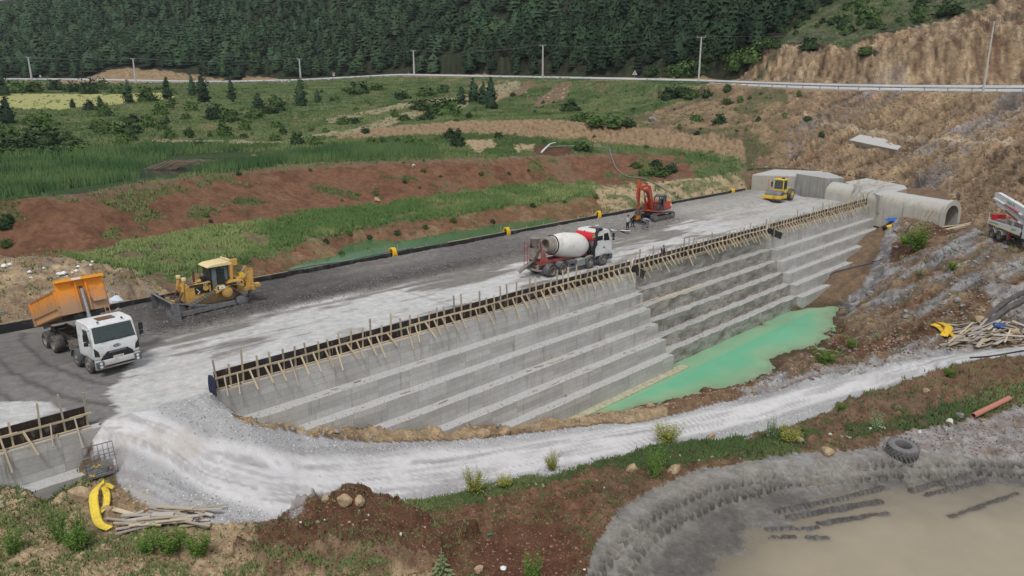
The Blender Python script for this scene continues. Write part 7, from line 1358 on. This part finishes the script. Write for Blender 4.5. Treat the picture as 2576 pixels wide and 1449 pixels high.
# shrubs and single trees of the valley
def bush(seed, n=70, per=7, tall=1.0):
    r = np.random.default_rng(seed); d = r.normal(0, 1, (n, 3)); d /= np.linalg.norm(d, axis=1)[:, None]; d[:, 2] = np.abs(d[:, 2]); rad = r.uniform(.45, 1, n) ** .5 * (.8 + .4 * r.random(n)); C = d * rad[:, None] * np.array((.46, .46, .85 * tall)); C[:, 2] += .05
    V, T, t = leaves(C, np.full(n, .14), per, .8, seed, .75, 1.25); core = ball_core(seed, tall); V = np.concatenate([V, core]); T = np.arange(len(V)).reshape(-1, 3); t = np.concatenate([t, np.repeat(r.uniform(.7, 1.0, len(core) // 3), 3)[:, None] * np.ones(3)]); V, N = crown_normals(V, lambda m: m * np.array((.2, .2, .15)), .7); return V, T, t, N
BP = []
for i in range(5):
    V, T, t, N = bush(70 + i); e = eth("shrub", (0, 0, -60), "x", "shrub"); bigmesh("foliage", V, tris=T, mat=(M_BUSH, M_DBUSH)[i % 2], parent=e, col=t, nrm=N); MB().tube([(0, 0, -.1), (.03, 0, .4)], [.04, .02], 5).tube([(0, 0, 0), (.15, .1, .4)], [.03, .01], 4).tube([(0, 0, 0), (-.12, .12, .4)], [.03, .01], 4).build("stem", M_BARK, e); BP.append([e, False])
NP = []
for i in range(3):
    V2, T2, t2, N2 = tree_proto("p", 60 + i, 10, 3.3, M_PINE, 4, .06, .7); e = eth("pine_tree", (0, 0, -60), "x", "tree"); bigmesh("crown", V2 / 10, tris=T2, mat=M_PINE, parent=e, col=t2, nrm=N2); tb = trunkmesh(10, .2, 30 + i); tb.v = [(a / 10, b / 10, c / 10) for a, b, c in tb.v]; tb.build("trunk", M_BARK, e); NP.append([e, False])
def inst(pool, k, loc, sx, sz, label, group):
    pr = pool[k % len(pool)]
    if not pr[1]: e = pr[0]; pr[1] = True; e.location = tuple(loc)
    else: e = copy_tree(pr[0], None, loc)
    tag(e, label, None, group); e.rotation_euler = (0, 0, rg.uniform(0, 6.28)); e.scale = (sx, sx, sz); return e
def place(pool, k, x, yb, yt, wd, label, group):
    p = G(x, yb); dep = p[1] * CT - (p[2] - CAMZ) * ST; inst(pool, k, p - Z(.05), wd / FPX * dep * 1.05, max(.3, (yb - yt) / FPX * dep * 1.08), label, group)
for k, (x, yb, yt, wd) in enumerate(((325, 259, 208, 44), (422, 248, 200, 44), (484, 240, 196, 34), (512, 257, 192, 56), (583, 250, 206, 40), (757, 266, 203, 50), (799, 257, 229, 32), (21, 312, 250, 62), (252, 264, 243, 26), (1191, 257, 205, 56), (1235, 273, 203, 58), (651, 274, 238, 50), (8, 240, 186, 60), (1299, 186, 149, 34), (1160, 262, 222, 46), (1215, 262, 212, 46))):
    place(NP, k, x, yb, yt, wd, "lone dark pine among the shrubs of the green valley", "single pines in the valley")
place(NP, 1, 184, 271, 250, 26, "small round tree with a bare trunk at the field edge", "single pines in the valley")
SH = [(370, 255, 222, 50), (227, 236, 203, 46), (259, 226, 201, 36), (227, 278, 253, 30), (262, 292, 260, 34), (78, 312, 288, 30), (115, 365, 318, 80), (111, 306, 278, 34), (337, 309, 288, 42), (373, 321, 290, 42), (290, 337, 309, 60), (330, 336, 311, 60), (240, 318, 299, 20), (420, 309, 292, 14), (405, 290, 257, 38), (483, 278, 257, 38), (542, 299, 267, 48), (578, 307, 278, 48), (559, 325, 309, 22), (469, 300, 286, 26), (641, 299, 278, 46), (677, 285, 271, 54), (698, 264, 243, 46), (142, 228, 203, 44), (45, 234, 205, 60), (90, 232, 208, 44), (185, 232, 208, 40), (300, 236, 212, 36), (903, 236, 208, 62), (948, 226, 210, 46), (1130, 290, 250, 70), (1100, 288, 256, 50), (1059, 276, 250, 56), (1075, 302, 281, 40), (1073, 240, 219, 44), (1116, 233, 215, 30), (1010, 247, 231, 40), (995, 295, 280, 22), (1436, 281, 253, 48), (1500, 316, 292, 50), (1545, 318, 294, 50), (1580, 316, 298, 40), (1460, 306, 285, 44), (1682, 250, 222, 52), (1464, 378, 358, 52), (1740, 246, 226, 40), (1720, 240, 222, 40)]
SH += [(1710, 236, 219, 50), (1777, 243, 226, 26), (1829, 260, 248, 26), (1862, 257, 243, 18), (1829, 228, 212, 22), (2010, 243, 229, 14), (1810, 312, 288, 34), (1751, 305, 288, 30), (2032, 302, 292, 26), (2067, 344, 330, 16), (1892, 158, 118, 60), (2036, 123, 97, 54), (2178, 136, 118, 44), (2182, 44, 20, 54), (2387, 37, 7, 74), (2300, 50, 35, 22), (1789, 155, 121, 62), (1723, 196, 156, 72), (1690, 192, 165, 46), (1640, 190, 168, 40), (1850, 176, 140, 50), (1760, 186, 150, 50), (1830, 150, 120, 44), (1660, 440, 420, 50), (1690, 430, 412, 34), (1620, 440, 425, 30), (1650, 415, 402, 34), (1600, 420, 408, 30), (190, 372, 350, 70), (60, 372, 345, 70), (20, 395, 370, 60), (130, 392, 368, 70), (200, 388, 366, 60), (30, 345, 320, 40), (80, 345, 325, 40)]
def shrub_label(x, y):
    if x > 1850 and y < 200: return "green bush on the slope above the bare rock cut at right"
    if x > 1600 and y < 200: return "leafy bush at the foot of the wooded hill right of centre"
    if x > 1970: return "tiny bush on the brown slope below the road near the cliff"
    if x > 1580 and y > 395: return "low bush on the tan bank behind the excavator"
    if x > 1600: return "small bush on the brown slope below the road, right of centre"
    if x > 1420 and y > 340: return "round bush in the grass below the tan scarp"
    if x > 1420: return "dark bush along the top edge of the tan scarp"
    if x > 850: return "wide dark shrub near the pale track in the middle of the valley"
    if y > 340: return "dense bramble shrub at the left end of the pond"
    if x > 380: return "shrub in the thicket left of the valley's centre"
    if y < 240: return "shrub in the hedge between the yellow field and the road"
    return "shrub on the meadow below the yellow field at left"
for k, (x, yb, yt, wd) in enumerate(SH): lb = shrub_label(x, yb); place(BP, k, x, yb, yt - (yb - yt) * .12, wd, lb, "shrubs: " + lb)
r2 = random.Random(9); n_s = 0
for k in range(420):
    x = r2.uniform(-40, 1980); y = r2.uniform(222, 372); p = G(x, y); jj_, ii_ = gi(np.array([p[0]]), np.array([p[1]]))
    if hill[jj_[0], ii_[0]] or TINT[jj_[0], ii_[0]][0] > .2 or (y < 285 and x < 310 and y > 236): continue
    dep = p[1]; s = r2.uniform(.9, 3.2) if x < 1300 else r2.uniform(.6, 1.3); inst(BP, k, p - Z(.05), s, s * r2.uniform(.5, .9), "low scattered bush dotting the green valley", "small bushes dotting the valley"); n_s += 1
    if n_s > 170: break
for k in range(70):      # bushes and small pines climbing the scrubby slope
    x = r2.uniform(1850, 2330); y = np.interp(x, [1850, 2000, 2330], [150, 90, 40]) + r2.uniform(-60, 20); p = G(x, max(y, 3)); s = r2.uniform(1.2, 3.6); inst(BP, k, p, s, s * .7, "scrub bush on the slope above the bare rock cut", "scrub above the rock cut")
# small grey sage clumps on the red bank
for k, (x, y) in enumerate(((898, 492), (1018, 460), (1065, 432), (1056, 474), (860, 505), (945, 490), (1108, 445), (1210, 440), (1280, 438), (1330, 430), (780, 430), (600, 440), (520, 545), (530, 560), (545, 600), (300, 500), (12, 575), (16, 620), (20, 560), (860, 640), (905, 620), (1000, 590), (1140, 560), (930, 600), (880, 590), (1070, 575), (820, 610), (640, 560), (1340, 520), (1420, 510), (1500, 500), (1240, 560))):
    p = G(x, y); s = r2.uniform(.5, .95) * (1.6 if x < 30 else 1); inst(BP, k, p, s, s * .7, "small grey green clump on the red earth bank upstream", "clumps on the red bank")
# yellow green bushes and weeds of the right bank and roadside
WP = []
def weed(seed, stems=34, h=1.0, spread=.35, lw=.05):
    r = np.random.default_rng(seed); C, S, mb = [], [], MB()
    for k in range(stems):
        a = r.uniform(0, 6.28); L = h * r.uniform(.55, 1.05); tip = np.array((math.cos(a) * spread * r.uniform(.3, 1.2), math.sin(a) * spread * r.uniform(.3, 1.2), L)); b = tip * np.array((.15, .15, 0)); mb.tube([b, (b + tip) * .5 + np.array((0, 0, .05)), tip], [.008, .006, .003], 3, False)
        for u in np.linspace(.25, 1, 7): C.append(b + (tip - b) * u); S.append(lw * (1.5 - u * .7))
    V, T, t = leaves(np.array(C), np.array(S), 5, .9, seed, .7, 1.3, aspect=.5); return V, T, t, mb
for i in range(4):
    V, T, t, mb = weed(120 + i, (34, 26, 40, 18)[i], 1.0, (.42, .3, .5, .3)[i], (.09, .075, .085, .07)[i]); e = eth("weed_clump", (0, 0, -60), "x", "weed"); bigmesh("leaves", V, tris=T, mat=(M_WEED, leafmat("fresh leaves", lin(98, 132, 62), .2), leafmat("yellow blossom", lin(156, 158, 84), .15), leafmat("silver leaves", lin(138, 158, 124), .15))[i], parent=e, smooth=False, col=t); mb.build("stems", leafmat("stems %d" % i, (.12, .16, .06), .1) if False else PM("green stems", lin(110, 124, 70), .8), e); WP.append([e, False])
for k, (i, x, yb, yt, wd, lb) in enumerate(((0, 2305, 628, 565, 80, "large fresh green bush on the top of the right bank"), (0, 2280, 618, 588, 50, "lower green bush left of the large bank bush"), (0, 2395, 680, 655, 32, "round yellow green bush halfway down the right bank"), (3, 2312, 692, 672, 34, "grey green clump below the large bank bush"), (0, 2075, 918, 875, 76, "wide yellow green bush on the pool's right shore"), (0, 2140, 875, 848, 34, "small yellow green bush right of the wide shore bush"), (3, 2205, 850, 835, 20, "sparse plant at the toe of the right bank"), (0, 2388, 948, 922, 44, "yellow green weed at the near edge of the haul road, far right"), (1, 1645, 1200, 1120, 74, "tall bright green leafy plant beside two boulders"), (2, 1390, 1182, 1133, 42, "airy plant with yellow blossom at the road edge"), (2, 1680, 1115, 1060, 70, "wispy yellow flowering weed leaning over the road"), (2, 1195, 1240, 1175, 60, "pale yellow flowering weed at the road edge beside taller grass"), (2, 1270, 1222, 1190, 44, "low yellow flowering weed right of the pale one"), (3, 2205, 1078, 1035, 62, "silvery green clump on the bank above the tyre"), (2, 1985, 1112, 1072, 62, "dense yellow blossoming bush at the road edge"), (3, 1935, 1105, 1040, 54, "dry grey stalked bush beside the yellow blossoming bush"), (1, 2115, 1030, 1010, 40, "green weed on the red lip above the road"), (1, 35, 1392, 1305, 84, "dark leaved sapling at the left bottom edge"), (1, 150, 1365, 1265, 70, "tall leafy weed near the yellow strip, left of the others"), (1, 205, 1360, 1270, 70, "tall leafy weed directly below the yellow strip"), (1, 190, 1378, 1310, 110, "broad leafy weed clump in the bottom left corner"), (1, 1340, 1460, 1380, 80, "green mallow plant at the bottom centre edge"), (0, 430, 1385, 1320, 110, "grassy weed patch below the near timber heap"), (0, 500, 1395, 1330, 90, "second grassy weed patch right of the one below the timber heap"), (1, 370, 1390, 1335, 80, "weed patch left of the grassy one below the timber heap"))):
    pr = WP[i]; p = G(x, yb); dep = p[1] * CT - (p[2] - CAMZ) * ST; inst([pr], 0, p - Z(.05), wd / FPX * dep * 1.1, (yb - yt) / FPX * dep * 1.08, lb, "weeds and bushes of the banks")
# mullein
p = G(1112, 1452); t = eth("mullein", p, "tall grey mullein rosette with a pointed spike at the bottom edge", "plant"); rr = random.Random(2); mb = MB()
for k in range(46):
    u = k / 46; z = .02 + 1.25 * u ** 1.3; L = .55 * (1 - u) ** .9 + .06; a = k * 2.4; d = np.array((math.cos(a), math.sin(a), 0)); s = np.array((-d[1], d[0], 0)); wv = L * .22
    mb.add([d * .02 + Z(z), d * L * .5 + s * wv + Z(z + L * .28), d * L + Z(z + L * .18), d * L * .5 - s * wv + Z(z + L * .28)], [(0, 1, 2), (0, 2, 3)])
mb.build("leaves", PM("felted leaf", lin(132, 142, 104), .9, var=.2), t, sm=None); MB().tube([(0, 0, 0), (0, 0, 1.4)], [.05, .02], 7).build("spike", PM("felted leaf", lin(132, 142, 104), .9), t)
# ---------------------------------------------------------------- grass, reeds (uncountable)
def tufts(name, mask, n, hgt, blades, col, seed, label, wid=.02, dk=.006, jit=.35):
    r = np.random.default_rng(seed); vis = mask & (PX > -150) & (PX < 2730) & (PY > 0) & (PY < 1600); J, I = np.nonzero(vis); w_ = mask[J, I].astype(float); w_ = GRS[J, I] if name == "grass" else np.ones(len(J)); w_ = w_ / w_.sum(); k = r.choice(len(J), n, p=w_)
    f1, f2 = r.random(n), r.random(n); a = AZS[np.clip(I[k], 0, NA - 2)] + f1 * (AZS[1] - AZS[0]); lr = LRS[np.clip(J[k], 0, NR - 2)] + f2 * (LRS[1] - LRS[0]); x, y = np.exp(lr) * np.sin(a), np.exp(lr) * np.cos(a); z = zt(x, y); R_ = np.exp(lr)
    h = hgt * r.uniform(.5, 1.3, n) * np.clip(R_ / 55, .7, 1.9); B = blades; rep = lambda q: np.repeat(q, B, 0); c = np.stack([rep(x), rep(y), rep(z)], -1); N = n * B; spread = rep(h)[:, None] * .5
    base = c + np.concatenate([r.normal(0, 1, (N, 2)) * spread, np.full((N, 1), -.03)], 1); an_ = r.uniform(0, 6.28, N); wv = (wid + dk * rep(R_) * .12)[:, None]; d = np.stack([np.cos(an_), np.sin(an_), np.zeros(N)], -1)
    tip = base + np.concatenate([r.normal(0, jit, (N, 2)) * rep(h)[:, None], (rep(h) * r.uniform(.6, 1.1, N))[:, None]], 1); V = np.stack([base - d * wv, base + d * wv, tip], 1).reshape(-1, 3)
    tr_ = V.reshape(-1, 3, 3); gn = np.cross(tr_[:, 1] - tr_[:, 0], tr_[:, 2] - tr_[:, 0]); gn /= np.linalg.norm(gn, axis=1)[:, None] + 1e-9; fl_ = gn[:, 1] > 0; tr_[fl_] = tr_[fl_][:, [1, 0, 2]]; gn[fl_] *= -1; V = tr_.reshape(-1, 3); nv_ = gn * .35 + np.array((0, 0, .8)); nv_ /= np.linalg.norm(nv_, axis=1)[:, None]; g = fbm(x * .12, y * .12, seed, 4); m = rep(smooth(.38, .62, g) * .75 + .25 * r.random(n)); cA, cB = np.array(col[0]), np.array(col[1]); cc = (cA * (1 - m[:, None]) + cB * m[:, None]) * r.uniform(.75, 1.25, (N, 1)); 
    o = bigmesh(name, V, tris=np.arange(3 * N).reshape(-1, 3), mat=M_GRASS, col=np.repeat(cc, 3, 0), nrm=np.repeat(nv_, 3, 0)); return tag(o, label, "grass", kind="stuff")
M_GRASS = leafmat("grass blades", (1, 1, 1), 0)
tufts("grass", GRS > .02, 60000, .24, 5, (lin(66, 90, 50), lin(106, 118, 74)), 5, "short green grass and weeds over the banks and valley")
reed = inpoly(JX, JY, [(-600, 560), (-600, 420), (0, 400), (150, 384), (330, 376), (470, 368), (560, 372), (600, 382), (470, 392), (430, 402), (380, 420), (320, 452), (230, 466), (110, 480), (0, 505)]) | inpoly(JX, JY, [(690, 396), (760, 384), (860, 372), (1080, 368), (1095, 392), (900, 398), (820, 408), (700, 414), (600, 428), (500, 440), (520, 422), (640, 408)])
reed &= (GR > 80) & ~inpoly(PX, PY, [(320, 452), (360, 420), (420, 392), (640, 380), (690, 398), (600, 418), (480, 436), (380, 452)])
tufts("reeds", reed, 9000, .75, 5, (lin(50, 78, 46), lin(82, 104, 62)), 6, "tall green reeds standing around the pond", .03, .006, .12)
gb2 = inpoly(JX, JY, [(150, 652), (400, 592), (640, 557), (800, 532), (1000, 507), (1200, 482), (1430, 456), (1545, 466), (1500, 495), (1250, 526), (1000, 560), (830, 595), (660, 640), (480, 680), (300, 695)])
tufts("meadow_grass", gb2 & gb & (GRS > .35), 16000, .26, 5, (lin(74, 104, 54), lin(130, 142, 90)), 8, "lush light green grass strip along the upstream bank")
wd = tufts("lily_pads", wet & ~reed, 10, .01, 1, (lin(120, 130, 110), lin(150, 156, 140)), 9, "x"); bpy.data.objects.remove(wd)
# dead brushwood lying in the pond
p = G(400, 420); t = eth("dead_brushwood", P(400, 425, 4.2), "grey dead brushwood fallen into the reeds of the pond", "dead branches"); rr = random.Random(6)
for k in range(60):
    a = rr.uniform(-.5, .7); L = rr.uniform(3, 8); q = np.array((rr.uniform(-2, 3), rr.uniform(-1.5, 1.5), 0)); MB().tube([q, q + np.array((L * .5 * math.cos(a), .3, L * .14 + .3)), q + np.array((L * math.cos(a), rr.uniform(-1, 1), L * .22 * rr.random()))], [.05, .035, .012], 4).build("branch", PM("dead wood", lin(128, 114, 102), .9), t)
# ---------------------------------------------------------------- rocks and loose stones
def rockmesh(seed, n=2):
    import bmesh
    bm = bmesh.new(); bmesh.ops.create_icosphere(bm, subdivisions=n, radius=1.0); r = random.Random(seed); pl = [(Vector((r.gauss(0, 1), r.gauss(0, 1), r.gauss(0, 1))).normalized(), r.uniform(.45, .85)) for _ in range(9)]
    for v in bm.verts:
        for nn, d in pl:
            e = v.co.dot(nn) - d
            if e > 0: v.co -= nn * e * .9
    V = np.array([v.co[:] for v in bm.verts]); T = np.array([[v.index for v in f.verts] for f in bm.faces]); bm.free(); return V, T
M_ROCKT = PM("tan boulder", lin(176, 154, 124), .95, dirt=lin(132, 110, 88), amt=.4, var=.25, scale=1.5, bump=.5); M_ROCKG = PM("grey stone", lin(150, 149, 148), .95, dirt=lin(112, 108, 104), amt=.4, var=.25, scale=1.5, bump=.5); M_ROCKW = PM("pale stone", lin(206, 202, 194), .95, dirt=lin(168, 160, 148), amt=.3, var=.15, bump=.3)
RK = []
for i in range(6):
    V, T = rockmesh(i, 2); me = []
    for m_ in (M_ROCKT, M_ROCKG, M_ROCKW):
        o = bigmesh("boulder", V, tris=T, mat=m_, smooth=False); me.append(o.data); bpy.data.objects.remove(o)
    RK.append(me)
def rock(x, y, wpx, kind, label, group, k=0):
    p = G(x, y); dep = p[1] * CT - (p[2] - CAMZ) * ST; s = wpx / FPX * dep / 1.9; o = bpy.data.objects.new("boulder", RK[(k + int(x)) % 6][kind]); COL.objects.link(o); o.location = (p[0], p[1], p[2] + s * .12); o.scale = (s, s * r2.uniform(.7, 1), s * r2.uniform(.55, .85)); o.rotation_euler = (r2.uniform(-.3, .3), r2.uniform(-.3, .3), r2.uniform(0, 6.28)); return tag(o, label, "rock", group)
for x, y, wv, kd, lb in ((1590, 1182, 40, 0, "tan boulder just left of the tall bright green plant"), (1696, 1186, 42, 0, "tan boulder just right of the tall bright green plant"), (865, 1262, 46, 0, "big tan boulder crowning the red mound"), (820, 1256, 26, 0, "tan boulder at the left top of the red mound"), (905, 1262, 34, 0, "round tan boulder at the right top of the red mound"), (1270, 1088, 34, 0, "pale boulder on the berm at the foot of the steps"), (1215, 1095, 40, 0, "long flat tan boulder on the berm beside the pale one"), (2080, 1140, 48, 0, "brown boulder on the mud bank left of the tyre"), (2010, 1108, 30, 0, "tan stone right of the yellow blossoming bush"), (205, 1252, 70, 0, "large tan rock below the left dam block"), (265, 1290, 40, 0, "tan rock in the weeds left of the yellow strip"), (150, 1262, 36, 0, "tan rock wedged against the left dam block"), (505, 1290, 36, 0, "flat tan stone above the near timber heap"), (2390, 1064, 26, 2, "pale stone near the red pipe"), (2470, 812, 40, 0, "yellowish boulder behind the blue barrel"), (2556, 842, 44, 0, "tan block right of the blue barrel"), (1790, 1100, 26, 0, "tan stone at the grassy road edge"), (1205, 1435, 30, 0, "tan stone at the bottom edge beside the puddle mud"), (948, 505, 20, 0, "single pale rock on the red cofferdam slope"), (1640, 305, 30, 1, "grey slab of rock in the bushes above the tan scarp"), (1040, 393 + 25, 14, 2, "pale stone on the cofferdam crest"), (640, 395, 22, 0, "tan rock at the pond's right tip"), (2415, 1046, 20, 1, "grey stone above the tyre"), (2330, 985, 18, 0, "small brown rock on the bank lip")):
    rock(x, y, wv, kd, lb, "single rocks")
def rubble(poly, n, kinds, size, label, group, seed, bias=1.8):
    r = random.Random(seed); xs_ = [q[0] for q in poly]; ys_ = [q[1] for q in poly]; c = 0; i = 0
    while c < n and i < n * 30:
        i += 1; x, y = r.uniform(min(xs_), max(xs_)), r.uniform(min(ys_), max(ys_))
        if not inpoly(np.array([x]), np.array([y]), poly)[0]: continue
        rock(x, y, size[0] + (size[1] - size[0]) * r.random() ** bias, r.choice(kinds), label, group, i); c += 1
rubble([(600, 1046), (920, 1080), (1285, 1070), (1480, 1046), (1700, 1008), (1700, 1028), (1480, 1072), (1285, 1090), (900, 1106), (640, 1066)], 40, (0, 0, 0, 1), (7, 24), "tan stone in the berm between the haul road and the dam", "stones of the road berm", 21)
rubble([(700, 1060), (900, 1088), (900, 1108), (760, 1094)], 12, (1,), (8, 18), "grey stone at the inner edge of the road bend", "grey stones at the road bend", 22)
rubble([(2000, 1090), (2300, 1050), (2500, 1040), (2450, 1120), (2150, 1130), (2000, 1150)], 18, (0, 2, 2, 1), (5, 15), "stone scattered around the tyre and red pipe", "stones around the tyre", 23)
rubble([(640, 1345), (830, 1250), (960, 1285), (1180, 1330), (1150, 1440), (700, 1440)], 30, (0, 0, 2, 0), (4, 12), "stone in the red mound of the foreground", "stones in the red mound", 24)
rubble([(1200, 1225), (1500, 1180), (1900, 1115), (1880, 1150), (1600, 1220), (1250, 1280)], 20, (0, 2, 0), (4, 12), "stone on the red bank below the road", "stones on the near bank", 25)
rubble([(0, 1240), (120, 1270), (300, 1240), (560, 1330), (560, 1380), (0, 1440)], 22, (0, 0, 0), (5, 18), "stone on the tan earth at bottom left", "stones at bottom left", 26)
rubble([(2250, 560), (2570, 625), (2570, 860), (2300, 860), (2150, 780)], 50, (1, 1, 0, 1), (6, 20), "broken rock on the slope below the pump truck", "broken rock on the right slope", 27)
rubble([(1345, 262), (1395, 222), (1442, 214), (1420, 252), (1355, 272)], 26, (0, 0, 1), (4, 12), "block in the pinkish rockfall under the road", "rockfall under the road", 28)
rubble([(0, 665), (200, 672), (330, 700), (250, 740), (100, 790), (0, 800)], 20, (0, 0, 1, 2), (4, 18), "stone on the tan rubble bank behind the tipper", "stones on the left tan bank", 29)
rubble([(1900, 430), (2300, 470), (2420, 540), (2400, 480), (2250, 440), (2000, 400), (1890, 415)], 20, (0, 0, 1), (4, 14), "fallen rock at the foot of the cliff above the culvert", "fallen rock by the culvert", 30)
rubble([(2000, 310), (2560, 360), (2560, 500), (2300, 450), (2050, 400)], 12, (0, 1, 0), (4, 16), "loose rock lodged on the steep cut cliff", "loose rock on the cliff", 31)
# fine gravel, clods and chips: uncountable
def pebbles(name, pts, size, col, seed, label):
    r = np.random.default_rng(seed); n = len(pts); V0, T0 = np.array([(1, 0, 0), (-1, 0, 0), (0, 1, 0), (0, -1, 0), (0, 0, 1), (0, 0, -.6)], float), np.array([(0, 2, 4), (2, 1, 4), (1, 3, 4), (3, 0, 4), (2, 0, 5), (1, 2, 5), (3, 1, 5), (0, 3, 5)])
    s = size * r.uniform(.4, 1.4, (n, 1, 1)) * r.uniform(.6, 1.3, (n, 6, 1)); a = r.uniform(0, 6.28, n); M_ = np.zeros((n, 3, 3)); M_[:, 0, 0] = np.cos(a); M_[:, 0, 1] = -np.sin(a); M_[:, 1, 0] = np.sin(a); M_[:, 1, 1] = np.cos(a); M_[:, 2, 2] = .7
    V = (np.einsum('nij,vj->nvi', M_, V0) * s + np.asarray(pts)[:, None, :]).reshape(-1, 3); T = (T0[None] + 6 * np.arange(n)[:, None, None]).reshape(-1, 3); c = np.repeat(np.array(col)[r.integers(0, len(col), n)] * r.uniform(.7, 1.25, (n, 1)), 6, 0)
    o = bigmesh(name, V, tris=T, mat=M_GRASS, smooth=False, col=np.clip(c, .01, .85)); return tag(o, label, "stones", kind="stuff")
def onmask(mask, n, seed, w_=None):
    r = np.random.default_rng(seed); J, I = np.nonzero(mask & (PX > -60) & (PX < 2640) & (PY < 1500) & (PY > 0)); k = r.integers(0, len(J), n) if w_ is None else r.choice(len(J), n, p=w_[J, I] / w_[J, I].sum()); a = AZS[I[k]] + (r.random(n) - .5) * (AZS[1] - AZS[0]); lr = LRS[J[k]] + (r.random(n) - .5) * (LRS[1] - LRS[0]); x, y = np.exp(lr) * np.sin(a), np.exp(lr) * np.cos(a); return np.stack([x, y, zt(x, y)], -1)
ew = np.clip(smooth(.7, 1.15, edge + (n2 - .5) * .3), .006, 1) * road * np.clip((PX - 300) / 250, .15, 1)
pebbles("road_gravel", onmask(road, 9000, 41, ew), .045, [lin(206, 205, 206), lin(176, 176, 178), lin(144, 144, 148)], 42, "loose grey and white gravel on the haul road")
pebbles("earth_clods", onmask(fg & ~road & ~ring, 9000, 43), .06, [lin(116, 80, 64), lin(96, 64, 50), lin(140, 116, 96), lin(124, 86, 68)], 44, "small clods and pebbles on the red foreground earth")
pebbles("tan_pebbles", onmask((fl | berm | tp), 6000, 45), .07, [lin(176, 150, 118), lin(150, 124, 94), lin(168, 148, 122)], 46, "pebbles over the tan earth and berms")
pebbles("slope_chips", onmask(rk | cut | (sl & (n3 > .6)), 18000, 47), .13, [lin(128, 126, 126), lin(140, 118, 94), lin(104, 80, 64), lin(150, 140, 128)], 48, "shale chips over the right bank and cliffs")
r = np.random.default_rng(50); ss = []
for k in range(6000):
    q = r.integers(1, 6); a = r.uniform(16, 111); rec = .68 if J1 < a < J2 else 0; n = EDG[q][0] - rec - abs(r.normal(0, .33)) ; n = max(n, EDG[q - 1][0] - rec + .04)
    if n > EDG[q][0] - rec - .03: continue
    ss.append(D(a, n, EDG[q][1] + .01))
pebbles("step_rubble", np.array(ss), .045, [lin(190, 188, 184), lin(164, 162, 158), lin(140, 136, 130)], 51, "pale concrete crumbs and rubble littering the dam steps")
gp = []
for k in range(9000):
    a = r.uniform(14, 80); n = -49.3 + r.normal(0, .55) if r.random() < .6 else r.uniform(-56.3, -49); gp.append(D(a, n, dz(a, n) + .01))
pebbles("deck_gravel", np.array(gp), .045, [lin(120, 117, 114), lin(92, 90, 88), lin(150, 147, 143)], 52, "coarse grey gravel of the spread layer on the deck")
# ---------------------------------------------------------------- light valley haze
hz = MB().span((-700, -60, -12), (700, 1000, 260)).build("haze", None, None, sm=None); hm = bpy.data.materials.new("thin haze"); hm.use_nodes = True; hn = hm.node_tree.nodes; hn.clear()
ho = hn.new("ShaderNodeOutputMaterial"); hv = hn.new("ShaderNodeVolumePrincipled"); hv.inputs["Color"].default_value = (.86, .92, 1, 1); hv.inputs["Density"].default_value = .00010; hv.inputs["Anisotropy"].default_value = .2
hm.node_tree.links.new(hv.outputs[0], ho.inputs["Volume"]); hz.data.materials.append(hm); hz["kind"] = "stuff"; tag(hz, "thin pale haze filling the valley air", "haze")
SC.cycles.volume_bounces = 0; SC.cycles.volume_max_steps = 64
